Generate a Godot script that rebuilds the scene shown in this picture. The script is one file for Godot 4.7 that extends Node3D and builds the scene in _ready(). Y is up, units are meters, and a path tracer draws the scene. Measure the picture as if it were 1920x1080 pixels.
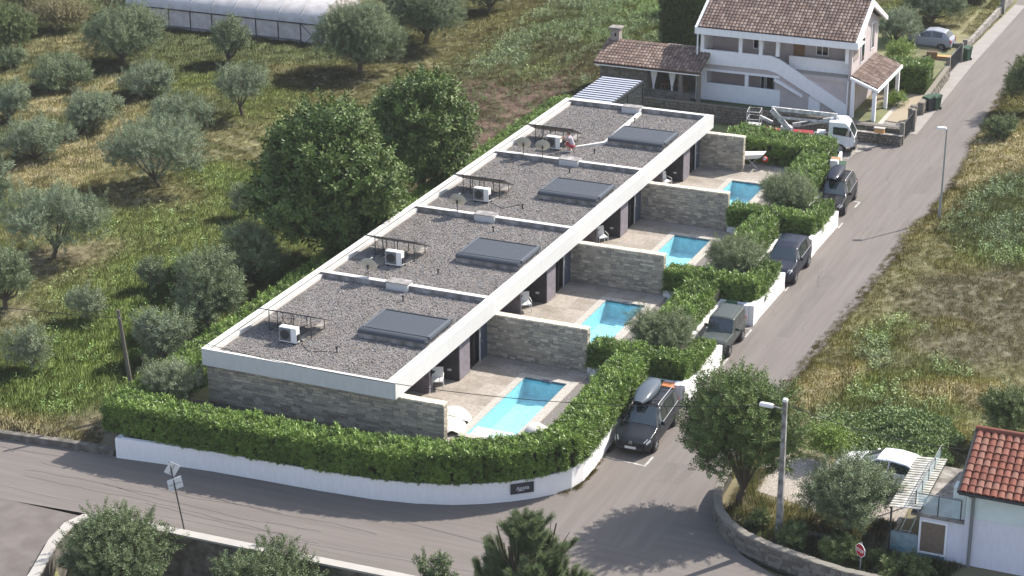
extends Node3D
# World: x runs across the villa row (towards the street), y up, -z runs along the row away from the viewer. p(u, y, v) = (u, y, -v).

class B:
	# collects triangles; front faces run clockwise, so the outward normal is (d - a) x (b - a)
	var v := PackedVector3Array()
	var n := PackedVector3Array()
	var c := PackedColorArray()
	var col := Color.WHITE
	func tri_n(a: Vector3, b: Vector3, d: Vector3, na: Vector3, nb: Vector3, nd: Vector3) -> void:
		v.append(a); v.append(b); v.append(d)
		n.append(na); n.append(nb); n.append(nd)
		c.append(col); c.append(col); c.append(col)
	func tri(a: Vector3, b: Vector3, d: Vector3, out := Vector3.ZERO) -> void:
		var m: Vector3 = (d - a).cross(b - a).normalized()
		if out != Vector3.ZERO and m.dot(out) < 0.0:
			tri_n(a, d, b, -m, -m, -m)
		else:
			tri_n(a, b, d, m, m, m)
	func quad(a: Vector3, b: Vector3, d: Vector3, e: Vector3, out := Vector3.ZERO) -> void:
		tri(a, b, d, out); tri(a, d, e, out)
	func quad_c(a: Vector3, b: Vector3, d: Vector3, e: Vector3, mid: Vector3) -> void:
		quad(a, b, d, e, (a + b + d + e) * 0.25 - mid)
	func hexa(q: Array) -> void:
		# eight corners: bottom ring 0..3, top ring 4..7
		var mid := Vector3.ZERO
		for x in q: mid += x
		mid /= 8.0
		quad_c(q[0], q[1], q[2], q[3], mid); quad_c(q[4], q[5], q[6], q[7], mid)
		for i in 4:
			var j := (i + 1) % 4
			quad_c(q[i], q[j], q[4 + j], q[4 + i], mid)
	func box(lo: Vector3, hi: Vector3) -> void:
		hexa([Vector3(lo.x, lo.y, lo.z), Vector3(hi.x, lo.y, lo.z), Vector3(hi.x, lo.y, hi.z), Vector3(lo.x, lo.y, hi.z),
			Vector3(lo.x, hi.y, lo.z), Vector3(hi.x, hi.y, lo.z), Vector3(hi.x, hi.y, hi.z), Vector3(lo.x, hi.y, hi.z)])
	func uv(u0: float, u1: float, y0: float, y1: float, v0: float, v1: float) -> void:
		box(Vector3(minf(u0, u1), y0, -maxf(v0, v1)), Vector3(maxf(u0, u1), y1, -minf(v0, v1)))
	func obox(x: Transform3D, s: Vector3) -> void:
		var q := []
		for y in [-0.5, 0.5]:
			for k in [[-0.5, -0.5], [0.5, -0.5], [0.5, 0.5], [-0.5, 0.5]]:
				q.append(x * (Vector3(k[0], y, k[1]) * s))
		hexa(q)
	func rbox(lo: Vector3, hi: Vector3, r: float) -> void:
		# a box with chamfered upright and upper edges
		var ring := func(y: float, k: float) -> Array:
			var a := lo + Vector3(k, 0, k)
			var b := hi - Vector3(k, 0, k)
			return [Vector3(a.x + r, y, a.z), Vector3(b.x - r, y, a.z), Vector3(b.x, y, a.z + r), Vector3(b.x, y, b.z - r),
				Vector3(b.x - r, y, b.z), Vector3(a.x + r, y, b.z), Vector3(a.x, y, b.z - r), Vector3(a.x, y, a.z + r)]
		var rings: Array = [ring.call(lo.y, 0.0), ring.call(hi.y - r, 0.0), ring.call(hi.y, r * 0.8)]
		var mid := (lo + hi) * 0.5
		for k in 2:
			for i in 8:
				var j := (i + 1) % 8
				quad_c(rings[k][i], rings[k][j], rings[k + 1][j], rings[k + 1][i], mid)
		for i in range(1, 7):
			tri(rings[2][0], rings[2][i], rings[2][i + 1], Vector3.UP)
			tri(rings[0][0], rings[0][i], rings[0][i + 1], Vector3.DOWN)
	func tube(pts: Array, rad: Array, sides := 8, cap := true) -> void:
		var prev := []
		var pn := []
		var side := Vector3.ZERO
		for i in pts.size():
			var dir: Vector3 = (pts[mini(i + 1, pts.size() - 1)] - pts[maxi(i - 1, 0)]).normalized()
			if side == Vector3.ZERO:
				side = dir.cross(Vector3.UP if absf(dir.y) < 0.9 else Vector3.RIGHT).normalized()
			side = (side - dir * side.dot(dir)).normalized()
			var up := dir.cross(side)
			var ring := []
			var rn := []
			for k in sides:
				var a := TAU * k / sides
				var m := side * cos(a) + up * sin(a)
				rn.append(m); ring.append(pts[i] + m * rad[mini(i, rad.size() - 1)])
			if i:
				for k in sides:
					var j := (k + 1) % sides
					smooth_quad(prev[k], prev[j], ring[j], ring[k], pn[k], pn[j], rn[j], rn[k])
			if cap and (i == 0 or i == pts.size() - 1):
				var o := -dir if i == 0 else dir
				for k in range(1, sides - 1):
					tri(ring[0], ring[k], ring[k + 1], o)
			prev = ring; pn = rn
	func smooth_quad(a: Vector3, b: Vector3, d: Vector3, e: Vector3, na: Vector3, nb: Vector3, nd: Vector3, ne: Vector3) -> void:
		if (d - a).cross(b - a).dot(na + nb + nd + ne) < 0.0:
			tri_n(a, d, b, na, nd, nb); tri_n(a, e, d, na, ne, nd)
		else:
			tri_n(a, b, d, na, nb, nd); tri_n(a, d, e, na, nd, ne)
	func loft(rows: Array, mid: Vector3) -> void:
		# rows of equally many points, smooth, outward away from mid
		var R := rows.size()
		var K: int = rows[0].size()
		var nm := []
		for i in R:
			var line := []
			for k in K:
				var a: Vector3 = rows[mini(i + 1, R - 1)][k] - rows[maxi(i - 1, 0)][k]
				var b: Vector3 = rows[i][mini(k + 1, K - 1)] - rows[i][maxi(k - 1, 0)]
				var m := a.cross(b).normalized()
				if m == Vector3.ZERO:
					m = (rows[i][k] - mid).normalized()
				line.append(m if m.dot(rows[i][k] - mid) >= 0.0 else -m)
			nm.append(line)
		for i in R - 1:
			for k in K - 1:
				smooth_quad(rows[i][k], rows[i][k + 1], rows[i + 1][k + 1], rows[i + 1][k], nm[i][k], nm[i][k + 1], nm[i + 1][k + 1], nm[i + 1][k])
	func lathe(prof: Array, sides: int, x := Transform3D.IDENTITY) -> void:
		# prof: Vector2(radius, height), outward smooth
		for i in prof.size() - 1:
			var a: Vector2 = prof[i]
			var b: Vector2 = prof[i + 1]
			var t := (b - a).normalized()
			var m := Vector2(t.y, -t.x)
			for k in sides:
				var q := []
				var qn := []
				for w in [[a, k], [a, k + 1], [b, k + 1], [b, k]]:
					var ang: float = TAU * w[1] / sides
					q.append(x * Vector3(cos(ang) * w[0].x, w[0].y, sin(ang) * w[0].x))
					qn.append((x.basis * Vector3(cos(ang) * m.x, m.y, sin(ang) * m.x)).normalized())
				smooth_quad(q[0], q[1], q[2], q[3], qn[0], qn[1], qn[2], qn[3])
	func prism(poly: Array, along: Vector3) -> void:
		# a flat polygon of 3-D points pushed along a vector
		var mid := Vector3.ZERO
		for x in poly: mid += x
		mid = mid / poly.size() + along * 0.5
		var flat := PackedVector2Array()
		var ax: Vector3 = (poly[1] - poly[0]).normalized()
		var ay := ax.cross(along.normalized()).normalized()
		for x in poly: flat.append(Vector2((x - poly[0]).dot(ax), (x - poly[0]).dot(ay)))
		var ids := Geometry2D.triangulate_polygon(flat)
		for i in range(0, ids.size(), 3):
			tri(poly[ids[i]], poly[ids[i + 1]], poly[ids[i + 2]], -along)
			tri(poly[ids[i]] + along, poly[ids[i + 1]] + along, poly[ids[i + 2]] + along, along)
		for i in poly.size():
			var j := (i + 1) % poly.size()
			var area := 0.0
			for k in flat.size():
				area += flat[k].cross(flat[(k + 1) % flat.size()])
			var e: Vector3 = poly[j] - poly[i]
			var o := e.cross(along) * signf(area)
			# outward of an edge, by the winding of the polygon
			var o2: Vector3 = (ax * (flat[j] - flat[i]).y - ay * (flat[j] - flat[i]).x) * signf(area)
			quad(poly[i], poly[j], poly[j] + along, poly[i] + along, o2 if o2 != Vector3.ZERO else o)
	func sheet(poly: PackedVector2Array, y: float) -> void:
		# a level sheet from a polygon in (u, v)
		var ids := Geometry2D.triangulate_polygon(poly)
		for i in range(0, ids.size(), 3):
			var q := []
			for k in 3: q.append(Vector3(poly[ids[i + k]].x, y, -poly[ids[i + k]].y))
			tri(q[0], q[1], q[2], Vector3.UP)
	func mesh(m: Material, off := Vector3.ZERO) -> ArrayMesh:
		var a := []
		a.resize(Mesh.ARRAY_MAX)
		var w := v
		if off != Vector3.ZERO:
			w = v.duplicate()
			for i in w.size(): w[i] -= off
		a[Mesh.ARRAY_VERTEX] = w
		a[Mesh.ARRAY_NORMAL] = n
		a[Mesh.ARRAY_COLOR] = c
		var out := ArrayMesh.new()
		out.add_surface_from_arrays(Mesh.PRIMITIVE_TRIANGLES, a)
		out.surface_set_material(0, m)
		return out

var rng := RandomNumberGenerator.new()
var M := {}
var spray := {}
var names := {}
var hill := FastNoiseLite.new()
var wob := FastNoiseLite.new()

func p(u: float, y: float, v: float) -> Vector3:
	return Vector3(u, y, -v)

func rnd(a: float, b: float) -> float:
	return rng.randf_range(a, b)

func numbered(parent: Node, called: String) -> String:
	var key := "%d/%s" % [parent.get_instance_id(), called]
	var k: int = names.get(key, 0)
	names[key] = k + 1
	return called if k == 0 else "%s_%03d" % [called, k]

func at_of(n: Node) -> Vector3:
	var s := Vector3.ZERO
	while n is Node3D and n != self:
		s += n.position
		n = n.get_parent()
	return s

func put(node: Node3D, called: String, parent: Node = self) -> Node3D:
	node.name = numbered(parent, called)
	parent.add_child(node, true)
	return node

func tag(o: Node, label: String, category: String, group := "", kind := "") -> Node:
	if label: o.set_meta("label", label)
	if category: o.set_meta("category", category)
	if group: o.set_meta("group", group)
	if kind: o.set_meta("kind", kind)
	return o

func thing(called: String, label: String, category: String, at := Vector3.ZERO, turn := 0.0, group := "") -> Node3D:
	var o := Node3D.new()
	put(o, called)
	o.position = at
	o.rotation.y = turn
	tag(o, label, category, group)
	return o

func part(parent: Node, called: String, b: B, m: Material, local := false) -> MeshInstance3D:
	# b is in world coordinates unless local
	var o := MeshInstance3D.new()
	o.mesh = b.mesh(m, Vector3.ZERO if local else at_of(parent))
	put(o, called, parent)
	return o

func piece(parent: Node, called: String, mesh: Mesh, x: Transform3D) -> MeshInstance3D:
	var o := MeshInstance3D.new()
	o.mesh = mesh
	put(o, called, parent)
	o.transform = x
	return o

func struct(called: String, b: B, m: Material, label: String, category: String) -> MeshInstance3D:
	var o := part(self, called, b, m)
	tag(o, label, category, "", "structure")
	return o

func copy(o: Node3D, called: String, at: Vector3, turn: float, label: String) -> Node3D:
	var r: Node3D = o.duplicate()
	r.name = numbered(self, called)
	add_child(r, true)
	r.position = at
	r.rotation.y = turn
	r.set_meta("label", label)
	return r

func noise_tex(freq: float, kind: int, lo: Color, hi: Color, size := 512, octaves := 4, normal := 0.0, seed_ := 1) -> NoiseTexture2D:
	var f := FastNoiseLite.new()
	f.seed = seed_
	f.frequency = freq
	f.noise_type = kind
	f.fractal_octaves = octaves
	if octaves <= 1: f.fractal_type = FastNoiseLite.FRACTAL_NONE
	if kind == FastNoiseLite.TYPE_CELLULAR:
		f.cellular_return_type = FastNoiseLite.RETURN_CELL_VALUE
	var t := NoiseTexture2D.new()
	t.width = size; t.height = size
	t.seamless = true
	t.seamless_blend_skirt = 0.2
	t.noise = f
	if normal > 0.0:
		t.as_normal_map = true
		t.bump_strength = normal
	else:
		var g := Gradient.new()
		g.set_color(0, lo); g.set_color(1, hi)
		t.color_ramp = g
	return t

func lin(r: float, g: float, b: float) -> Color:
	return Color(r, g, b).linear_to_srgb()

func mat(called: String, c: Color, rough := 0.8, tex: Texture2D = null, scale := Vector3.ONE, detail: Texture2D = null) -> StandardMaterial3D:
	var m := StandardMaterial3D.new()
	m.resource_name = called
	m.albedo_color = c
	m.roughness = rough
	m.metallic_specular = 0.35
	m.vertex_color_use_as_albedo = true
	if tex:
		m.albedo_texture = tex
		m.uv1_triplanar = true
		m.uv1_world_triplanar = true
		m.uv1_scale = scale
	if detail:
		m.detail_enabled = true
		m.detail_albedo = detail
		m.detail_blend_mode = BaseMaterial3D.BLEND_MODE_MUL
		m.detail_uv_layer = BaseMaterial3D.DETAIL_UV_2
		m.uv2_triplanar = true
		m.uv2_world_triplanar = true
		m.uv2_scale = Vector3.ONE * 0.13
	M[called] = m
	return m

func bump(m: StandardMaterial3D, t: Texture2D, strength: float) -> StandardMaterial3D:
	m.normal_enabled = true
	m.normal_texture = t
	m.normal_scale = strength
	return m
# colour (linear) and grass length of each kind of ground cover
const COVER := [[0.518, 0.454, 0.281, 0.3], [0.368, 0.359, 0.19, 0.1], [0.288, 0.36, 0.132, 0.18], [0.236, 0.333, 0.103, 0.26], [0.226, 0.147, 0.113, 0.05], [0.185, 0.23, 0.112, 0.2], [0.275, 0.259, 0.167, 0.1], [0.346, 0.297, 0.2, 0.05], [0.218, 0.265, 0.136, 0.26]]
const PATCHES := [
	[-52.4,59.0,5,8,8,2], [-46.8,57.6,4,6,8,1.5], [-46.2,52.5,3,4,0,1.5], [-45.9,53.5,3,3,0,1.5], [-45.7,55.4,3,3,0,2], [-47.2,65.0,2,4,0,2],
	[-43.0,44.1,3,3,0,1.5], [-36.8,39.3,1.6,4,0,3], [-35.9,37.6,1.5,3,0,2.5], [-36.0,45.6,1.6,3,0,2], [-33.8,42.0,1.5,3,0,1.5], [-30.3,40.0,1.6,3,0,1.5],
	[-28.5,32.9,2.5,4,0,3], [-28.7,35.3,2,3,0,2], [-28.1,27.0,3,4,0,2.5], [-28.1,30.0,2.5,4,0,2.5], [-32.3,29.4,2,3,0,1.5], [-36.7,55.7,4,5,8,2],
	[-37.3,52.9,2,3,8,2], [-30.1,49.6,3,3,2,1.5], [-41.5,52.0,2.5,2,6,2], [-37.2,51.3,2,2,1,1.5], [-29.9,56.0,5,3,8,1.5], [-29.6,60.4,3,3,8,1.5],
	[-27.3,58.0,2,2,8,1], [-26.0,54.1,2,2,0,2], [-30.4,47.9,3,2,2,1.5], [-28.1,46.6,2,2,0,1.2], [-25.1,47.9,3,2,2,1.5], [-24.0,52.1,2,2,1,2],
	[-21.6,38.3,2.5,3,1,2], [-17.4,34.5,3,3,1,2.5], [-20.1,35.2,2,2,6,1.5], [-21.1,43.9,3,4,2,1.2], [-18.3,41.7,3,4,1,1.5], [-18.7,47.0,3,4,1,2],
	[-20.6,49.1,2.5,3,2,1.2], [-17.8,50.2,3,5,1,2], [-18.3,54.5,3,4,1,2], [-17.2,56.6,2.5,4,1,2], [-16.9,61.5,2.5,4,1,2], [-17.0,66.6,2.5,4,1,2],
	[-17.1,71.9,2.5,4,0,1.6], [-17.3,77.6,3,5,1,2.2], [-19.2,69.2,2,3,1,1.5], [-29.8,74.3,3,6,0,1.5], [-25.0,69.5,2,4,6,1.5], [-31.0,71.8,2,4,0,1],
	[-13.8,77.1,5,8,5,2.5], [-9.1,77.1,5,8,5,2], [-8.4,81.3,4,6,3,1.5], [-11.8,67.0,3,5,5,2], [-10.0,71.3,4,5,3,1], [-12.5,63.4,2.5,4,5,1.6],
	[-12.5,58.5,2,4,8,1.5], [-6.2,72.9,3,4,5,1.5], [-11.8,54.3,2,3,4,1.8], [-9.6,52.3,2,3,4,2.2], [-9.4,48.2,1.6,3,4,2.2], [-10.2,56.4,1.8,3,4,1.2],
	[-10.3,67.6,1.5,1.5,4,1.5], [-12.1,66.1,1,1,4,1.5], [-10.5,70.2,1.5,1.5,4,1], [-6.5,45.4,1.4,4,4,3], [-6.6,50.0,1.4,4,4,3], [-6.7,54.9,1.3,4,4,2.5],
	[-6.5,59.5,1.2,4,4,2], [-6.2,40.5,1.4,4,4,2.5], [-9.0,58.4,2,3,2,1.2], [-8.0,62.0,1.5,3,2,1.2], [-8.3,49.3,1.2,2,8,1], [-11.5,50.0,2,3,8,1.2],
	[-15.5,55.7,1.5,3,1,1.2], [-23.1,32.1,3,3,7,1.5], [-17.3,26.0,3,3,1,2], [-22.3,26.7,3,3,1,2], [-23.5,25.0,3,3,0,1.5], [-18.8,24.3,3,2.5,7,1],
	[-17.6,30.9,2.5,3,3,2], [-14.8,27.6,2.5,4,3,2], [-18.8,30.4,2,2,2,1.5], [-15.2,30.8,2,3,3,1.5], [-16.5,32.0,0.7,0.7,7,2], [-15.5,22.1,3,3,2,2],
	[-17.1,20.5,3,3,2,1.5], [-21.9,18.4,2.5,3,0,1.5], [-17.0,16.6,2,2,7,1.5], [-18.0,13.4,3,2.5,7,1.5], [-16.7,17.7,2,2,1,1.5], [-14.9,7.1,2.5,2,7,1.5],
	[-15.2,6.2,2.5,2,6,1.5], [-16.2,13.3,2,2,1,1.3], [-16.9,10.4,2,2,1,1.2], [-13.0,19.2,3,3,2,2], [-13.4,15.4,3,3,3,1.5], [-14.0,11.6,3,3,2,2],
	[-10.0,11.7,3,3,3,2], [-10.8,8.9,2.5,2.5,3,2], [-13.2,7.0,2,2,2,1.5], [-11.8,16.1,2,2,2,1.5], [-9.7,3.9,3,3,3,2.2], [-8.7,0.1,3,3,3,2.5],
	[-6.6,1.7,2.5,2.5,3,2.2], [-9.6,-1.6,3,2.5,3,2], [-9.8,5.4,2,2,3,1.6], [-7.8,6.3,1.5,2,3,2], [-5.8,-1.3,2,1.2,3,2], [-11.2,1.1,2,2,2,1.5],
	[-6.6,3.1,1.2,1,0,1], [-7.9,-5.1,3,0.9,0,3], [-6.4,-4.6,3,0.8,0,3], [-4.8,-4.0,2.5,0.9,6,3], [-4.1,-2.5,1.5,1.2,7,3], [-4.2,-1.3,1.2,1.5,6,3],
	[-2.9,-3.6,1.5,0.8,7,2], [-6.2,-5.8,3,0.4,0,2], [-4.3,-5.2,3,0.4,0,2], [20.6,77.9,2,5,8,2], [25.6,62.1,2,4,8,1.5], [26.0,58.4,1.5,4,0,2.5],
	[25.7,54.5,1.5,4,0,2.5], [25.7,49.7,1.2,5,0,2], [27.1,52.7,1.5,2,0,1.5], [28.0,46.3,2.5,4,5,3.5], [28.4,41.2,2.5,4,5,3.5], [29.9,39.9,2.5,3,5,3],
	[27.1,42.7,1.5,3,5,2], [26.9,39.6,1.3,2,5,1.8], [30.6,36.4,2,2,2,1.5], [27.9,33.4,1.3,1.5,0,1.5], [28.1,33.9,1.3,1.5,2,1.2], [26.2,35.4,1.5,3,1,2],
	[25.6,31.5,1.5,3,1,2], [30.7,31.1,3,3,6,2.5], [28.7,28.5,3,3,6,2.2], [32.0,25.9,3,3,6,2], [31.9,29.1,2,2,6,1.6], [26.7,26.9,2,3,6,1.5],
	[26.1,25.0,1.3,3,1,2], [29.7,24.9,1.2,0.8,0,3], [30.1,24.7,1,0.8,2,1.2], [26.3,21.9,1.5,1.5,3,2], [27.2,23.9,2,1.5,2,2], [27.0,20.0,2,1.5,8,1.5],
	[28.9,22.3,2,2,6,1.6], [29.7,19.0,2.5,2,2,1.2], [32.0,22.1,2.5,2,6,1.6], [28.1,19.0,1.5,1,6,1.5], [33.7,20.0,2,2,1,1.5], [25.5,16.5,1,1.5,0,2.5],
	[25.3,14.3,0.9,1.5,0,3], [26.0,14.7,0.8,0.8,0,2.5], [27.1,14.5,1.6,1.2,2,1.8], [28.4,15.7,1.5,1,3,1.5], [30.0,15.7,1.5,1,0,1.5], [31.8,16.8,1.5,1,0,2.5],
	[33.1,16.6,1.5,1,0,2.5], [31.1,14.2,1.5,1.5,2,1.6], [32.5,13.5,1,1,1,1.2], [28.8,11.9,2,2,8,3], [27.8,12.1,1.5,1.5,3,1.5], [32.2,11.5,0.8,1,0,1.8],
	[30.6,10.8,1.5,1,3,2], [23.0,19.8,0.8,2,1,2], [24.0,26.5,0.7,2.5,1,2.5], [24.1,31.8,0.6,3,1,2], [24.6,38.6,0.6,3,0,2], [25.2,42.9,0.6,3,0,2],
	[25.1,50.7,0.7,3,0,2], [27.9,0.2,1.5,1.5,2,1.5], [26.5,1.1,1.5,1,1,2], [28.2,1.8,1.5,1,1,1.5], [30.0,0.1,2,1,8,2], [28.4,-0.6,1,0.8,8,1],
	[18.1,66.0,1.5,1.5,7,3], [18.9,67.8,1.5,1.5,1,2], [16.7,84.9,3,3,1,3], [17.5,89.0,2,3,1,3], [15.6,90.1,3,3,2,1], [16.0,63.6,1,1,7,1],
	[7.8,58.8,6,1,5,3], [2.2,58.0,5,1,8,3],
]
const STREET_EDGE := [[23.4, -2.0], [24.3, 3.0], [24.15, 13.65], [24.4, 23.6], [24.6, 36.3], [25.0, 42.0], [25.0, 53.0], [24.3, 61.7], [23.8, 68.6], [23.2, 80.0], [22.6, 97.0], [22.0, 135.0]]
const FRONT_WALL := [[-1.55, -5.1], [0.8, -4.82], [3.2, -4.58], [5.8, -4.46], [8.4, -4.36], [11.0, -4.15], [12.8, -3.78], [14.3, -3.28], [15.5, -2.66], [16.5, -1.98], [17.3, -1.3], [17.95, -0.6], [18.4, 0.15], [18.62, 1.0], [18.6, 2.2], [18.4, 5.1], [18.3, 8.0], [18.2, 10.6]]
const BAY := 10.86
const ROAD := -0.55
var grid_u := PackedFloat32Array()
var grid_v := PackedFloat32Array()
var cover := PackedColorArray()

func street_edge(v: float) -> float:
	for i in STREET_EDGE.size() - 1:
		var a: Array = STREET_EDGE[i]
		var b: Array = STREET_EDGE[i + 1]
		if v <= b[1]:
			return lerpf(a[0], b[0], clampf((v - a[1]) / (b[1] - a[1]), 0.0, 1.0))
	return 22.0

func cover_at(u: float, v: float) -> Color:
	# rgb linear, alpha = grass length in metres
	var big := hill.get_noise_2d(u * 3.0, v * 3.0)
	var fine := wob.get_noise_2d(u * 10.0, v * 10.0)
	var w := [0.05, 0.12 + maxf(0.0, -big) * 0.35, 0.16 + maxf(0.0, big) * 0.4, 0.0, 0.0, 0.0, 0.05, 0.02, 0.08]
	if u < -24.0 and v > 27.0: w[8] += 0.85 + 0.4 * big
	if u < -3.0 and u > -30.0 and v < 36.0: w[2] += 0.35
	if u > -15.5 and u < -2.9 and v > 32.0 and v < 74.0:
		# ploughed rows that run away beside the hedge
		var k_soil := smoothstep(-15.5, -11.0, u + 3.0 * fine) * (1.0 - smoothstep(60.0, 74.0, v + 6.0 * big))
		w[4] += k_soil * (0.95 + 0.75 * sin(u * 6.6 + 0.6 * fine) + 0.9 * fine)
		w[8] += k_soil * 0.75
	if u > 15.0:
		w[6] = 0.25
		var q: float = (u - street_edge(v) - 0.7) / 1.1
		w[1] += 1.3 * exp(-q * q)
		w[0] += 0.9 * exp(-q * q) * (0.6 + fine)
	var k := 0
	while k < PATCHES.size():
		var q: Array = PATCHES[k]
		k += 1
		var du: float = (u - q[0]) / q[2]
		if du > 2.6 or du < -2.6: continue
		var dv: float = (v - q[1]) / q[3]
		if dv > 2.6 or dv < -2.6: continue
		var gain: float = q[5]
		if q[4] == 0 and u < -2.0 and v > -3.0: gain *= 0.62
		if q[4] == 5 and u < 15.0: gain *= 0.6
		w[q[4]] += gain * exp(-(du * du + dv * dv)) * (1.0 + 1.2 * fine)
	var r := 0.0; var g := 0.0; var b := 0.0; var l := 0.0; var s := 0.0
	for i in 9:
		var e := maxf(0.0, w[i])
		e = e * e
		var q: Array = COVER[i]
		s += e; r += q[0] * e; g += q[1] * e; b += q[2] * e; l += q[3] * e
	var t := 1.0 + 0.30 * fine + 0.12 * big
	return Color(r / s * t, g / s * t, b / s * t, l / s)

func inside_plot(u: float, v: float) -> bool:
	return u > -1.9 and u < 18.3 and v > -4.6 and v < 56.0

func lower_garden(u: float, v: float) -> bool:
	return v < -10.05 and u > 0.35 + maxf(0.0, (-v - 12.0) * 0.25)

func ground_y(u: float, v: float) -> float:
	var roll := hill.get_noise_2d(u, v) * 0.12 + wob.get_noise_2d(u * 4.0, v * 4.0) * 0.05
	if u > -1.2 and v > -9.9 and v < -4.0: return -0.85
	if u > 17.0 and v < 2.8 and v > -9.5: return -0.9
	if inside_plot(u, v) and v > 45.6 and u > 0.4: return -0.62 + roll * 0.3
	if inside_plot(u, v): return -1.7 if u > 0.4 else -0.12 + roll
	if lower_garden(u, v): return -2.5 + roll
	var e := street_edge(v)
	if u > 17.0 and v > -4.0:
		if u > e - 0.9:
			if u > 25.2 and v < 7.0: return -0.9
			return lerpf(-0.70, -0.47, clampf((u - e + 0.5) / 0.8, 0.0, 1.0)) + maxf(roll, -0.08) * clampf((u - e) * 0.5, 0.0, 1.0)
		return -0.85 if u > 18.3 or (v < 57.0 and u > 17.0) else -0.42 + roll * 0.3
	if v < -4.9 or (u > 17.0 and v <= -4.0): return -0.85
	if v < -4.0 and u < 0.0: return lerpf(-0.85, -0.25, clampf((v + 4.95) / 0.5, 0.0, 1.0))
	return -0.22 + roll

func ground_color(u: float, v: float) -> Color:
	var fu := clampf((u + 72.0) / 0.6, 0.0, grid_u.size() - 1.001)
	var fv := clampf((v + 24.0) / 0.6, 0.0, grid_v.size() - 1.001)
	var i := int(fu); var j := int(fv)
	var a := cover[j * grid_u.size() + i].lerp(cover[j * grid_u.size() + i + 1], fu - i)
	var b := cover[(j + 1) * grid_u.size() + i].lerp(cover[(j + 1) * grid_u.size() + i + 1], fu - i)
	return a.lerp(b, fv - j)

func make_textures() -> void:
	var S := FastNoiseLite.TYPE_SIMPLEX_SMOOTH
	var C := FastNoiseLite.TYPE_CELLULAR
	M.t_grain = noise_tex(0.16, S, Color(0.74, 0.73, 0.72), Color(1, 1, 1), 512, 3, 0.0, 3)
	M.t_soft = noise_tex(0.012, S, Color(0.84, 0.83, 0.81), Color(1, 1, 1), 512, 5, 0.0, 4)
	M.t_faint = noise_tex(0.006, S, Color(0.93, 0.93, 0.925), Color(1, 1, 1), 512, 6, 0.0, 14)
	M.t_drip = noise_tex(0.02, S, Color(0.955, 0.952, 0.945), Color(1, 1, 1), 512, 5, 0.0, 15)
	M.t_stain = noise_tex(0.009, S, Color(0.55, 0.54, 0.52), Color(1, 1, 1), 512, 6, 0.0, 5)
	M.t_gravel = noise_tex(0.16, C, Color(0.55, 0.54, 0.535), Color(1, 0.98, 0.97), 512, 1, 0.0, 6)
	M.t_gravel_n = noise_tex(0.16, C, Color.BLACK, Color.WHITE, 512, 1, 5.0, 6)
	M.t_earth = noise_tex(0.06, S, Color(0.80, 0.79, 0.76), Color(1, 1, 1), 512, 5, 0.0, 7)
	M.t_earth_n = noise_tex(0.08, S, Color.BLACK, Color.WHITE, 512, 4, 8.0, 8)
	M.t_streak = noise_tex(0.015, S, Color(0.90, 0.895, 0.89), Color(1, 1, 1), 512, 5, 0.0, 9)
	M.t_stone = noise_tex(0.05, S, Color(0.80, 0.78, 0.74), Color(1, 1, 1), 512, 4, 0.0, 10)
	M.t_stone_n = noise_tex(0.06, S, Color.BLACK, Color.WHITE, 512, 4, 6.0, 11)
	M.t_wave_n = noise_tex(0.02, S, Color.BLACK, Color.WHITE, 512, 3, 3.0, 12)

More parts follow.
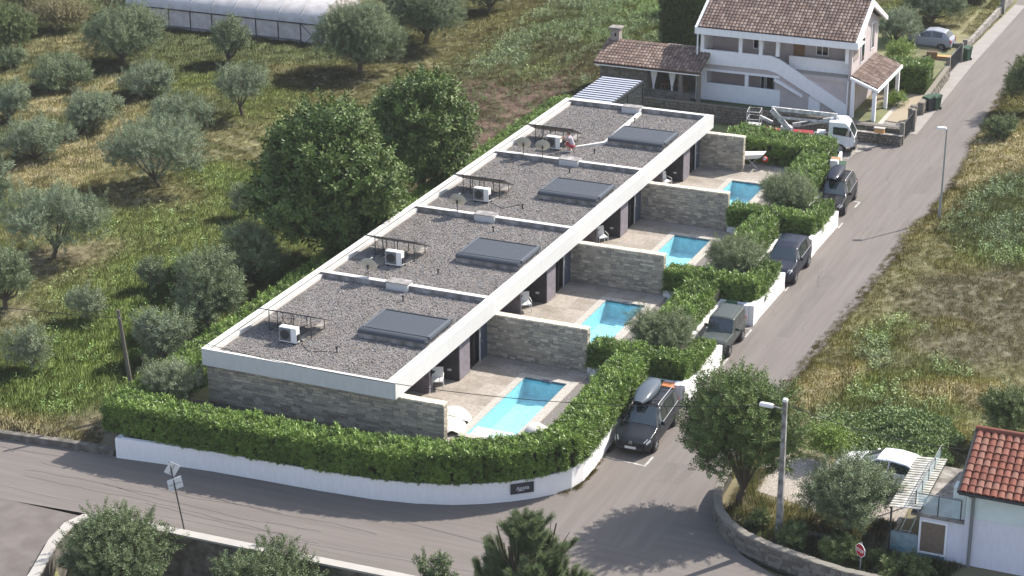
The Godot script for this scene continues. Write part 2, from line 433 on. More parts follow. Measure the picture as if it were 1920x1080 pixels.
func make_materials() -> void:
	bump(mat("ground", Color.WHITE, 0.95, M.t_earth, Vector3.ONE * 0.45, M.t_soft), M.t_earth_n, 0.3)
	mat("asphalt", lin(0.218, 0.196, 0.183), 0.88, M.t_streak, Vector3(0.30, 0.1, 0.018), M.t_grain)
	mat("asphalt_front", lin(0.212, 0.190, 0.176), 0.88, M.t_streak, Vector3(0.018, 0.1, 0.30), M.t_grain)
	for k in ["asphalt", "asphalt_front"]: M[k].uv2_scale = Vector3.ONE * 0.5
	mat("asphalt_lane", lin(0.20, 0.178, 0.168), 0.88, M.t_grain, Vector3.ONE * 0.4, M.t_soft)
	for k in ["asphalt", "asphalt_front", "asphalt_lane"]:
		bump(M[k], M.t_gravel_n, 0.0)
		M[k].normal_enabled = false
	mat("asphalt_patch", lin(0.198, 0.178, 0.168), 0.9, M.t_streak, Vector3(0.3, 0.1, 0.05), M.t_grain)
	mat("patch", lin(0.225, 0.205, 0.195), 0.9, M.t_grain, Vector3.ONE * 0.5)
	mat("crack", lin(0.125, 0.112, 0.105), 0.95)
	mat("paint_line", lin(0.62, 0.61, 0.58), 0.7, M.t_stain, Vector3.ONE * 0.9)
	mat("concrete", lin(0.36, 0.34, 0.315), 0.9, M.t_stain, Vector3.ONE * 0.35)
	mat("concrete_dark", lin(0.20, 0.185, 0.165), 0.92, M.t_stain, Vector3.ONE * 0.4)
	mat("white_wall", lin(0.82, 0.815, 0.81), 0.85, M.t_drip, Vector3(0.45, 0.12, 0.45))
	mat("fascia", lin(0.55, 0.55, 0.545), 0.55, M.t_drip, Vector3(0.45, 0.12, 0.45))
	mat("fascia_top", lin(0.60, 0.59, 0.565), 0.6, M.t_faint, Vector3.ONE * 0.25)
	mat("membrane", lin(0.40, 0.385, 0.38), 0.8, M.t_stain, Vector3.ONE * 0.3)
	bump(mat("roof_gravel", lin(0.305, 0.286, 0.276), 0.95, M.t_gravel, Vector3.ONE * 0.42, M.t_soft), M.t_gravel_n, 1.0)
	bump(mat("garden_gravel", lin(0.30, 0.285, 0.27), 0.95, M.t_gravel, Vector3.ONE * 0.5), M.t_gravel_n, 1.0)
	mat("joint", lin(0.012, 0.012, 0.012), 0.95)
	mat("seam", lin(0.16, 0.16, 0.16), 0.8)
	mat("anthracite", lin(0.060, 0.056, 0.064), 0.65, M.t_soft, Vector3.ONE * 0.4)
	mat("grey_panel", lin(0.235, 0.215, 0.245), 0.6, M.t_soft, Vector3.ONE * 0.4)
	mat("slate_panel", lin(0.085, 0.095, 0.125), 0.5)
	mat("black_frame", lin(0.014, 0.014, 0.016), 0.45)
	mat("dark_metal", lin(0.035, 0.037, 0.04), 0.4)
	mat("steel", lin(0.32, 0.33, 0.33), 0.45)
	M.steel.metallic = 0.4
	mat("glass", lin(0.012, 0.016, 0.02), 0.06)
	M.glass.metallic_specular = 0.6
	mat("pale_glass", lin(0.10, 0.13, 0.13), 0.1)
	mat("shutter", lin(0.085, 0.098, 0.115), 0.7)
	mat("shutter_box", lin(0.045, 0.052, 0.062), 0.45)
	mat("white_plastic", lin(0.70, 0.70, 0.68), 0.5)
	mat("grille", lin(0.17, 0.18, 0.18), 0.6)
	mat("dish", lin(0.42, 0.40, 0.33), 0.6)
	mat("paving", lin(0.36, 0.325, 0.29), 0.75, M.t_soft, Vector3.ONE * 0.8, M.t_soft)
	mat("paving_warm", lin(0.352, 0.316, 0.280), 0.75, M.t_soft, Vector3.ONE * 0.6)
	mat("coping", lin(0.42, 0.395, 0.36), 0.7, M.t_soft, Vector3.ONE * 0.8)
	mat("bedding", lin(0.40, 0.355, 0.31), 0.95)
	mat("pool_liner", lin(0.26, 0.66, 0.78), 0.5, M.t_soft, Vector3.ONE * 0.4)
	mat("pool_step", lin(0.56, 0.70, 0.75), 0.5)
	var w := mat("water", Color(0.72, 0.92, 0.97, 0.06), 0.03)
	w.vertex_color_use_as_albedo = false
	w.transparency = BaseMaterial3D.TRANSPARENCY_ALPHA
	w.normal_enabled = true
	w.normal_texture = M.t_wave_n
	w.normal_scale = 1.0
	w.uv1_triplanar = true; w.uv1_world_triplanar = true; w.uv1_scale = Vector3.ONE * 0.35
	var s1 := [[0.58, 0.52, 0.425], [0.47, 0.43, 0.365], [0.68, 0.62, 0.52], [0.35, 0.325, 0.285]]
	for k in 4:
		bump(mat("stone_%d" % k, lin(s1[k][0], s1[k][1], s1[k][2]), 0.9, M.t_stone, Vector3.ONE * 0.9), M.t_stone_n, 1.0)
	var s2 := [[0.20, 0.185, 0.165], [0.255, 0.24, 0.215], [0.16, 0.15, 0.135]]
	for k in 3:
		bump(mat("rubble_%d" % k, lin(s2[k][0], s2[k][1], s2[k][2]), 0.93, M.t_stone, Vector3.ONE * 1.1), M.t_stone_n, 1.0)
	mat("mortar", lin(0.24, 0.22, 0.19), 0.95, M.t_stone, Vector3.ONE)
	mat("mortar_dark", lin(0.085, 0.08, 0.07), 0.95, M.t_stone, Vector3.ONE)
	mat("stem", lin(0.040, 0.042, 0.020), 0.95, M.t_grain, Vector3.ONE * 0.6)
	mat("bark", lin(0.115, 0.095, 0.072), 0.95, M.t_stone, Vector3.ONE * 1.5)
	mat("bark_pale", lin(0.27, 0.24, 0.20), 0.95, M.t_stone, Vector3.ONE * 1.5)
	for q in [["leaf", 0.5, 0.45], ["leaf_gloss", 0.36, 0.5], ["blade", 0.7, 0.5]]:
		var m := mat(q[0], Color.WHITE, q[1])
		m.cull_mode = BaseMaterial3D.CULL_DISABLED
		m.backlight_enabled = true
		m.backlight = Color(q[2], q[2], q[2] * 0.4)
	mat("wood_pole", lin(0.13, 0.12, 0.105), 0.9, M.t_stone, Vector3(2, 0.3, 2))
	mat("pole_concrete", lin(0.37, 0.36, 0.345), 0.9, M.t_stain, Vector3.ONE * 0.4)
	mat("cable", lin(0.02, 0.02, 0.02), 0.6)
	mat("sign_back", lin(0.55, 0.56, 0.58), 0.5)
	mat("sign_red", lin(0.42, 0.025, 0.03), 0.5)
	mat("sign_white", lin(0.75, 0.75, 0.74), 0.5)
	mat("plaque", lin(0.035, 0.037, 0.045), 0.5)
	mat("bin_green", lin(0.035, 0.075, 0.045), 0.55)
	mat("bin_dark", lin(0.045, 0.045, 0.05), 0.55)
	mat("bin_brown_lid", lin(0.33, 0.20, 0.12), 0.6)
	mat("bin_orange_lid", lin(0.46, 0.17, 0.07), 0.6)
	mat("bin_red_lid", lin(0.36, 0.075, 0.04), 0.6)
	mat("tyre", lin(0.018, 0.018, 0.018), 0.85)
	mat("rim", lin(0.36, 0.36, 0.37), 0.35)
	M.rim.metallic = 0.6
	mat("plastic_black", lin(0.022, 0.022, 0.024), 0.6)
	mat("lamp_glass", lin(0.30, 0.31, 0.32), 0.15)
	mat("tail_red", lin(0.35, 0.02, 0.02), 0.25)
	mat("plate", lin(0.65, 0.65, 0.65), 0.5)
	for q in [["paint_navy", 0.034, 0.046, 0.056], ["paint_green", 0.081, 0.094, 0.088], ["paint_black", 0.022, 0.024, 0.028], ["paint_blue", 0.030, 0.042, 0.075], ["paint_white", 0.66, 0.67, 0.68], ["paint_silver", 0.25, 0.265, 0.30], ["paint_red", 0.26, 0.035, 0.045], ["paint_grey", 0.10, 0.125, 0.155]]:
		var m := mat(q[0], lin(q[1] * 0.32, q[2] * 0.32, q[3] * 0.36) if q[1] < 0.08 else lin(q[1] * 0.72, q[2] * 0.72, q[3] * 0.72) if q[1] < 0.2 else lin(q[1], q[2], q[3]), 0.5)
		m.metallic_specular = 0.2
		m.clearcoat_enabled = true
		m.clearcoat = 0.35
		m.clearcoat_roughness = 0.12
	mat("house_white", lin(0.82, 0.82, 0.83), 0.85, M.t_drip, Vector3(0.45, 0.12, 0.45))
	mat("house_mauve", lin(0.50, 0.44, 0.43), 0.85, M.t_faint, Vector3.ONE * 0.3)
	mat("house_inside", lin(0.34, 0.30, 0.27), 0.85, M.t_soft, Vector3.ONE * 0.3)
	mat("tile_floor", lin(0.46, 0.43, 0.39), 0.8, M.t_soft, Vector3.ONE * 0.6)
	mat("door_wood", lin(0.24, 0.14, 0.075), 0.6)
	var ti := [[0.135, 0.092, 0.075], [0.16, 0.113, 0.093], [0.11, 0.078, 0.066], [0.21, 0.16, 0.133]]
	for k in 4: mat("old_tile_%d" % k, lin(ti[k][0], ti[k][1], ti[k][2]), 0.85)
	var tr := [[0.235, 0.080, 0.054], [0.27, 0.105, 0.073], [0.20, 0.068, 0.048], [0.265, 0.125, 0.093]]
	for k in 4: mat("red_tile_%d" % k, lin(tr[k][0], tr[k][1], tr[k][2]), 0.75, M.t_stone, Vector3.ONE * 1.2)
	mat("lilac_wall", lin(0.66, 0.66, 0.73), 0.85, M.t_drip, Vector3(0.45, 0.12, 0.45))
	mat("mint_wall", lin(0.60, 0.68, 0.67), 0.85, M.t_faint, Vector3.ONE * 0.3)
	mat("teal", lin(0.16, 0.31, 0.35), 0.6, M.t_soft, Vector3.ONE * 0.4)
	mat("teal_pale", lin(0.28, 0.37, 0.40), 0.6, M.t_soft, Vector3.ONE * 0.4)
	mat("corrugated", lin(0.66, 0.645, 0.58), 0.5, M.t_stain, Vector3.ONE * 0.5)
	mat("slat_blue", lin(0.34, 0.36, 0.43), 0.6)
	mat("greenhouse_film", lin(0.50, 0.485, 0.485), 0.7, M.t_soft, Vector3.ONE * 0.2)
	mat("curtain", lin(0.60, 0.58, 0.56), 0.9)
	mat("film_wall", lin(0.62, 0.58, 0.58), 0.7, M.t_soft, Vector3.ONE * 0.2)
	mat("cream_seat", lin(0.58, 0.55, 0.49), 0.85)
	mat("amber", lin(0.48, 0.27, 0.10), 0.6)
	mat("brown_blind", lin(0.20, 0.155, 0.12), 0.5, M.t_soft, Vector3.ONE)
	mat("boom", lin(0.75, 0.76, 0.77), 0.45, M.t_stain, Vector3.ONE * 0.6)
	mat("skin", lin(0.42, 0.25, 0.18), 0.6)
	mat("shirt", lin(0.38, 0.34, 0.37), 0.9)
	mat("shorts", lin(0.32, 0.05, 0.06), 0.9)
	mat("hair", lin(0.02, 0.016, 0.014), 0.7)
	mat("pebble", Color.WHITE, 0.95)
	mat("lawn", lin(0.055, 0.085, 0.030), 0.95, M.t_earth, Vector3.ONE)
	mat("garden_earth", lin(0.185, 0.165, 0.10), 0.95, M.t_earth, Vector3.ONE * 0.7)
	mat("pale_strip", lin(0.27, 0.25, 0.232), 0.92, M.t_faint, Vector3.ONE * 0.3)
	mat("pale_coping", lin(0.36, 0.34, 0.31), 0.9, M.t_faint, Vector3.ONE * 0.3)
	mat("sandy", lin(0.36, 0.305, 0.235), 0.95, M.t_earth, Vector3.ONE * 0.9)
	mat("pale_gravel", lin(0.46, 0.43, 0.38), 0.95, M.t_gravel, Vector3.ONE * 0.5)
	mat("pale_pane", Color(0.72, 0.80, 0.82, 0.35), 0.12)
	M.pale_pane.transparency = BaseMaterial3D.TRANSPARENCY_ALPHA
	mat("dark_pane", Color(0.25, 0.27, 0.28, 0.55), 0.12)
	M.dark_pane.transparency = BaseMaterial3D.TRANSPARENCY_ALPHA
	mat("car_glass", lin(0.018, 0.026, 0.03), 0.05)
	M.car_glass.metallic_specular = 0.7
	mat("flower", lin(0.42, 0.13, 0.07), 0.7)

func make_camera_and_light() -> void:
	var cam := Camera3D.new()
	cam.name = "camera"
	cam.fov = 15.93
	cam.near = 1.0
	cam.far = 1500.0
	cam.position = Vector3(48.2, 40.46, 74.27)
	cam.rotation = Vector3(deg_to_rad(-21.536), deg_to_rad(23.657), deg_to_rad(-0.215))
	add_child(cam)
	cam.current = true
	var sky := ProceduralSkyMaterial.new()
	sky.sky_top_color = Color(0.46, 0.54, 0.67)
	sky.sky_horizon_color = Color(0.82, 0.84, 0.86)
	sky.sky_curve = 0.16
	sky.ground_bottom_color = Color(0.34, 0.33, 0.27)
	sky.ground_horizon_color = Color(0.60, 0.64, 0.66)
	sky.sky_energy_multiplier = 1.08
	sky.sun_angle_max = 75.0
	sky.sun_curve = 0.45
	var we := WorldEnvironment.new()
	we.name = "world_environment"
	var e := Environment.new()
	e.background_mode = Environment.BG_SKY
	e.sky = Sky.new()
	e.sky.sky_material = sky
	e.ambient_light_source = Environment.AMBIENT_SOURCE_SKY
	e.tonemap_mode = Environment.TONE_MAPPER_LINEAR
	e.tonemap_exposure = 1.95
	e.sdfgi_enabled = true
	e.ssao_enabled = true
	e.ssil_enabled = true
	e.fog_enabled = true
	e.fog_density = 0.00016
	e.fog_light_color = Color(0.80, 0.80, 0.80)
	we.environment = e
	add_child(we)
	var sun := DirectionalLight3D.new()
	sun.name = "sun"
	sun.light_energy = 1.5
	sun.light_color = Color(1.0, 0.972, 0.935)
	sun.light_angular_distance = 0.55
	sun.shadow_enabled = true
	add_child(sun)
	var el := deg_to_rad(43.0)
	# light comes from the street side and the far end of the row
	var to_sun := Vector3(0.545 * cos(el), sin(el), -0.838 * cos(el))
	sun.look_at_from_position(to_sun * 60.0, Vector3.ZERO, Vector3.UP)

func make_ground() -> void:
	for i in 211: grid_u.append(-72.0 + i * 0.6)
	for j in 276: grid_v.append(-24.0 + j * 0.6)
	cover.resize(grid_u.size() * grid_v.size())
	for j in grid_v.size():
		for i in grid_u.size():
			cover[j * grid_u.size() + i] = cover_at(grid_u[i], grid_v[j])
	# one sheet: fine steps near the place, a few coarse rings out to the horizon
	var us := PackedFloat32Array([-900.0, -300.0, -140.0, -95.0]); us.append_array(grid_u); us.append_array([75.0, 120.0, 300.0, 900.0])
	var vs := PackedFloat32Array([-600.0, -200.0, -80.0, -40.0]); vs.append_array(grid_v); vs.append_array([160.0, 220.0, 400.0, 1100.0])
	var W := us.size()
	var H := vs.size()
	var pos := PackedVector3Array(); pos.resize(W * H)
	var nor := PackedVector3Array(); nor.resize(W * H)
	var colr := PackedColorArray(); colr.resize(W * H)
	for j in H:
		for i in W:
			pos[j * W + i] = Vector3(us[i], ground_y(us[i], vs[j]), -vs[j])
			var c := ground_color(us[i], vs[j])
			colr[j * W + i] = Color(c.r * 0.70, c.g * 0.68, c.b * 0.72)
	var idx := PackedInt32Array()
	for j in H:
		for i in W:
			var a := pos[j * W + mini(i + 1, W - 1)] - pos[j * W + maxi(i - 1, 0)]
			var b := pos[mini(j + 1, H - 1) * W + i] - pos[maxi(j - 1, 0) * W + i]
			nor[j * W + i] = a.cross(b).normalized()
			if i < W - 1 and j < H - 1:
				var q := j * W + i
				idx.append_array([q, q + W, q + 1, q + 1, q + W, q + W + 1])
	var arr := []
	arr.resize(Mesh.ARRAY_MAX)
	arr[Mesh.ARRAY_VERTEX] = pos; arr[Mesh.ARRAY_NORMAL] = nor; arr[Mesh.ARRAY_COLOR] = colr; arr[Mesh.ARRAY_INDEX] = idx
	var mesh := ArrayMesh.new()
	mesh.add_surface_from_arrays(Mesh.PRIMITIVE_TRIANGLES, arr)
	mesh.surface_set_material(0, M.ground)
	var o := MeshInstance3D.new()
	o.mesh = mesh
	put(o, "ground")
	tag(o, "meadow ground of mixed green, straw and bare red soil", "ground", "", "structure")

func make_roads() -> void:
	var b := B.new()
	var poly := PackedVector2Array([Vector2(16.0, 140.0), Vector2(17.0, 52.0), Vector2(16.2, 49.0), Vector2(16.6, 45.6), Vector2(17.2, 8.0), Vector2(17.2, -1.0), Vector2(17.2, -4.0), Vector2(23.4, -4.0)])
	for q in STREET_EDGE: poly.append(Vector2(q[0] + 0.25 * wob.get_noise_1d(q[1] * 9.0), q[1]))
	poly.remove_at(0)
	poly.append(Vector2(19.3, 135.0)); poly.append(Vector2(19.2, 76.0)); poly.append(Vector2(19.4, 57.0))
	b.sheet(poly, ROAD)
	struct("street", b, M.asphalt, "pale worn asphalt street running past the parked cars", "road")
	b = B.new()
	b.sheet(PackedVector2Array([Vector2(-95, -5.0), Vector2(-95, -10.4), Vector2(-4.0, -10.45), Vector2(0.7, -10.1), Vector2(1.6, -9.95), Vector2(15.0, -9.75), Vector2(24.0, -9.6), Vector2(60.0, -9.0), Vector2(60.0, -6.2), Vector2(34.0, -4.2), Vector2(29.0, -3.9), Vector2(23.4, -4.0), Vector2(17.2, -4.0), Vector2(17.2, -1.2), Vector2(15.0, -2.8), Vector2(12.0, -3.9), Vector2(0.0, -4.8)]), ROAD - 0.0045)
	b.sheet(PackedVector2Array([Vector2(23.4, -4.0), Vector2(29.0, -3.9), Vector2(27.0, -2.6), Vector2(25.4, -0.9), Vector2(24.9, 0.6), Vector2(24.6, 3.4), Vector2(24.3, 3.4), Vector2(23.4, -2.0)]), ROAD - 0.0045)
	struct("front_road", b, M.asphalt_front, "warm grey asphalt road curving in front of the hedged white wall", "road")
	b = B.new()
	b.sheet(PackedVector2Array([Vector2(-30, -10.35), Vector2(-30, -40), Vector2(9.0, -40), Vector2(4.6, -24.0), Vector2(1.9, -17.0), Vector2(0.5, -13.0), Vector2(0.15, -11.4), Vector2(0.35, -10.4)]), ROAD - 0.009)
	struct("side_lane", b, M.asphalt_lane, "light grey side lane leaving the road at the lower left", "road")
	# patched trench along the near edge and worn seams
	b = B.new()
	var line := [[-6.0, -9.3], [-2.0, -9.45], [1.0, -9.2], [5.0, -8.95], [9.0, -8.85], [13.0, -8.55], [17.0, -8.2], [21.0, -7.7]]
	for i in line.size() - 1:
		var q: Array = line[i]
		var r: Array = line[i + 1]
		b.quad(p(q[0], ROAD + 0.004, q[1]), p(r[0], ROAD + 0.004, r[1]), p(r[0], ROAD + 0.004, r[1] + 0.07), p(q[0], ROAD + 0.004, q[1] + 0.07), Vector3.UP)
	struct("road_seam", b, M.patch, "thin dark seam along the near edge of the front road", "road seam")
	b = B.new()
	rng.seed = 71
	for k in 30:
		var u := rnd(20.6, 23.6)
		var v := rnd(6.0, 70.0)
		var du := rnd(-0.12, 0.12)
		var dv := rnd(0.25, 0.6)
		for s in int(rnd(3, 9)):
			var u2 := u + du + rnd(-0.18, 0.18)
			var v2 := v + dv
			var w := rnd(0.012, 0.03)
			b.quad(p(u - w, ROAD + 0.004, v), p(u + w, ROAD + 0.004, v), p(u2 + w, ROAD + 0.004, v2), p(u2 - w, ROAD + 0.004, v2), Vector3.UP)
			u = u2; v = v2
	for k in 9:
		var u := [20.9, 21.5, 22.1, 22.7, 23.2, 23.7, 21.2, 22.4, 21.9][k] as float
		var v := [9.0, 24.0, 14.0, 31.0, 12.0, 40.0, 48.0, 58.0, 66.0][k] as float
		var end: float = v + rnd(12.0, 24.0)
		while v < end:
			var u2 := u + rnd(-0.10, 0.11)
			var v2 := v + rnd(0.3, 0.7)
			var w := rnd(0.010, 0.026)
			b.quad(p(u - w, ROAD + 0.004, v), p(u + w, ROAD + 0.004, v), p(u2 + w, ROAD + 0.004, v2), p(u2 - w, ROAD + 0.004, v2), Vector3.UP)
			u = u2; v = v2
	for k in 7:
		var u := rnd(-6.0, 4.0)
		var v := rnd(-9.0, -6.0)
		for e in int(rnd(8, 30)):
			var u2 := u + rnd(0.3, 0.7)
			var v2 := v + rnd(-0.08, 0.09)
			var w := rnd(0.010, 0.022)
			b.quad(p(u, ROAD + 0.004, v - w), p(u2, ROAD + 0.004, v2 - w), p(u2, ROAD + 0.004, v2 + w), p(u, ROAD + 0.004, v + w), Vector3.UP)
			u = u2; v = v2
	struct("road_cracks", b, M.crack, "fine dark cracks wandering along the street asphalt", "cracks")
	# repaired patches of slightly different asphalt
	var pl := ["long repaired strip of darker asphalt in the middle of the street", "squarish repaired asphalt patch near the corner tree", "pale repaired asphalt patch by the far lamp"]
	var pq := [[21.6, 20.0, 22.3, 29.5], [21.4, 2.2, 22.7, 4.4], [22.6, 45.0, 23.6, 51.0]]
	for k in 3:
		b = B.new()
		var q: Array = pq[k]
		b.sheet(PackedVector2Array([Vector2(q[0], q[1]), Vector2(q[2], q[1] + 0.15), Vector2(q[2] + 0.06, q[3]), Vector2(q[0] - 0.05, q[3] - 0.2)]), ROAD + 0.0022)
		struct("asphalt_patch", b, M.asphalt_patch, pl[k], "road patch")
	# painted bay corners
	b = B.new()
	var mark := func(a: Vector2, d: Vector2, w: float) -> void:
		var t := (d - a).normalized()
		var s := Vector2(-t.y, t.x) * w * 0.5
		b.quad(p(a.x + s.x, ROAD + 0.008, a.y + s.y), p(d.x + s.x, ROAD + 0.008, d.y + s.y), p(d.x - s.x, ROAD + 0.008, d.y - s.y), p(a.x - s.x, ROAD + 0.008, a.y - s.y), Vector3.UP)
	mark.call(Vector2(18.5, 3.62), Vector2(20.62, 3.45), 0.1); mark.call(Vector2(20.57, 3.45), Vector2(20.6, 4.45), 0.1)
	mark.call(Vector2(20.25, 9.05), Vector2(19.2, 9.2), 0.1); mark.call(Vector2(20.2, 9.05), Vector2(20.2, 8.1), 0.1)
	for k in 3:
		var v := 15.1 + BAY * k
		mark.call(Vector2(20.26, v + 5.3), Vector2(18.6, v + 5.45), 0.1); mark.call(Vector2(20.22, v + 5.3), Vector2(20.2, v + 4.2), 0.1)
		mark.call(Vector2(20.25, v + 0.3), Vector2(20.25, v + 1.3), 0.1)
	struct("bay_markings", b, M.paint_line, "white painted corner marks of the parking bays", "road marking")
	# kerb of the far side of the front road, left of the hedge wall
	b = B.new()
	var kl := [[-60.0, -8.6], [-30.0, -7.0], [-7.5, -5.55], [-4.4, -5.2], [-1.75, -5.02]]
	for i in kl.size() - 1:
		var q: Array = kl[i]
		var r: Array = kl[i + 1]
		b.hexa([p(q[0], -0.8, q[1]), p(r[0], -0.8, r[1]), p(r[0], -0.8, r[1] + 0.28), p(q[0], -0.8, q[1] + 0.28), p(q[0], -0.24, q[1]), p(r[0], -0.24, r[1]), p(r[0], -0.22, r[1] + 0.28), p(q[0], -0.22, q[1] + 0.28)])
	struct("kerb", b, M.concrete_dark, "low dark concrete kerb between the dry verge and the front road", "kerb")
	# grey strip of pavement by the far gardens
	b = B.new()
	b.sheet(PackedVector2Array([Vector2(18.6, 72.0), Vector2(19.35, 57.0), Vector2(20.2, 57.0), Vector2(20.0, 76.0), Vector2(20.2, 96.0), Vector2(19.3, 96.0)]), ROAD + 0.02)
	struct("pavement", b, M.pale_strip, "narrow pale strip of pavement beside the garden walls", "pavement")
var stone_kit := []

func rough_block(j: float, seed_: int) -> ArrayMesh:
	# a unit stone from -0.5 to 0.5 with worn corners; the front (+z) swells a little
	rng.seed = seed_
	var b := B.new()
	var ring := func(z: float, k: float) -> Array:
		var out := []
		for q in [[-1, -1], [0.1, -1.0], [1, -1], [1, 0.0], [1, 1], [-0.2, 1.0], [-1, 1], [-1, 0.1]]:
			out.append(Vector3(q[0] * (0.5 - k) + rnd(-j, j), q[1] * (0.5 - k) + rnd(-j, j), z))
		return out
	var r0: Array = ring.call(-0.5, 0.0)
	var r1: Array = ring.call(0.28, 0.0)
	var r2: Array = ring.call(0.5, 0.055)
	for i in 8:
		var k := (i + 1) % 8
		b.quad_c(r0[i], r0[k], r1[k], r1[i], Vector3.ZERO)
		b.quad_c(r1[i], r1[k], r2[k], r2[i], Vector3(0, 0, -0.3))
	var top := Vector3(rnd(-0.1, 0.1), rnd(-0.1, 0.1), 0.52 + rnd(-0.06, 0.08))
	for i in 8:
		b.tri(r2[i], r2[(i + 1) % 8], top, Vector3(0, 0, 1))
	return b.mesh(null)

func make_stone_kit() -> void:
	for k in 4:
		for s in 3:
			var m := rough_block(0.035, 500 + k * 7 + s)
			m.surface_set_material(0, M["stone_%d" % k])
			stone_kit.append(m)
	for k in 3:
		for s in 4:
			var m := rough_block(0.10, 900 + k * 7 + s)
			m.surface_set_material(0, M["rubble_%d" % k])
			stone_kit.append(m)

func lay_stones(parent: Node3D, from: Vector3, to: Vector3, y0: float, y1: float, out: Vector3, rows: float, longest: float, kit: Array, seed_: int, called := "stone") -> int:
	# courses of separate stones on an upright face; from/to in world
	rng.seed = seed_
	var off := at_of(parent)
	var dir := (to - from).normalized()
	var length := from.distance_to(to)
	var y := y0
	var count := 0
	while y < y1 - 0.03:
		var h := rnd(rows * 0.7, rows * 1.45)
		if y + h > y1 - rows * 0.5: h = y1 - y
		var s := 0.0
		while s < length - 0.02:
			var l := rnd(longest * 0.35, longest)
			if s + l > length - longest * 0.3: l = length - s
			var d := rnd(0.05, 0.085)
			var mid := from + dir * (s + l * 0.5)
			mid.y = y + h * 0.5
			var x := Transform3D(Basis(dir * (l - 0.014), Vector3.UP * (h - 0.014), out * d), mid + out * (d * 0.5 - 0.03) - off)
			piece(parent, called, stone_kit[kit[rng.randi() % kit.size()]], x)
			count += 1
			s += l
		y += h
	return count

func garden_wall(label: String, u0: float, u1: float, v0: float, y_low: float, seed_: int, rows: float, longest: float) -> void:
	var t := thing("stone_wall", label, "stone wall", p(u0, 0, v0), 0.0, "stone walls between the villas")
	var b := B.new()
	b.uv(u0, u1 - 0.05, -0.6, 2.18, v0 + 0.04, v0 + 0.42)
	part(t, "wall_core", b, M.mortar)
	var kit := [0, 1, 2, 3, 4, 5, 6, 9, 3, 4, 10, 11]
	lay_stones(t, p(u0, 0, v0 + 0.04), p(u1, 0, v0 + 0.04), y_low, 2.18, Vector3(0, 0, 1), rows, longest, kit, seed_)
	lay_stones(t, p(u1 - 0.05, 0, v0), p(u1 - 0.05, 0, v0 + 0.42), y_low, 2.18, Vector3(1, 0, 0), rows, 0.5, kit, seed_ + 1)
	if y_low > 0.5:
		# the courses behind the hedge
		rng.seed = seed_ + 3
		var xs := []
		var cs := []
		var y := 0.25
		while y < y_low - 0.01:
			var h := minf(rnd(rows * 0.8, rows * 1.3), y_low - y)
			var s := u0
			while s < u1 - 0.03:
				var l := minf(rnd(longest * 0.35, longest), u1 - s)
				xs.append(Transform3D(Basis(Vector3(l - 0.014, 0, 0), Vector3(0, h - 0.014, 0), Vector3(0, 0, 0.07)), p(s + l * 0.5, y + h * 0.5, v0 + 0.035) - t.position))
				cs.append(Color.WHITE * rnd(0.55, 1.2))
				s += l
			y += h
		tag(scatter(t, "lower_stones", stone_kit[3], xs, cs), "", "", "", "stuff")
	# cap of flat pale stones
	rng.seed = seed_ + 2
	var u := maxf(u0, 8.6)
	while u < u1 - 0.02:
		var l := minf(rnd(0.3, 0.6), u1 - u)
		if u1 - u - l < 0.2: l = u1 - u
		var x := Transform3D(Basis(Vector3(l - 0.012, 0, 0), Vector3(0, 0, -0.46), Vector3(0, 0.075, 0)), p(u + l * 0.5, 2.2 + rnd(-0.008, 0.008), v0 + 0.21) - t.position)
		piece(t, "cap_stone", stone_kit[[6, 7, 8][rng.randi() % 3]], x)
		u += l

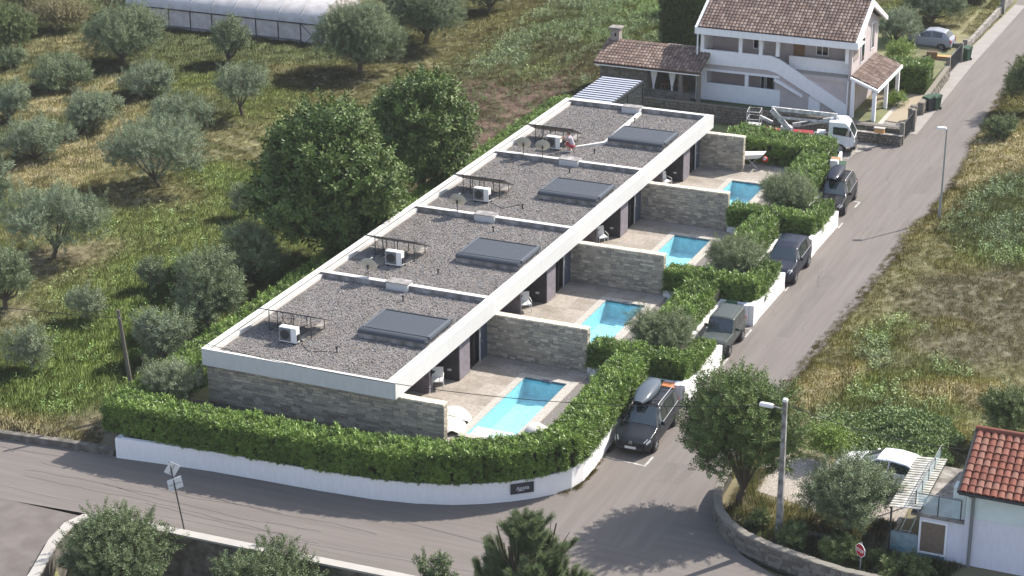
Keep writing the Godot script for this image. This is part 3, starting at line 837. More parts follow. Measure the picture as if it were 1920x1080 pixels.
func make_villas() -> void:
	var L := 44.65
	var t := thing("villa_row", "long flat-roofed row of four villas with gravel roof and white fascia", "building", p(5.0, 0, 22.0))
	var b := B.new()
	b.uv(0.08, 7.6, -0.6, 2.26, 0.42, L - 0.1)
	part(t, "wall", b, M.anthracite)
	b = B.new()
	b.uv(0.06, 9.94, 2.262, 2.70, 0.06, L - 0.06)
	part(t, "roof_slab", b, M.membrane)
	b = B.new()
	b.uv(0.30, 9.60, 2.705, 2.752, 0.1, L - 0.3)
	part(t, "roof_gravel", b, M.roof_gravel)
	# fascia panels: long street side in sheets, near end, garden side
	var v := 0.0
	while v < L - 0.1:
		var v2 := minf(v + 5.58, L)
		b = B.new(); b.uv(9.945, 10.0, 2.24, 3.02, v + (0.0 if v == 0.0 else 0.006), v2 - 0.006 if v2 < L else L)
		part(t, "fascia_panel", b, M.fascia)
		v = v2
	var u := 0.0
	while u < 9.9:
		var u2 := minf(u + 3.33, 9.943)
		b = B.new(); b.uv(u, u2 - 0.004, 2.22, 3.02, 0.0, 0.055)
		part(t, "fascia_panel", b, M.fascia)
		u = u2
	b = B.new(); b.uv(0.0, 0.055, 2.22, 3.02, 0.057, L - 0.003); part(t, "fascia_panel", b, M.fascia)
	b = B.new(); b.uv(0.057, 9.943, 2.22, 3.02, L - 0.055, L); part(t, "fascia_panel", b, M.fascia)
	# copings
	b = B.new(); b.uv(-0.01, 0.34, 3.022, 3.05, 0.16, L - 0.2); part(t, "coping", b, M.fascia_top)
	b = B.new(); b.uv(0.06, 0.48, 2.72, 2.93, 0.16, L - 0.3); part(t, "upstand", b, M.fascia_top)
	b = B.new(); b.uv(9.72, 10.01, 3.022, 3.05, -0.01, L + 0.01); part(t, "coping", b, M.fascia_top)
	b = B.new(); b.uv(9.52, 9.71, 2.72, 3.035, 0.17, L - 0.3); part(t, "coping", b, M.fascia_top)
	b = B.new(); b.uv(9.712, 9.718, 3.0, 3.037, 0.17, L - 0.3); part(t, "seam", b, M.seam)
	b = B.new(); b.uv(-0.01, 9.715, 3.022, 3.05, -0.012, 0.15); part(t, "coping", b, M.fascia_top)
	b = B.new(); b.uv(0.35, 9.5, 2.74, 2.92, 0.06, 0.145); part(t, "upstand", b, M.seam)
	b = B.new(); b.uv(0.345, 9.715, 2.72, 3.022, L - 0.3, L - 0.06); part(t, "parapet", b, M.membrane)
	b = B.new(); b.uv(-0.01, 9.715, 3.024, 3.052, L - 0.32, L + 0.01); part(t, "coping", b, M.fascia_top)
	for k in range(1, 4):
		var v0 := [0.0, 11.0, 21.93, 32.72][k] as float
		b = B.new(); b.uv(0.35, 9.515, 2.72, 3.02, v0 - 0.13, v0 + 0.13); part(t, "parapet", b, M.membrane)
		b = B.new(); b.uv(0.345, 9.515, 3.022, 3.045, v0 - 0.15, v0 + 0.15); part(t, "coping", b, M.fascia_top)
	# squat vent boxes straddling the dividing parapets
	for k in 4:
		var v0 := [11.0, 21.93, 32.72, 44.2][k] as float
		var u0 := [4.12, 3.95, 4.5, 4.1][k] as float
		b = B.new(); b.rbox(p(u0, 2.74, v0 + 0.3), p(u0 + 1.2, 3.13, v0 - 0.34), 0.03)
		var vb := part(t, "vent_box", b, M.fascia)
		b = B.new(); b.uv(u0 - 0.02, u0 + 1.22, 3.132, 3.16, v0 - 0.36, v0 + 0.32)
		part(vb, "lid", b, M.membrane)
	for k in 4:
		var base := BAY * k
		# skylight with closed roller shutter
		b = B.new(); b.uv(5.74, 9.24, 2.74, 3.0, base + 4.62, base + 7.35)
		var sk := part(t, "skylight", b, M.membrane)
		b = B.new(); b.uv(5.74, 9.32, 3.003, 3.06, base + 4.6, base + 7.4); part(sk, "frame", b, M.shutter_box)
		# roller box along the near edge, rounded
		b = B.new()
		var arc := []
		for a in 9:
			var an := PI * a / 8.0
			arc.append(p(5.74, 3.03 + sin(an) * 0.19, base + 4.78 - cos(an) * 0.26))
		b.prism(arc, Vector3(3.5, 0, 0))
		part(sk, "roller_box", b, M.shutter_box)
		for s in 30:
			b = B.new()
			var a0 := base + 5.06 + s * 0.074
			b.hexa([p(5.86, 3.12, a0), p(9.12, 3.12, a0), p(9.12, 3.12, a0 + 0.07), p(5.86, 3.12, a0 + 0.07), p(5.86, 3.165, a0 + 0.012), p(9.12, 3.165, a0 + 0.012), p(9.12, 3.165, a0 + 0.058), p(5.86, 3.165, a0 + 0.058)])
			part(sk, "slat", b, M.shutter)
		b = B.new(); b.uv(5.74, 5.85, 3.062, 3.2, base + 5.0, base + 7.34); part(sk, "guide_rail", b, M.shutter)
		b = B.new(); b.uv(9.13, 9.30, 3.062, 3.2, base + 5.0, base + 7.34); part(sk, "guide_rail", b, M.shutter)
		b = B.new(); b.uv(5.74, 9.30, 3.062, 3.19, base + 7.32, base + 7.4); part(sk, "end_rail", b, M.dark_metal)
		# small black vent pipes
		for q in [[5.66, 2.62], [5.66, 9.5]]:
			b = B.new()
			b.tube([p(q[0], 2.74, base + q[1]), p(q[0], 3.0, base + q[1])], [0.035], 8)
			b.tube([p(q[0], 3.0, base + q[1]), p(q[0], 3.06, base + q[1])], [0.07], 8)
			part(t, "vent_pipe", b, M.plastic_black)
		# duct strip between the outdoor unit and the panels
		b = B.new(); b.uv(3.3, 3.62, 2.74, 2.84, base + 3.1, base + 5.7); part(t, "duct", b, M.concrete)
		# street facade of one villa
		b = B.new(); b.uv(7.602, 9.6, -0.1, 2.255, base + 7.45, base + 8.72); var vol := part(t, "bathroom_block", b, M.anthracite)
		b = B.new(); b.uv(9.603, 9.625, 0.02, 1.95, base + 7.5, base + 8.68); part(vol, "cladding_panel", b, M.grey_panel)
		for q in [[9.1, 1.75], [9.12, 0.55]]:
			b = B.new(); b.uv(q[0] - 0.09, q[0] + 0.09, q[1] - 0.045, q[1] + 0.045, base + 7.36, base + 7.447); part(vol, "wall_lamp", b, M.white_plastic)
		b = B.new(); b.uv(7.602, 9.3, -0.1, 2.255, base + 8.73, base + BAY + 0.35); part(t, "bedroom_block", b, M.anthracite)
		for q in [[8.76, 9.36], [9.40, 10.02]]:
			b = B.new()
			b.uv(9.303, 9.50, 0.02, 2.25, base + q[0], base + q[0] + 0.07); b.uv(9.303, 9.50, 0.02, 2.25, base + q[1] - 0.07, base + q[1])
			b.uv(9.303, 9.50, 0.02, 0.09, base + q[0] + 0.072, base + q[1] - 0.072); b.uv(9.303, 9.50, 2.18, 2.25, base + q[0] + 0.072, base + q[1] - 0.072)
			var w := part(t, "window", b, M.black_frame)
			b = B.new(); b.uv(9.38, 9.4, 0.092, 2.178, base + q[0] + 0.072, base + q[1] - 0.072); part(w, "pane", b, M.glass)
		b = B.new(); b.uv(9.303, 9.56, -0.02, 2.25, base + 10.035, base + 10.06); part(t, "reveal", b, M.white_plastic)
		b = B.new(); b.uv(9.303, 9.54, -0.02, 2.25, base + 10.065, base + BAY + 0.33)
		var pan := part(t, "side_door", b, M.slate_panel)
		b = B.new(); b.uv(9.541, 9.60, 0.98, 1.10, base + 10.2, base + 10.24); part(pan, "handle", b, M.steel)
		# recessed loggia: fin wall and sliding door
		b = B.new(); b.uv(7.603, 8.9, -0.1, 2.25, base + 5.62, base + 5.8); part(t, "fin_wall", b, M.grey_panel)
		for q in [[0.9, 2.4], [2.45, 3.95], [4.0, 5.5]]:
			b = B.new()
			b.uv(7.603, 7.70, 0.0, 2.2, base + q[0], base + q[0] + 0.08); b.uv(7.603, 7.70, 0.0, 2.2, base + q[1] - 0.08, base + q[1])
			b.uv(7.603, 7.70, 0.0, 0.08, base + q[0] + 0.082, base + q[1] - 0.082); b.uv(7.603, 7.70, 2.12, 2.2, base + q[0] + 0.082, base + q[1] - 0.082)
			var w := part(t, "sliding_door", b, M.black_frame)
			b = B.new(); b.uv(7.64, 7.66, 0.082, 2.118, base + q[0] + 0.082, base + q[1] - 0.082); part(w, "pane", b, M.glass)
	# grey steps of conduit on the far roof
	b = B.new()
	b.hexa([p(5.2, 2.74, 43.9), p(5.45, 2.74, 43.9), p(5.66, 2.74, 37.4), p(5.41, 2.74, 37.4), p(5.2, 2.88, 43.9), p(5.45, 2.88, 43.9), p(5.66, 2.88, 37.4), p(5.41, 2.88, 37.4)])
	part(t, "duct", b, M.fascia_top)
	b = B.new()
	b.hexa([p(4.2, 2.74, 35.75), p(4.2, 2.74, 35.95), p(5.41, 2.74, 37.45), p(5.64, 2.74, 37.38), p(4.2, 2.86, 35.75), p(4.2, 2.86, 35.95), p(5.41, 2.86, 37.45), p(5.64, 2.86, 37.38)])
	part(t, "duct", b, M.fascia_top)
	for q in [[[3.6, 2.9], [4.4, 2.2], [5.2, 2.5], [5.6, 2.62]], [[3.0, 11.2], [2.2, 12.1], [2.4, 13.2], [2.6, 13.6]], [[3.6, 24.6], [4.6, 24.0], [5.2, 24.9], [5.7, 24.4]], [[2.2, 32.9], [2.7, 33.6], [2.5, 34.5], [2.8, 34.9]]]:
		b = B.new()
		var line := []
		for k in q: line.append(p(k[0], 2.775, k[1]))
		b.tube(line, [0.016], 5)
		part(t, "cable", b, M.plastic_black)
	# loose pebbles that give the gravel its speckle
	var mm := MultiMesh.new()
	mm.transform_format = MultiMesh.TRANSFORM_3D
	mm.use_colors = true
	mm.mesh = rough_block(0.12, 31)
	mm.mesh.surface_set_material(0, M.pebble)
	rng.seed = 5
	var spots := []
	for k in 42000:
		var q := Vector2(rnd(0.6, 9.4), rnd(0.35, L - 0.5))
		var r := fmod(q.y, BAY)
		if q.x > 5.6 and q.x < 9.4 and r > 4.5 and r < 7.5: continue
		spots.append(q)
	mm.instance_count = spots.size()
	for i in spots.size():
		var s := rnd(0.026, 0.05)
		mm.set_instance_transform(i, Transform3D(Basis.from_euler(Vector3(rnd(0, TAU), rnd(0, TAU), rnd(0, TAU))).scaled(Vector3(s, s * 0.7, s)), p(spots[i].x, 2.765, spots[i].y) - t.position))
		var g := rnd(0.19, 0.33)
		mm.set_instance_color(i, Color(g * 1.03, g, g * 0.98))
	var mi := MultiMeshInstance3D.new()
	mi.multimesh = mm
	put(mi, "pebbles", t)
	tag(mi, "", "", "", "stuff")
	# stone walls: the near gable wall, the three between the terraces, the short last one
	garden_wall("longest stone wall, under the near end fascia and behind the front hedge", 0.0, 12.2, 0.34, 0.88, 41, 0.125, 0.58)
	garden_wall("stone wall dividing the nearest terrace from the second terrace", 9.3, 14.85, 10.9, 0.0, 42, 0.122, 0.5)
	garden_wall("stone wall dividing the second terrace from the third terrace", 9.3, 14.85, 21.85, 0.0, 43, 0.122, 0.5)
	garden_wall("stone wall dividing the third terrace from the farthest terrace", 9.3, 14.85, 32.75, 0.0, 44, 0.122, 0.5)
	garden_wall("short stone wall ending the farthest terrace beside the parked truck", 9.3, 12.4, 43.4, 0.0, 45, 0.122, 0.5)

func make_terraces() -> void:
	var spots := [[0.35, 10.9], [11.3, 21.85], [22.3, 32.75], [33.2, 45.0]]
	for k in 4:
		var base := BAY * k + (0.0 if k < 3 else -0.25)
		var v0: float = spots[k][0]
		var v1: float = spots[k][1]
		var b := B.new()
		b.uv(7.6, 12.0, -0.6, -0.035, v0, v1)
		b.uv(12.001, 15.1, -0.6, -0.035, base + 9.55, v1)
		var t := part(self, "terrace", b, M.bedding)
		tag(t, ["nearest", "second", "third", "farthest"][k] + " pale paved terrace beside its blue pool", "terrace", "", "structure")
		rng.seed = 60 + k
		var unit := B.new()
		unit.rbox(Vector3(-0.5, -0.5, -0.5), Vector3(0.5, 0.5, 0.5), 0.012)
		var um := [unit.mesh(M.paving), unit.mesh(M.paving_warm)]
		var lay := func(a0: float, a1: float, c0: float, c1: float) -> void:
			var nu := maxi(1, roundi((a1 - a0) / 1.15))
			var nv := maxi(1, roundi((c1 - c0) / 0.62))
			var du := (a1 - a0) / nu
			var dv := (c1 - c0) / nv
			for j in nv:
				for i in nu:
					var x := Transform3D(Basis.from_scale(Vector3(du - 0.007, 0.04, dv - 0.007)), p(a0 + (i + 0.5) * du, -0.02 + rnd(-0.002, 0.002), c0 + (j + 0.5) * dv) - at_of(t))
					piece(t, "slab", um[0 if rng.randf() < 0.6 else 1], x)
		lay.call(8.6, 12.0, v0 + 0.05, v1)
		lay.call(12.0, 15.1, base + 9.56, v1)
		if k == 3:
			b = B.new(); b.uv(12.4, 17.2, -0.6, -0.006, base + 10.1, 46.0)
			struct("gravel_yard", b, M.garden_gravel, "grey gravel yard shaded by the hedge at the row's far end", "gravel")
		# pool: basin, water, coping, skimmer
		var pv0 := base + 2.3
		var pv1 := base + 9.15
		var pool := thing("swimming_pool", "blue rectangular pool of the " + ["nearest terrace, its pale entry step in full view", "second terrace, by the second parking bay", "third terrace, half hidden by its hedge", "farthest terrace, its near end behind a stone wall"][k], "swimming pool", p(13.4, 0, pv0), 0.0, "pools on the terraces")
		b = B.new()
		b.quad(p(12.35, -0.95, pv0), p(14.5, -0.95, pv0), p(14.5, -0.95, pv1), p(12.35, -0.95, pv1), Vector3.UP)
		for q in [[12.35, pv0, 14.5, pv0], [14.5, pv0, 14.5, pv1], [14.5, pv1, 12.35, pv1], [12.35, pv1, 12.35, pv0]]:
			b.quad_c(p(q[0], -0.95, q[1]), p(q[2], -0.95, q[3]), p(q[2], -0.01, q[3]), p(q[0], -0.01, q[1]), p(q[0], 0, q[1]) * 2.0 - p(13.4, 0, (pv0 + pv1) * 0.5))
		part(pool, "basin", b, M.pool_liner)
		b = B.new()
		b.uv(12.352, 14.498, -0.95, -0.18, pv0 + 0.002, pv0 + 1.25)
		b.uv(12.352, 14.498, -0.95, -0.50, pv0 + 1.252, pv0 + 1.6)
		part(pool, "entry_step", b, M.pool_step)
		b = B.new()
		b.quad(p(12.351, -0.09, pv0 + 0.001), p(14.499, -0.09, pv0 + 0.001), p(14.499, -0.09, pv1 - 0.001), p(12.351, -0.09, pv1 - 0.001), Vector3.UP)
		part(pool, "water", b, M.water)
		var cm: ArrayMesh = unit.mesh(M.coping)
		for s in 8:
			var l := (pv1 - pv0 + 0.7) / 8.0
			for q in [12.165, 14.745]:
				piece(pool, "coping_stone", cm, Transform3D(Basis.from_scale(Vector3(0.37 if q < 13.0 else 0.49, 0.06, l - 0.008)), p(q, 0.0, pv0 - 0.35 + (s + 0.5) * l) - pool.position))
		for s in 2:
			for q in [pv0 - 0.175, pv1 + 0.175]:
				piece(pool, "coping_stone", cm, Transform3D(Basis.from_scale(Vector3(1.067, 0.06, 0.35)), p(12.89 + s * 1.075, 0.0, q) - pool.position))
		b = B.new(); b.uv(12.36, 14.49, -0.085, -0.03, pv1 - 0.02, pv1 - 0.003); part(pool, "tile_line", b, M.slate_panel)
		b = B.new(); b.uv(13.25, 13.75, -0.04, 0.045, pv1 - 0.16, pv1 + 0.03); part(pool, "skimmer", b, M.slate_panel)
		# gravel strip between pool and hedge
		b = B.new(); b.uv(15.0, 17.0, -0.6, -0.02, base + 1.6, base + 10.4)
		struct("gravel_strip", b, M.garden_gravel, "grey gravel strip between the hedge and the " + ["nearest", "second", "third", "farthest"][k] + " pool", "gravel")
	# cream beanbag loungers at the nearest pool
	var lab := ["large cream beanbag lounger against the end of the long stone wall", "cream beanbag lounger next to the pool edge, the smaller one"]
	var where := [[11.15, 3.7, 0.85], [11.45, 2.6, 0.5]]
	for k in 2:
		var t := thing("beanbag_lounger", lab[k], "beanbag", p(where[k][0], 0, where[k][1]), where[k][2], "cream beanbags beside the nearest pool")
		var rows := []
		for i in 15:
			var s := i / 14.0
			var row := []
			var w := 0.72 * pow(sin(PI * clampf(s * 0.94 + 0.03, 0.0, 1.0)), 0.4)
			var h := 0.20 + 0.10 * smoothstep(0.4, 0.9, s) * (1.0 - smoothstep(0.9, 1.0, s)) + 0.05 * sin(s * 11.0 + k)
			for q in 15:
				var an := PI * q / 14.0
				row.append(Vector3(-cos(an) * w, pow(sin(an), 0.7) * h * (1.0 + 0.10 * sin(q * 1.1 + i * 0.6)), (0.5 - s) * 1.75))
			rows.append(row)
		var b := B.new()
		b.loft(rows, Vector3(0, -0.4, 0))
		part(t, "cushion", b, M.cream_seat, true)
		b = B.new()
		b.tube([rows[13][2] + Vector3(0, 0.02, 0), rows[13][7] + Vector3(0, 0.03, 0), rows[13][12] + Vector3(0, 0.02, 0)], [0.03], 6)
		part(t, "seam_piping", b, M.coping, true)
	# curved woven sunbed on the gravel near the hedge corner
	var sb := thing("sun_shell", "curved white sunshade shell on the gravel by the hedge corner", "lounger", p(15.75, 0, 3.0), -0.5)
	var rows := []
	for i in 9:
		var row := []
		for a in 11:
			var an := PI * a / 10.0
			row.append(Vector3((i / 8.0 - 0.5) * 1.15, 0.12 + sin(an) * 0.55, -cos(an) * 0.62))
		rows.append(row)
	var b := B.new()
	b.loft(rows, Vector3(0, -0.5, 0))
	part(sb, "shell", b, M.cream_seat, true)
	b = B.new()
	b.rbox(Vector3(-0.56, 0.0, -0.55), Vector3(0.56, 0.16, 0.55), 0.04)
	part(sb, "seat_base", b, M.dark_metal, true)
	# chairs under the overhang
	var cl := ["white garden armchair under the overhang of the nearest villa", "white garden armchair under the overhang of the second villa", "white garden armchair under the overhang of the third villa", "white garden armchair under the overhang of the farthest villa"]
	var cv := [6.35, 16.95, 27.9, 38.6]
	var first: Node3D = null
	for k in 4:
		var at := p(9.0, 0.0, cv[k])
		if first:
			copy(first, "garden_chair", at, 0.4 + k * 0.2, cl[k])
			continue
		first = thing("garden_chair", cl[k], "chair", at, 0.4, "white chairs under the overhang")
		b = B.new(); b.rbox(Vector3(-0.27, 0.40, -0.26), Vector3(0.27, 0.46, 0.27), 0.02); part(first, "seat", b, M.white_plastic, true)
		b = B.new(); b.obox(Transform3D(Basis(Vector3.RIGHT, -0.2), Vector3(0, 0.7, -0.31)), Vector3(0.52, 0.5, 0.03)); part(first, "backrest", b, M.white_plastic, true)
		for s in [-0.27, 0.27]:
			b = B.new(); b.tube([Vector3(s, 0.62, 0.26), Vector3(s, 0.64, 0.0), Vector3(s, 0.66, -0.3)], [0.02], 6); part(first, "armrest", b, M.white_plastic, true)
			for z in [-0.24, 0.25]:
				b = B.new(); b.tube([Vector3(s, 0.0, z), Vector3(s, 0.63 if z > 0 else 0.42, z)], [0.018], 6); part(first, "leg", b, M.white_plastic, true)
	var tf: Node3D = null
	for k in 4:
		var lab2: String = "dark dining table in the shaded loggia of the " + ["nearest", "second", "third", "farthest"][k] + " villa"
		var at2 := p(8.35, 0, BAY * k + 6.55)
		if tf:
			copy(tf, "dining_table", at2, 0.0, lab2)
			continue
		tf = thing("dining_table", lab2, "table", at2, 0.0, "tables in the loggias")
		b = B.new(); b.rbox(Vector3(-0.42, 0.71, -0.62), Vector3(0.42, 0.75, 0.62), 0.01); part(tf, "tabletop", b, M.dark_metal, true)
		for q in [[-0.36, -0.55], [0.36, -0.55], [-0.36, 0.55], [0.36, 0.55]]:
			b = B.new(); b.tube([Vector3(q[0], 0, q[1]), Vector3(q[0], 0.71, q[1])], [0.025], 6); part(tf, "leg", b, M.dark_metal, true)

func make_roof_things() -> void:
	var ord := ["nearest", "second", "third", "farthest"]
	var ac0: Node3D = null
	var pv: Node3D = null
	for k in 4:
		var base := [0.0, 10.98, 21.85, 32.3][k] as float
		var lab: String = "white air conditioning unit on the gravel roof of the %s villa" % ord[k]
		var at := p(3.08, 2.755, base + 2.78)
		if ac0:
			copy(ac0, "air_conditioner", at, 0.0, lab)
		else:
			ac0 = thing("air_conditioner", lab, "air conditioner", at, 0.0, "air conditioners on the roof")
			var b := B.new(); b.rbox(Vector3(-0.46, 0.09, -0.18), Vector3(0.46, 0.82, 0.18), 0.025); part(ac0, "casing", b, M.white_plastic, true)
			b = B.new()
			for s in 17: b.box(Vector3(-0.42, 0.16 + s * 0.036, 0.185), Vector3(0.16, 0.176 + s * 0.036, 0.2))
			b.box(Vector3(-0.43, 0.14, 0.1815), Vector3(0.17, 0.79, 0.1845))
			part(ac0, "fan_grille", b, M.grille, true)
			b = B.new(); b.lathe([Vector2(0.0, 0.02), Vector2(0.24, 0.02), Vector2(0.24, 0.0)], 20, Transform3D(Basis(Vector3.RIGHT, PI / 2), Vector3(-0.13, 0.47, 0.19))); part(ac0, "fan", b, M.dark_metal, true)
			b = B.new(); b.box(Vector3(0.465, 0.2, -0.05), Vector3(0.53, 0.5, 0.12)); part(ac0, "pipe_cover", b, M.plastic_black, true)
			for s in [-0.34, 0.34]:
				b = B.new(); b.box(Vector3(s - 0.05, 0.0, -0.2), Vector3(s + 0.05, 0.088, 0.2)); part(ac0, "foot", b, M.plastic_black, true)
		# solar panels: high edge towards the viewer, facing the sun
		lab = "pair of tilted dark solar panels behind the air conditioner of the %s villa" % ord[k]
		at = p(2.45, 2.755, base + 3.55)
		if pv:
			copy(pv, "solar_panel", at, 0.0, lab)
		else:
			pv = thing("solar_panel", lab, "solar panels", at, 0.0, "solar panels on the roof")
			for s in [-0.79, 0.79]:
				var b := B.new()
				var x := Transform3D(Basis(Vector3.RIGHT, deg_to_rad(-25.5)).inverse(), Vector3(s, 0.77, -0.75))
				x.basis = Basis(Vector3.RIGHT, deg_to_rad(25.5)).inverse()
				b.obox(x, Vector3(1.55, 0.04, 1.66))
				var pan := part(pv, "panel", b, M.dark_metal, true)
				b = B.new()
				b.obox(x * Transform3D(Basis.IDENTITY, Vector3(0, 0.024, 0)), Vector3(1.49, 0.006, 1.6))
				part(pan, "cells", b, M.glass, true)
			for s in [-0.95, -0.5, 0.35, 1.3]:
				var b := B.new()
				b.tube([Vector3(s, 0.0, -0.12), Vector3(s, 1.06, -0.12)], [0.022], 6)
				b.tube([Vector3(s, 0.0, -1.4), Vector3(s, 0.43, -1.4)], [0.022], 6)
				b.tube([Vector3(s, 0.05, -0.12), Vector3(s, 0.05, -1.4)], [0.02], 6)
				part(pv, "stand", b, M.dark_metal, true)
	var dl := ["round satellite dish on the first parapet, nearest to the viewer", "round satellite dish on the second parapet of the gravel roof", "left of the two satellite dishes on the third parapet", "right of the two satellite dishes on the third parapet, near the crouching person"]
	var dp := [[2.97, 11.0], [2.89, 21.75], [2.15, 32.6], [3.4, 32.55]]
	var d0: Node3D = null
	for k in 4:
		var at := p(dp[k][0], 3.045, dp[k][1])
		if d0:
			copy(d0, "satellite_dish", at, 0.12 * k, dl[k])
			continue
		d0 = thing("satellite_dish", dl[k], "satellite dish", at, 0.0, "satellite dishes on the parapets")
		var b := B.new(); b.tube([Vector3(0, 0, 0), Vector3(0, 0.62, 0)], [0.022], 8); part(d0, "mast", b, M.dark_metal, true)
		b = B.new()
		var x := Transform3D(Basis(Vector3.RIGHT, deg_to_rad(-62.0)), Vector3(0, 0.62, -0.06))
		var prof := []
		for i in 7: prof.append(Vector2(0.44 * i / 6.0, 0.13 * pow(i / 6.0, 2.0)))
		b.lathe(prof, 26, x)
		var pr2 := []
		for i in 7: pr2.append(Vector2(0.44 * (6 - i) / 6.0, 0.012 + 0.13 * pow((6 - i) / 6.0, 2.0)))
		b.lathe(pr2, 26, x)
		part(d0, "reflector", b, M.dish, true)
		b = B.new(); b.obox(Transform3D(Basis.IDENTITY, Vector3(0, 0.6, 0.03)), Vector3(0.09, 0.2, 0.06)); part(d0, "bracket", b, M.dark_metal, true)
		b = B.new()
		b.tube([x * Vector3(0, 0.0, 0.42), x * Vector3(0, 0.45, 0.12)], [0.012], 6)
		b.tube([x * Vector3(0, 0.42, 0.12), x * Vector3(0, 0.52, 0.06)], [0.035], 8)
		part(d0, "feed_arm", b, M.steel, true)

func wall_run(b: B, line: Array, thick: float, y0: float, y1: float) -> void:
	# an upright wall along a polyline of [u, v]; the thickness goes to the left of the direction of travel
	var off := []
	for i in line.size():
		var a := Vector2(line[maxi(i - 1, 0)][0], line[maxi(i - 1, 0)][1])
		var c := Vector2(line[mini(i + 1, line.size() - 1)][0], line[mini(i + 1, line.size() - 1)][1])
		var t := (c - a).normalized()
		off.append(Vector2(line[i][0] - t.y * thick, line[i][1] + t.x * thick))
	for i in line.size() - 1:
		var a: Array = line[i]
		var c: Array = line[i + 1]
		b.quad_c(p(a[0], y0, a[1]), p(c[0], y0, c[1]), p(c[0], y1, c[1]), p(a[0], y1, a[1]), p(off[i].x, (y0 + y1) * 0.5, off[i].y))
		b.quad_c(p(off[i].x, y0, off[i].y), p(off[i + 1].x, y0, off[i + 1].y), p(off[i + 1].x, y1, off[i + 1].y), p(off[i].x, y1, off[i].y), p(a[0], (y0 + y1) * 0.5, a[1]))
		b.quad(p(a[0], y1, a[1]), p(c[0], y1, c[1]), p(off[i + 1].x, y1, off[i + 1].y), p(off[i].x, y1, off[i].y), Vector3.UP)
	for i in [0, line.size() - 1]:
		var a: Array = line[i]
		var o: Array = line[1 if i == 0 else i - 1]
		b.quad(p(a[0], y0, a[1]), p(off[i].x, y0, off[i].y), p(off[i].x, y1, off[i].y), p(a[0], y1, a[1]), p(a[0], 0, a[1]) - p(o[0], 0, o[1]))

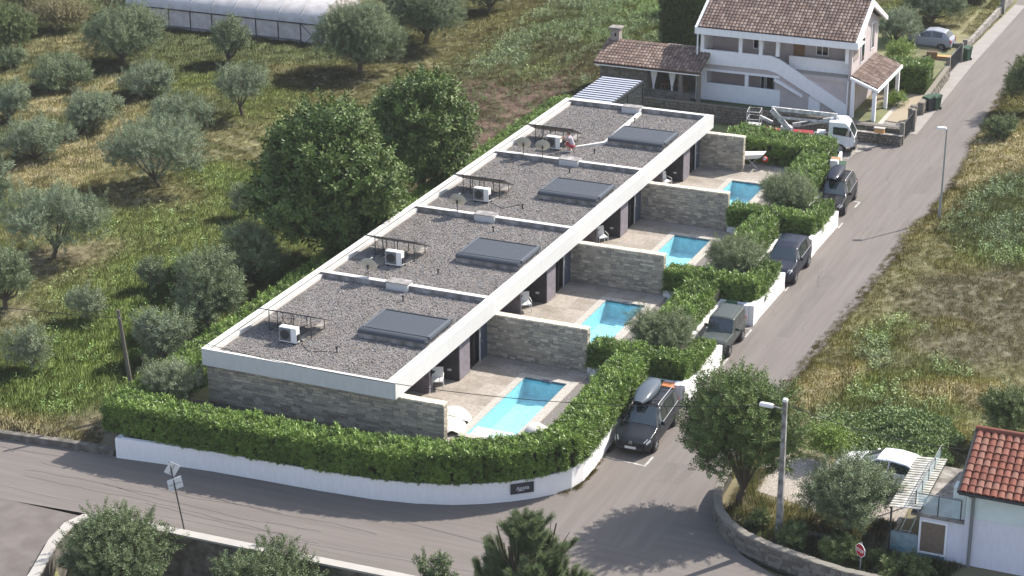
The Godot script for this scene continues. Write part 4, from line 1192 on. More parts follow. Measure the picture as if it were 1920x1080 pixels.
func make_white_walls() -> void:
	var b := B.new()
	var line := FRONT_WALL.duplicate()
	wall_run(b, line, 0.22, -0.8, 0.42)
	var t: Node3D = part(self, "boundary_wall", b, M.white_wall)
	tag(t, "long low white wall curving round the front hedge to the first parking bay", "wall")
	b = B.new()
	wall_run(b, [[-1.55, -5.08], [-1.62, -3.4]], -0.22, -0.8, 0.42)
	part(t, "return_wall", b, M.white_wall)
	# soil behind the walls
	b = B.new()
	var poly := PackedVector2Array()
	for q in FRONT_WALL: poly.append(Vector2(q[0] - 0.1 if q[1] > 0.0 else q[0], q[1] + (0.12 if q[1] < 0.0 else 0.0)))
	poly.append_array([Vector2(16.9, 10.6), Vector2(16.9, 1.5), Vector2(12.3, 1.5), Vector2(12.3, 0.33), Vector2(-1.5, 0.33)])
	b.sheet(poly, 0.18)
	struct("planting_bed", b, M.mortar_dark, "dark soil bed under the front hedge", "soil")
	var ord := ["first", "second", "third"]
	for k in 3:
		var v := 10.45 + BAY * k
		t = thing("boundary_wall", "low white wall round the hedge block after the %s parking bay" % ord[k], "wall", p(18.2, 0, v), 0.0, "white walls round the hedge blocks")
		b = B.new(); wall_run(b, [[18.15, v], [19.55, v + 0.02]], 0.2, -0.8, 0.42); part(t, "bay_end_wall", b, M.white_wall)
		b = B.new(); b.uv(19.56, 19.86, -0.8, 0.52, v - 0.42, v + 0.1); part(t, "meter_box", b, M.house_white)
		b = B.new(); b.uv(19.88, 20.14, -0.8, 0.56, v - 0.42, v + 0.3); part(t, "pier", b, M.white_wall)
		b = B.new(); wall_run(b, [[20.1, v + 0.31], [20.14, v + 5.25]], 0.2, -0.8, 0.40); part(t, "street_wall", b, M.white_wall)
		b = B.new(); wall_run(b, [[20.13, v + 5.255], [18.4, v + 5.3]], 0.2, -0.8, 0.38); part(t, "near_end_wall", b, M.white_wall)
		b = B.new(); wall_run(b, [[18.4, v + 5.55], [18.25, v + BAY - 0.02]], 0.2, -0.8, 0.40); part(t, "inner_wall", b, M.white_wall)
		b = B.new(); b.uv(18.04, 18.14, -0.55, 1.05, v - 0.9, v - 0.05); part(t, "gate", b, M.anthracite)
		b = B.new(); wall_run(b, [[14.9, v + 0.35], [17.0, v + 0.37]], 0.15, -0.4, 0.32); part(t, "terrace_wall", b, M.white_wall)
		b = B.new(); b.sheet(PackedVector2Array([Vector2(14.9, v + 0.5), Vector2(18.0, v + 0.2), Vector2(19.95, v + 0.2), Vector2(19.95, v + 5.1), Vector2(18.2, v + 5.1), Vector2(18.1, v + BAY), Vector2(16.9, v + BAY), Vector2(16.9, v + 2.5), Vector2(14.9, v + 2.2)]), 0.15)
		part(t, "soil", b, M.mortar_dark)
	# last pier after the fourth bay
	t = thing("boundary_wall", "slim white pier with letter slot by the farthest parking bay", "wall", p(17.9, 0, 43.2))
	b = B.new(); wall_run(b, [[18.2, 40.4], [17.95, 43.4]], 0.2, -0.8, 0.42); part(t, "inner_wall", b, M.white_wall)
	b = B.new(); b.uv(17.35, 17.85, -0.8, 0.72, 45.6, 45.85); part(t, "pier", b, M.white_wall)
	b = B.new(); b.uv(17.2, 17.55, -0.6, 0.65, 44.9, 45.0); part(t, "gate", b, M.anthracite)
	b = B.new(); wall_run(b, [[17.7, 46.0], [17.2, 49.2]], 0.16, -0.8, 0.2); part(t, "side_wall", b, M.white_wall)
	# name plaque on the curve
	t = thing("name_plaque", "black name plaque with white script lettering on the curved wall", "sign", p(16.85, 0.05, -1.72))
	var dir := (Vector2(17.3, -1.3) - Vector2(16.5, -1.98)).normalized()
	t.rotation.y = atan2(dir.y, dir.x)
	b = B.new(); b.box(Vector3(-0.52, -0.24, 0.0), Vector3(0.52, 0.24, 0.05)); part(t, "plate", b, M.plaque, true)
	var tm := TextMesh.new()
	var sf := SystemFont.new()
	sf.font_names = PackedStringArray(["Droid Serif"])
	sf.font_italic = true
	tm.font = sf
	tm.text = "Agata"
	tm.font_size = 22
	tm.pixel_size = 0.01
	tm.depth = 0.006
	tm.material = M.sign_white
	var tx := piece(t, "lettering", tm, Transform3D(Basis.from_scale(Vector3(1.0, 0.95, 1.0)), Vector3(0.02, 0.02, 0.056)))
	b = B.new(); b.box(Vector3(-0.22, -0.115, 0.051), Vector3(0.1, -0.103, 0.057)); part(t, "flourish", b, M.sign_white, true)
func leaf_quad(b: B, at: Vector3, along: Vector3, side: Vector3, l: float, w: float, tone: float) -> void:
	# a folded leaf of four faces
	var up := along.cross(side).normalized()
	b.col = Color(tone, tone, tone)
	var tip := at + along * l
	var m := at + along * l * 0.45
	var a := m + side * w * 0.5 + up * w * 0.18
	var d := m - side * w * 0.5 + up * w * 0.18
	b.tri(at, a, tip); b.tri(at, tip, d)
	b.col = Color.WHITE

func make_spray(n: int, length: float, leaf_l: float, leaf_w: float, droop: float, m: Material, seed_: int, lo := 0.7, hi := 1.25) -> ArrayMesh:
	# a twig along +y with leaves standing off it
	rng.seed = seed_
	var b := B.new()
	for i in n:
		var s := (i + 0.5) / n
		var a := i * 2.4 + rnd(-0.4, 0.4)
		var o := Vector3(cos(a), 0, sin(a))
		var along := (o * rnd(0.6, 1.0) + Vector3.UP * rnd(0.25, 0.9) - Vector3.UP * droop * rnd(0.0, 1.0)).normalized()
		var side := along.cross(Vector3(rnd(-0.4, 0.4), 1, rnd(-0.4, 0.4))).normalized()
		leaf_quad(b, Vector3(0, (s - 0.3) * length, 0) + o * length * 0.06, along, side, leaf_l * rnd(0.75, 1.2), leaf_w * rnd(0.8, 1.2), rnd(lo, hi))
	b.tube([Vector3(0, -0.4 * length, 0), Vector3(0.02, 0.6 * length, 0.01)], [0.006, 0.003], 3, false)
	return b.mesh(m)

func make_tuft(n: int, h: float, w: float, spread: float, head: float, seed_: int) -> ArrayMesh:
	rng.seed = seed_
	var b := B.new()
	for i in n:
		var a := rnd(0, TAU)
		var o := Vector3(cos(a), 0, sin(a))
		var side := Vector3(-sin(a), 0, cos(a)) * w
		var base := o * rnd(0.0, 0.13) + Vector3(rnd(-0.09, 0.09), 0, rnd(-0.09, 0.09))
		var hh := h * rnd(0.55, 1.1)
		var m := base + Vector3.UP * hh * 0.6 + o * spread * 0.3
		var tip := base + Vector3.UP * hh + o * spread * rnd(0.5, 1.2)
		var t := rnd(0.75, 1.25)
		b.col = Color(t, t, t)
		# blades are lit like the sward they belong to
		var up := Vector3(o.x * 0.35, 1.0, o.z * 0.35).normalized()
		b.tri_n(base - side, base + side, m + side * 0.7, up, up, up)
		b.tri_n(base - side, m + side * 0.7, m - side * 0.7, up, up, up)
		b.tri_n(m - side * 0.7, m + side * 0.7, tip, up, up, up)
		if head > 0.0:
			b.tri_n(tip - side * head, tip + side * head, tip + Vector3.UP * 0.10, up, up, up)
			b.tri_n(tip - side * head, tip + Vector3.DOWN * 0.08, tip + side * head, up, up, up)
	b.col = Color.WHITE
	return b.mesh(M.blade)

func make_sprays() -> void:
	spray.olive = make_spray(20, 0.46, 0.115, 0.034, 0.3, M.leaf, 1, 0.55, 1.6)
	spray.broad = make_spray(12, 0.46, 0.25, 0.125, 0.8, M.leaf, 2, 0.65, 1.35)
	spray.laurel = make_spray(14, 0.22, 0.108, 0.046, 0.15, M.leaf_gloss, 3, 0.6, 1.4)
	spray.shrub = make_spray(18, 0.30, 0.085, 0.040, 0.2, M.leaf, 4)
	spray.plume = make_spray(34, 0.62, 0.10, 0.024, -0.4, M.leaf, 5, 0.7, 1.3)
	spray.bramble = make_spray(10, 0.26, 0.14, 0.11, 0.4, M.leaf, 6)
	spray.turf = make_tuft(18, 1.0, 0.009, 0.20, 0.0, 7)
	spray.straw = make_tuft(16, 1.0, 0.006, 0.26, 1.6, 8)
	spray.weed = make_spray(9, 0.5, 0.16, 0.07, 0.0, M.leaf, 9)

func scatter(parent: Node, called: String, mesh: Mesh, xs: Array, cs: Array) -> MultiMeshInstance3D:
	var mm := MultiMesh.new()
	mm.transform_format = MultiMesh.TRANSFORM_3D
	mm.use_colors = true
	mm.mesh = mesh
	mm.instance_count = xs.size()
	for i in xs.size():
		mm.set_instance_transform(i, xs[i])
		mm.set_instance_color(i, cs[i])
	var o := MultiMeshInstance3D.new()
	o.multimesh = mm
	put(o, called, parent)
	return o

func aim(dir: Vector3, size: float, at: Vector3) -> Transform3D:
	# +y along dir, any turn about it
	var y := dir.normalized()
	var x := y.cross(Vector3(rnd(-1, 1), rnd(-1, 1), rnd(-1, 1))).normalized()
	if x == Vector3.ZERO: x = Vector3.RIGHT
	return Transform3D(Basis(x, y, x.cross(y)) * size, at)

func any_dir() -> Vector3:
	var z := rnd(-1, 1)
	var a := rnd(0, TAU)
	var r := sqrt(1.0 - z * z)
	return Vector3(r * cos(a), z, r * sin(a))

# kind: [spray, size, colour a, colour b, bark, sprays per square metre of lobe, lobe share, trunk radius]
const KINDS := {
	"olive": ["olive", 1.05, Color(0.128, 0.169, 0.092), Color(0.220, 0.271, 0.166), "bark", 20.0, 0.19, 0.16],
	"olive_open": ["olive", 1.0, Color(0.128, 0.169, 0.092), Color(0.220, 0.271, 0.166), "bark", 15.0, 0.17, 0.15],
	"olive_block": ["olive", 0.8, Color(0.105, 0.140, 0.060), Color(0.185, 0.225, 0.110), "bark", 40.0, 0.22, 0.10],
	"olive_dark": ["olive", 1.05, Color(0.099, 0.138, 0.063), Color(0.181, 0.227, 0.117), "bark", 25.0, 0.21, 0.18],
	"walnut": ["broad", 1.15, Color(0.063, 0.113, 0.026), Color(0.132, 0.191, 0.047), "bark", 11.0, 0.15, 0.22],
	"corner": ["shrub", 1.5, Color(0.082, 0.128, 0.034), Color(0.145, 0.206, 0.061), "bark", 15.0, 0.15, 0.115],
	"bush": ["shrub", 1.2, Color(0.087, 0.120, 0.036), Color(0.141, 0.177, 0.063), "bark", 30.0, 0.26, 0.06],
	"bright": ["weed", 0.8, Color(0.139, 0.217, 0.036), Color(0.217, 0.304, 0.060), "bark", 26.0, 0.26, 0.05],
	"grey": ["olive", 0.9, Color(0.155, 0.189, 0.103), Color(0.217, 0.255, 0.151), "bark", 26.0, 0.26, 0.06],
	"dry": ["shrub", 1.2, Color(0.186, 0.167, 0.074), Color(0.240, 0.217, 0.108), "bark", 22.0, 0.26, 0.06],
	"poplar": ["shrub", 1.25, Color(0.075, 0.105, 0.045), Color(0.140, 0.185, 0.085), "bark_pale", 20.0, 0.17, 0.10],
	"cypress": ["plume", 0.75, Color(0.070, 0.105, 0.040), Color(0.150, 0.190, 0.080), "bark", 24.0, 0.15, 0.14],
}

func tree(called: String, label: String, category: String, group: String, at: Vector3, height: float, width: float, low: float, kind: String, seed_: int, lobes := 12, depth := 0.0) -> Node3D:
	var t := thing(called, label, category, at, 0.0, group)
	grow(t, height, width, low, kind, seed_, lobes, depth)
	return t

func grow(t: Node3D, height: float, width: float, low: float, kind: String, seed_: int, lobes: int, depth: float) -> void:
	rng.seed = seed_
	var K: Array = KINDS[kind]
	var rx := width * 0.5
	var rz := (depth if depth > 0.0 else width) * 0.5
	var ry := (height - low) * 0.5
	var mid := Vector3(0, low + ry, 0)
	var centres := []
	var radii := []
	for i in lobes:
		# lobes spread over the crown by golden-angle steps, jittered
		var s := (i + 0.5) / lobes
		var y := 1.0 - 1.75 * s
		var a := i * 2.39996 + rnd(-0.5, 0.5)
		var r := sqrt(maxf(0.0, 1.0 - y * y))
		var lr: float = minf(rx, minf(rz, ry * 1.5)) * (K[6] * 2.0) * rnd(0.65, 1.4)
		var k := rnd(0.62, 1.12)
		if lobes > 8 and i > 1 and rng.randf() < 0.14: continue
		var c := Vector3(cos(a) * r * maxf(rx - lr * 0.75, 0.1), y * maxf(ry - lr * 0.7, 0.1), sin(a) * r * maxf(rz - lr * 0.75, 0.1)) * k
		centres.append(mid + c); radii.append(lr)
	centres.append(mid + Vector3(0, -0.1 * ry, 0)); radii.append(minf(rx, ry) * 0.55)
	var xs := []
	var cs := []
	var plumed: bool = K[0] == "plume"
	if plumed:
		# upright leafy rods that lean out of the middle
		for i in centres.size():
			# a rough cone: tips thin out towards the top
			var up := pow(rng.randf(), 1.35)
			var turn := rnd(0, TAU)
			var out := rx * pow(1.0 - up, 0.75) * sqrt(rnd(0.12, 1.0))
			var c := Vector3(cos(turn) * out, lerpf(low, height - 0.5, up), sin(turn) * out)
			var d: Vector3 = (Vector3(cos(turn), 0, sin(turn)) * rnd(0.25, 0.75) + Vector3.UP * rnd(0.6, 1.0)).normalized()
			var l := rnd(0.5, 0.9)
			var tone := rng.randf()
			for k in int(K[5] * 5.0):
				var s := rng.randf()
				var q: Vector3 = c + d * l * (s - 0.35) * 1.5 + any_dir() * (0.05 + 0.36 * (1.0 - s)) * rng.randf()
				xs.append(aim(d * 1.2 + any_dir() * 0.55, K[1] * rnd(0.55, 1.0), q))
				cs.append(K[2].lerp(K[3], clampf(tone * 0.6 + rng.randf() * 0.4, 0, 1)) * rnd(0.8, 1.2))
	for i in (0 if plumed else centres.size()):
		var r: float = radii[i]
		var n := int(K[5] * r * r * 5.0 + 10)
		var tone := rnd(0.0, 1.0)
		var flat := rnd(0.6, 0.85)
		for k in n:
			var d := any_dir()
			if d.y < -0.3 and rng.randf() < 0.5: d.y = -d.y
			var s := r * (pow(rng.randf(), 0.45) * 0.95 + 0.1)
			var q: Vector3 = centres[i] + Vector3(d.x * s, d.y * s * flat, d.z * s)
			if q.y < 0.06: q.y = rnd(0.06, 0.3)
			xs.append(aim(d * 0.9 + Vector3.UP * 0.45 + any_dir() * 0.55, K[1] * rnd(0.75, 1.25), q))
			var w := clampf(tone * 0.5 + rng.randf() * 0.5, 0, 1)
			cs.append(K[2].lerp(K[3], w) * rnd(0.85, 1.12))
		# a few twigs leave the lobe
		for k in int(3 + r * 3):
			var d := (any_dir() + Vector3.UP * 0.6).normalized()
			for e in 3:
				xs.append(aim(d + any_dir() * 0.3, K[1] * rnd(0.7, 1.0), centres[i] + d * r * (1.02 + e * 0.14)))
				cs.append(K[2].lerp(K[3], rng.randf()))
	var b := B.new()
	var tr: float = K[7] * clampf(height / 4.5, 0.5, 1.6)
	var fork := Vector3(rnd(-0.15, 0.15), maxf(low * 0.55, height * 0.12), rnd(-0.15, 0.15))
	b.tube([Vector3(0, -0.25, 0), Vector3(rnd(-0.05, 0.05), fork.y * 0.5, 0), fork], [tr * 1.25, tr, tr * 0.9], 8)
	for i in mini(centres.size(), 7 if kind == "olive_open" else 12):
		var c: Vector3 = centres[i]
		var m := fork.lerp(c, 0.5) + Vector3(rnd(-0.2, 0.2), -0.12 * height * rnd(0.2, 0.7), rnd(-0.2, 0.2))
		b.tube([fork, m, c], [tr * 0.55, tr * 0.33, tr * 0.12], 6, false)
		for k in 2:
			var e: Vector3 = c + any_dir() * radii[i] * 0.8
			b.tube([m.lerp(c, 0.5), e], [tr * 0.16, tr * 0.05], 4, false)
	part(t, "trunk", b, M[K[4]], true)
	tag(scatter(t, "crown", spray[K[0]], xs, cs), "", "", "", "stuff")

func hedge(label: String, group: String, line: Array, width: float, y0: float, y1: float, seed_: int, dense := 95.0, tone := 1.0, size := 1.0) -> Node3D:
	# a clipped hedge along a polyline of [u, v]; leaves stand on its top and sides
	rng.seed = seed_
	var t := thing("hedge", label, "hedge", p(line[0][0], y0, line[0][1]), 0.0, group)
	var xs := []
	var cs := []
	var core := B.new()
	var ca := Color(0.085, 0.150, 0.026)
	var cb := Color(0.175, 0.270, 0.050)
	for i in line.size() - 1:
		var a := Vector2(line[i][0], line[i][1])
		var c := Vector2(line[i + 1][0], line[i + 1][1])
		var d := (c - a).normalized()
		var s := Vector2(-d.y, d.x)
		var l := a.distance_to(c)
		var e0 := 0.28 if i == 0 else 0.0
		var e1 := 0.28 if i == line.size() - 2 else 0.0
		var hw := width * 0.5 - 0.16
		var q := []
		for y in [y0 - 0.05, y1 - 0.2]:
			for k in [[e0, -hw], [l - e1, -hw], [l - e1, hw], [e0, hw]]:
				var w: Vector2 = a + d * k[0] + s * k[1]
				q.append(p(w.x, y, w.y))
		core.hexa(q)
		var h := y1 - y0
		var areas := [l * width, l * h, l * h, (width * h if i == 0 else 0.0), (width * h if i == line.size() - 2 else 0.0)]
		for f in 5:
			var n := int(areas[f] * dense)
			for k in n:
				var along := rnd(0, l)
				var across := rnd(-0.5, 0.5) * width
				var y := rnd(y0, y1)
				var o := Vector3.UP
				match f:
					0: y = y1
					1:
						across = -0.5 * width
						o = Vector3(-s.x, 0.15, s.y)
					2:
						across = 0.5 * width
						o = Vector3(s.x, 0.15, -s.y)
					3:
						along = 0.0
						o = Vector3(-d.x, 0.15, d.y)
					4:
						along = l
						o = Vector3(d.x, 0.15, -d.y)
				# rounded shoulders and an uneven face
				var g := 0.09 * wob.get_noise_3d((a.x + along * d.x) * 22.0, y * 22.0, (a.y + along * d.y) * 22.0 + across * 20.0)
				var edge: float = maxf(absf(across) / (width * 0.5), (y - y0) / h if f > 0 else 0.0)
				if edge > 0.86 and f == 0: y -= (edge - 0.86) * 0.7
				if f > 0 and (y - y0) / h > 0.85: across *= 1.0 - ((y - y0) / h - 0.85) * 0.6
				var w: Vector2 = a + d * along + s * across
				var at := p(w.x, y, w.y) + o * (g - 0.06 + rnd(-0.10, 0.03)) - t.position
				xs.append(aim(o * 1.1 + Vector3.UP * 0.5 + any_dir() * 0.7, size * rnd(0.75, 1.2), at))
				var m := clampf(0.5 + 1.1 * wob.get_noise_3d(w.x * 9.0, y * 9.0, w.y * 9.0) + rnd(-0.45, 0.45), 0.0, 1.0)
				cs.append(ca.lerp(cb, m) * tone)
				if f == 0 and rng.randf() < 0.06:
					# shoots that outgrew the last clipping
					xs.append(aim(Vector3.UP + any_dir() * 0.2, size * rnd(1.0, 1.5), at + Vector3.UP * rnd(0.08, 0.2)))
					cs.append(cb * rnd(1.0, 1.25) * tone)
	part(t, "stems", core, M.stem)
	tag(scatter(t, "foliage", spray.laurel, xs, cs), "", "", "", "stuff")
	return t

func make_hedges() -> void:
	var front := []
	for q in FRONT_WALL:
		if q[1] < 10.5: front.append(q)
	# the hedge line lies inside the wall; wider along the road, slimmer along the bay
	var line := [[-2.45, -3.75], [-0.6, -3.95]]
	for i in range(2, front.size() - 1):
		var a := Vector2(front[i - 1][0], front[i - 1][1])
		var c := Vector2(front[i + 1][0], front[i + 1][1])
		var d := (c - a).normalized()
		line.append([front[i][0] - d.y * 0.72, front[i][1] + d.x * 0.72])
	line.append([17.55, 9.7])
	hedge("long clipped laurel hedge curving above the white wall from road to parking bay", "", line, 1.62, 0.46, 1.80, 11, 105.0)
	line = []
	var k := -3.4
	while k < 53.0:
		line.append([-2.3 + 0.12 * wob.get_noise_1d(k * 8.0), k])
		k += 3.0
	hedge("long bright laurel hedge running behind the villas along the meadow", "", line, 1.5, -0.25, 1.35, 12, 62.0)
	var ord := ["first", "second", "third"]
	for i in 3:
		var v := 10.45 + BAY * i
		hedge("clipped laurel hedge on the white walled block after the %s parking bay" % ord[i], "laurel hedges of the blocks", [[14.9, v + 1.0], [17.6, v + 1.0], [19.95, v + 0.95]], 1.25, 0.12, 1.42, 20 + i)
		hedge("upright laurel hedge between the pool and the %s parking bay" % ["second", "third", "fourth"][i], "laurel hedges beside the bays", [[17.45, v + 5.4], [17.35, v + BAY - 0.45]], 1.55, 0.15, 1.55 if i < 2 else 1.45, 30 + i)
		hedge("low laurel shrubs spilling over the street wall of the %s hedge block" % ord[i], "low laurels on the street walls", [[19.55, v + 1.5], [19.45, v + 4.7]], 1.05, 0.12, 0.85 + 0.3 * minf(i, 1), 40 + i, 80.0)
		tree("olive_tree", "rounded grey green olive in the hedge block after the %s parking bay" % ord[i], "olive tree", "young olives in the hedge blocks", p(17.5, 0.1, v + 3.6 + 0.3 * i), 2.25 + 0.12 * i, 3.5 + 0.15 * i, 0.25, "olive_block", 50 + i, 18)
	hedge("wide bright laurel hedge between the farthest terrace and the truck", "", [[10.4, 47.3], [13.6, 46.9], [17.0, 46.7]], 3.0, -0.6, 1.4, 60, 80.0)
	hedge("small laurel hedge beside the last white pier", "", [[16.75, 40.3], [16.6, 44.6]], 1.5, 0.05, 1.4, 61)
	hedge("tall dark green conifer hedge behind the tiled shed", "", [[-2.6, 70.6], [1.6, 70.0]], 1.6, -0.3, 4.3, 62, 45.0, 0.5)
	hedge("dense garden hedge between the porch and the street wall", "", [[15.6, 67.3], [18.6, 67.6]], 2.8, -0.4, 1.5, 63, 65.0, 0.85)

func make_trees() -> void:
	var T := [
		# name, label, base u, v, height, width, low, kind, lobes
		["olive_tree", "spreading silver olive with an open forked trunk in the mown meadow", -19.9, 27.0, 4.3, 7.0, 0.75, "olive_open", 34],
		["olive_tree", "broad olive over bare straw ground at the left, its short trunk showing", -18.6, 14.3, 4.1, 6.0, 0.8, "olive_open", 30],
		["olive_tree", "big dense round olive standing before the end of the greenhouse", -20.6, 55.2, 5.3, 6.6, 0.2, "olive_dark", 22],
		["olive_tree", "big dark olive cut by the top edge, behind the mown path", -19.8, 64.6, 5.6, 7.2, 0.2, "olive_dark", 21],
		["olive_tree", "smaller dark olive at the top edge beside the green field", -19.4, 75.6, 3.4, 3.8, 0.1, "olive_dark", 13],
		["olive_tree", "upright green olive directly in front of the greenhouse film", -30.6, 53.4, 3.5, 3.1, 0.7, "olive_dark", 14],
		["olive_tree", "umbrella shaped olive on a thin forked trunk in the middle of the meadow", -23.0, 42.3, 3.7, 4.4, 1.1, "olive_open", 22],
		["olive_tree", "low hazy olive bush behind the silver olive", -25.1, 37.6, 2.3, 4.7, 0.1, "olive", 18],
		["olive_tree", "low olive bush among pale straw left of the hazy one", -30.2, 35.2, 2.7, 4.0, 0.1, "olive", 16],
		["olive_tree", "squat olive bush left of the umbrella shaped olive", -31.5, 44.0, 2.2, 4.2, 0.1, "olive", 16],
		["olive_tree", "dark squat olive bush between dry grass at the upper left", -37.7, 42.4, 2.6, 4.5, 0.1, "olive_dark", 14],
		["olive_tree", "wide ragged olive left of the greenhouse with a dark trunk", -37.7, 50.1, 4.5, 6.6, 0.7, "olive_dark", 18],
		["olive_tree", "olive bush cut by the left edge beside straw grass", -36.9, 35.0, 2.8, 3.2, 0.1, "olive", 13],
		["olive_tree", "wide loose olive bush above the left straw slope", -29.9, 28.4, 2.8, 5.0, 0.1, "olive", 18],
		["leafy_tree", "dark green leafy tree at the upper left edge", -47.8, 49.8, 4.1, 4.2, 0.1, "bush", 12],
		["olive_tree", "small olive bush at the left edge under the dark leafy tree", -44.6, 45.8, 1.8, 2.2, 0.1, "olive_dark", 9],
		["dry_shrub", "brownish dry shrub at the top left behind the ragged olive", -48.0, 56.5, 2.9, 4.8, 0.1, "dry", 11],
		["dry_shrub", "brownish dry shrub at the top left corner near the greenhouse", -45.9, 63.0, 2.6, 4.2, 0.1, "dry", 11],
		["dry_shrub", "brownish dry shrub at the very top left corner", -53.5, 61.0, 2.8, 4.6, 0.1, "dry", 10],
		["olive_tree", "thin olive bush at the left edge above the broad olive", -27.0, 20.8, 2.9, 2.2, 0.1, "olive", 12],
		["olive_tree", "green olive bush cut by the left edge below the broad olive", -16.6, 7.1, 3.4, 2.9, 0.1, "olive_dark", 13],
		["grey_shrub", "loose grey green shrub near the left edge above the wire", -10.4, 0.6, 2.5, 2.4, 0.1, "grey", 9],
		["grey_shrub", "pale grey shrub in lush grass left of the wooden pole", -11.6, 7.4, 1.8, 2.1, 0.1, "grey", 9],
		["grey_shrub", "small leaning grey shrub in the bright grass behind the pole", -10.8, 12.2, 1.8, 1.6, 0.1, "olive_dark", 9],
		["olive_tree", "dense grey olive leaning on the hedge by the villa corner", -4.9, 8.6, 4.3, 4.1, 0.1, "olive_dark", 20],
		["olive_tree", "shaded olive between the dense grey one and the walnut", -6.2, 14.9, 3.7, 3.4, 0.1, "olive_dark", 16],
		["grey_shrub", "feathery grey green shrub right of the wooden pole", -4.9, 4.1, 3.0, 2.8, 0.1, "olive", 15],
		["grey_shrub", "thin pale shrub in the meadow left of the walnut", -12.2, 24.2, 2.4, 1.7, 0.1, "grey", 7],
		["walnut_tree", "largest dark green broadleaf tree, beside the middle of the villa roof", -3.9, 19.6, 8.8, 8.4, 0.3, "walnut", 60],
		["walnut_tree", "second large dark green broadleaf tree, farther along the hedge", -3.8, 31.0, 8.1, 6.6, 0.2, "walnut", 46],
		["round_shrub", "round grey green shrub behind the front hedge at the wall corner", -1.35, -0.7, 2.35, 2.7, 0.1, "grey", 11],
		["corner_tree", "dark olive green tree on the stone walled corner over its street shadow", 25.7, 1.1, 6.1, 5.1, 0.95, "corner", 52],
		["olive_tree", "round olive beside the light gravel drive and the striped canopy", 30.6, 0.6, 3.15, 4.0, 0.5, "olive_dark", 21],
		["olive_tree", "dark round bush at the right edge above the red roof", 34.8, 11.6, 3.0, 2.7, 0.1, "bush", 10],
		["leafy_tree", "dark leafy tree at the upper right edge casting shade on the street", 26.0, 64.8, 4.4, 3.2, 0.2, "bush", 11],
		["bright_shrub", "bright green broadleaf shrub left of the white car", 28.0, 6.7, 1.9, 2.2, 0.1, "bright", 10],
		["olive_tree", "pale olive beside the gable of the big house", 13.4, 79.0, 2.8, 3.9, 0.1, "olive", 16],
		["olive_tree", "dark olive behind the small silver car", 14.6, 86.5, 4.0, 5.6, 0.2, "olive_dark", 17],
		["leafy_tree", "green tree at the top edge beyond the lawn", 15.6, 95.0, 3.2, 5.4, 0.1, "bush", 11],
		["leafy_tree", "grey green tree at the top edge behind the conifer hedge", -4.2, 80.6, 3.2, 4.2, 0.1, "olive", 15],
		["bright_shrub", "small yellow green shrub between the porch and the silver car", 14.9, 74.3, 1.5, 2.2, 0.1, "bright", 8],
		["bright_shrub", "small bright shrub under the thin garden stem by the street wall", 17.4, 62.6, 0.9, 1.5, 0.1, "bright", 7],
		["leafy_tree", "dark bush at the lower right edge of the far street", 25.7, 57.5, 1.6, 2.2, 0.0, "bush", 8],
		["poplar_tree", "feathery green tree with pale forked stems in the lower left corner", 3.75, -13.0, 3.9, 4.4, 0.4, "poplar", 36],
		["poplar_tree", "feathery green tree below the road wall, right of the pale stemmed one", 10.0, -12.3, 3.1, 5.4, 0.6, "poplar", 34],
		["cypress_bush", "bushy conifer with many upright tips at the bottom centre", 21.66, -12.3, 7.3, 7.0, 1.8, "cypress", 210],
		["thin_sapling", "thin sapling with a bare upright tip at the bottom edge", 17.49, -11.6, 4.6, 1.5, 2.4, "poplar", 8],
		["low_shrub", "dark shrub at the foot of the concrete lamp pole", 28.8, -1.6, 0.9, 1.2, 0.0, "bush", 7],
		["low_shrub", "dark shrub on the stone wall behind the stop sign", 30.9, -1.9, 0.9, 1.5, 0.0, "bush", 8],
		["low_shrub", "dark low shrubs in front of the teal door", 33.4, -2.1, 0.6, 2.4, 0.0, "bush", 9],
		["low_shrub", "sparse shrub between the corner tree and the lamp pole", 27.1, -0.6, 0.8, 0.7, 0.0, "bush", 5],
	]
	for i in T.size():
		var q: Array = T[i]
		var y := -0.25
		if q[3] < -10.0: y = -2.5
		elif q[2] > 25.2 and q[3] < 7.0: y = -0.3
		elif q[0] == "round_shrub": y = 0.1
		elif q[2] > 12.0: y = -0.45
		tree(q[0], q[1], q[0].replace("_", " "), "", p(q[2], y, q[3]), q[4], q[5], q[6], q[7], 300 + i, q[8])

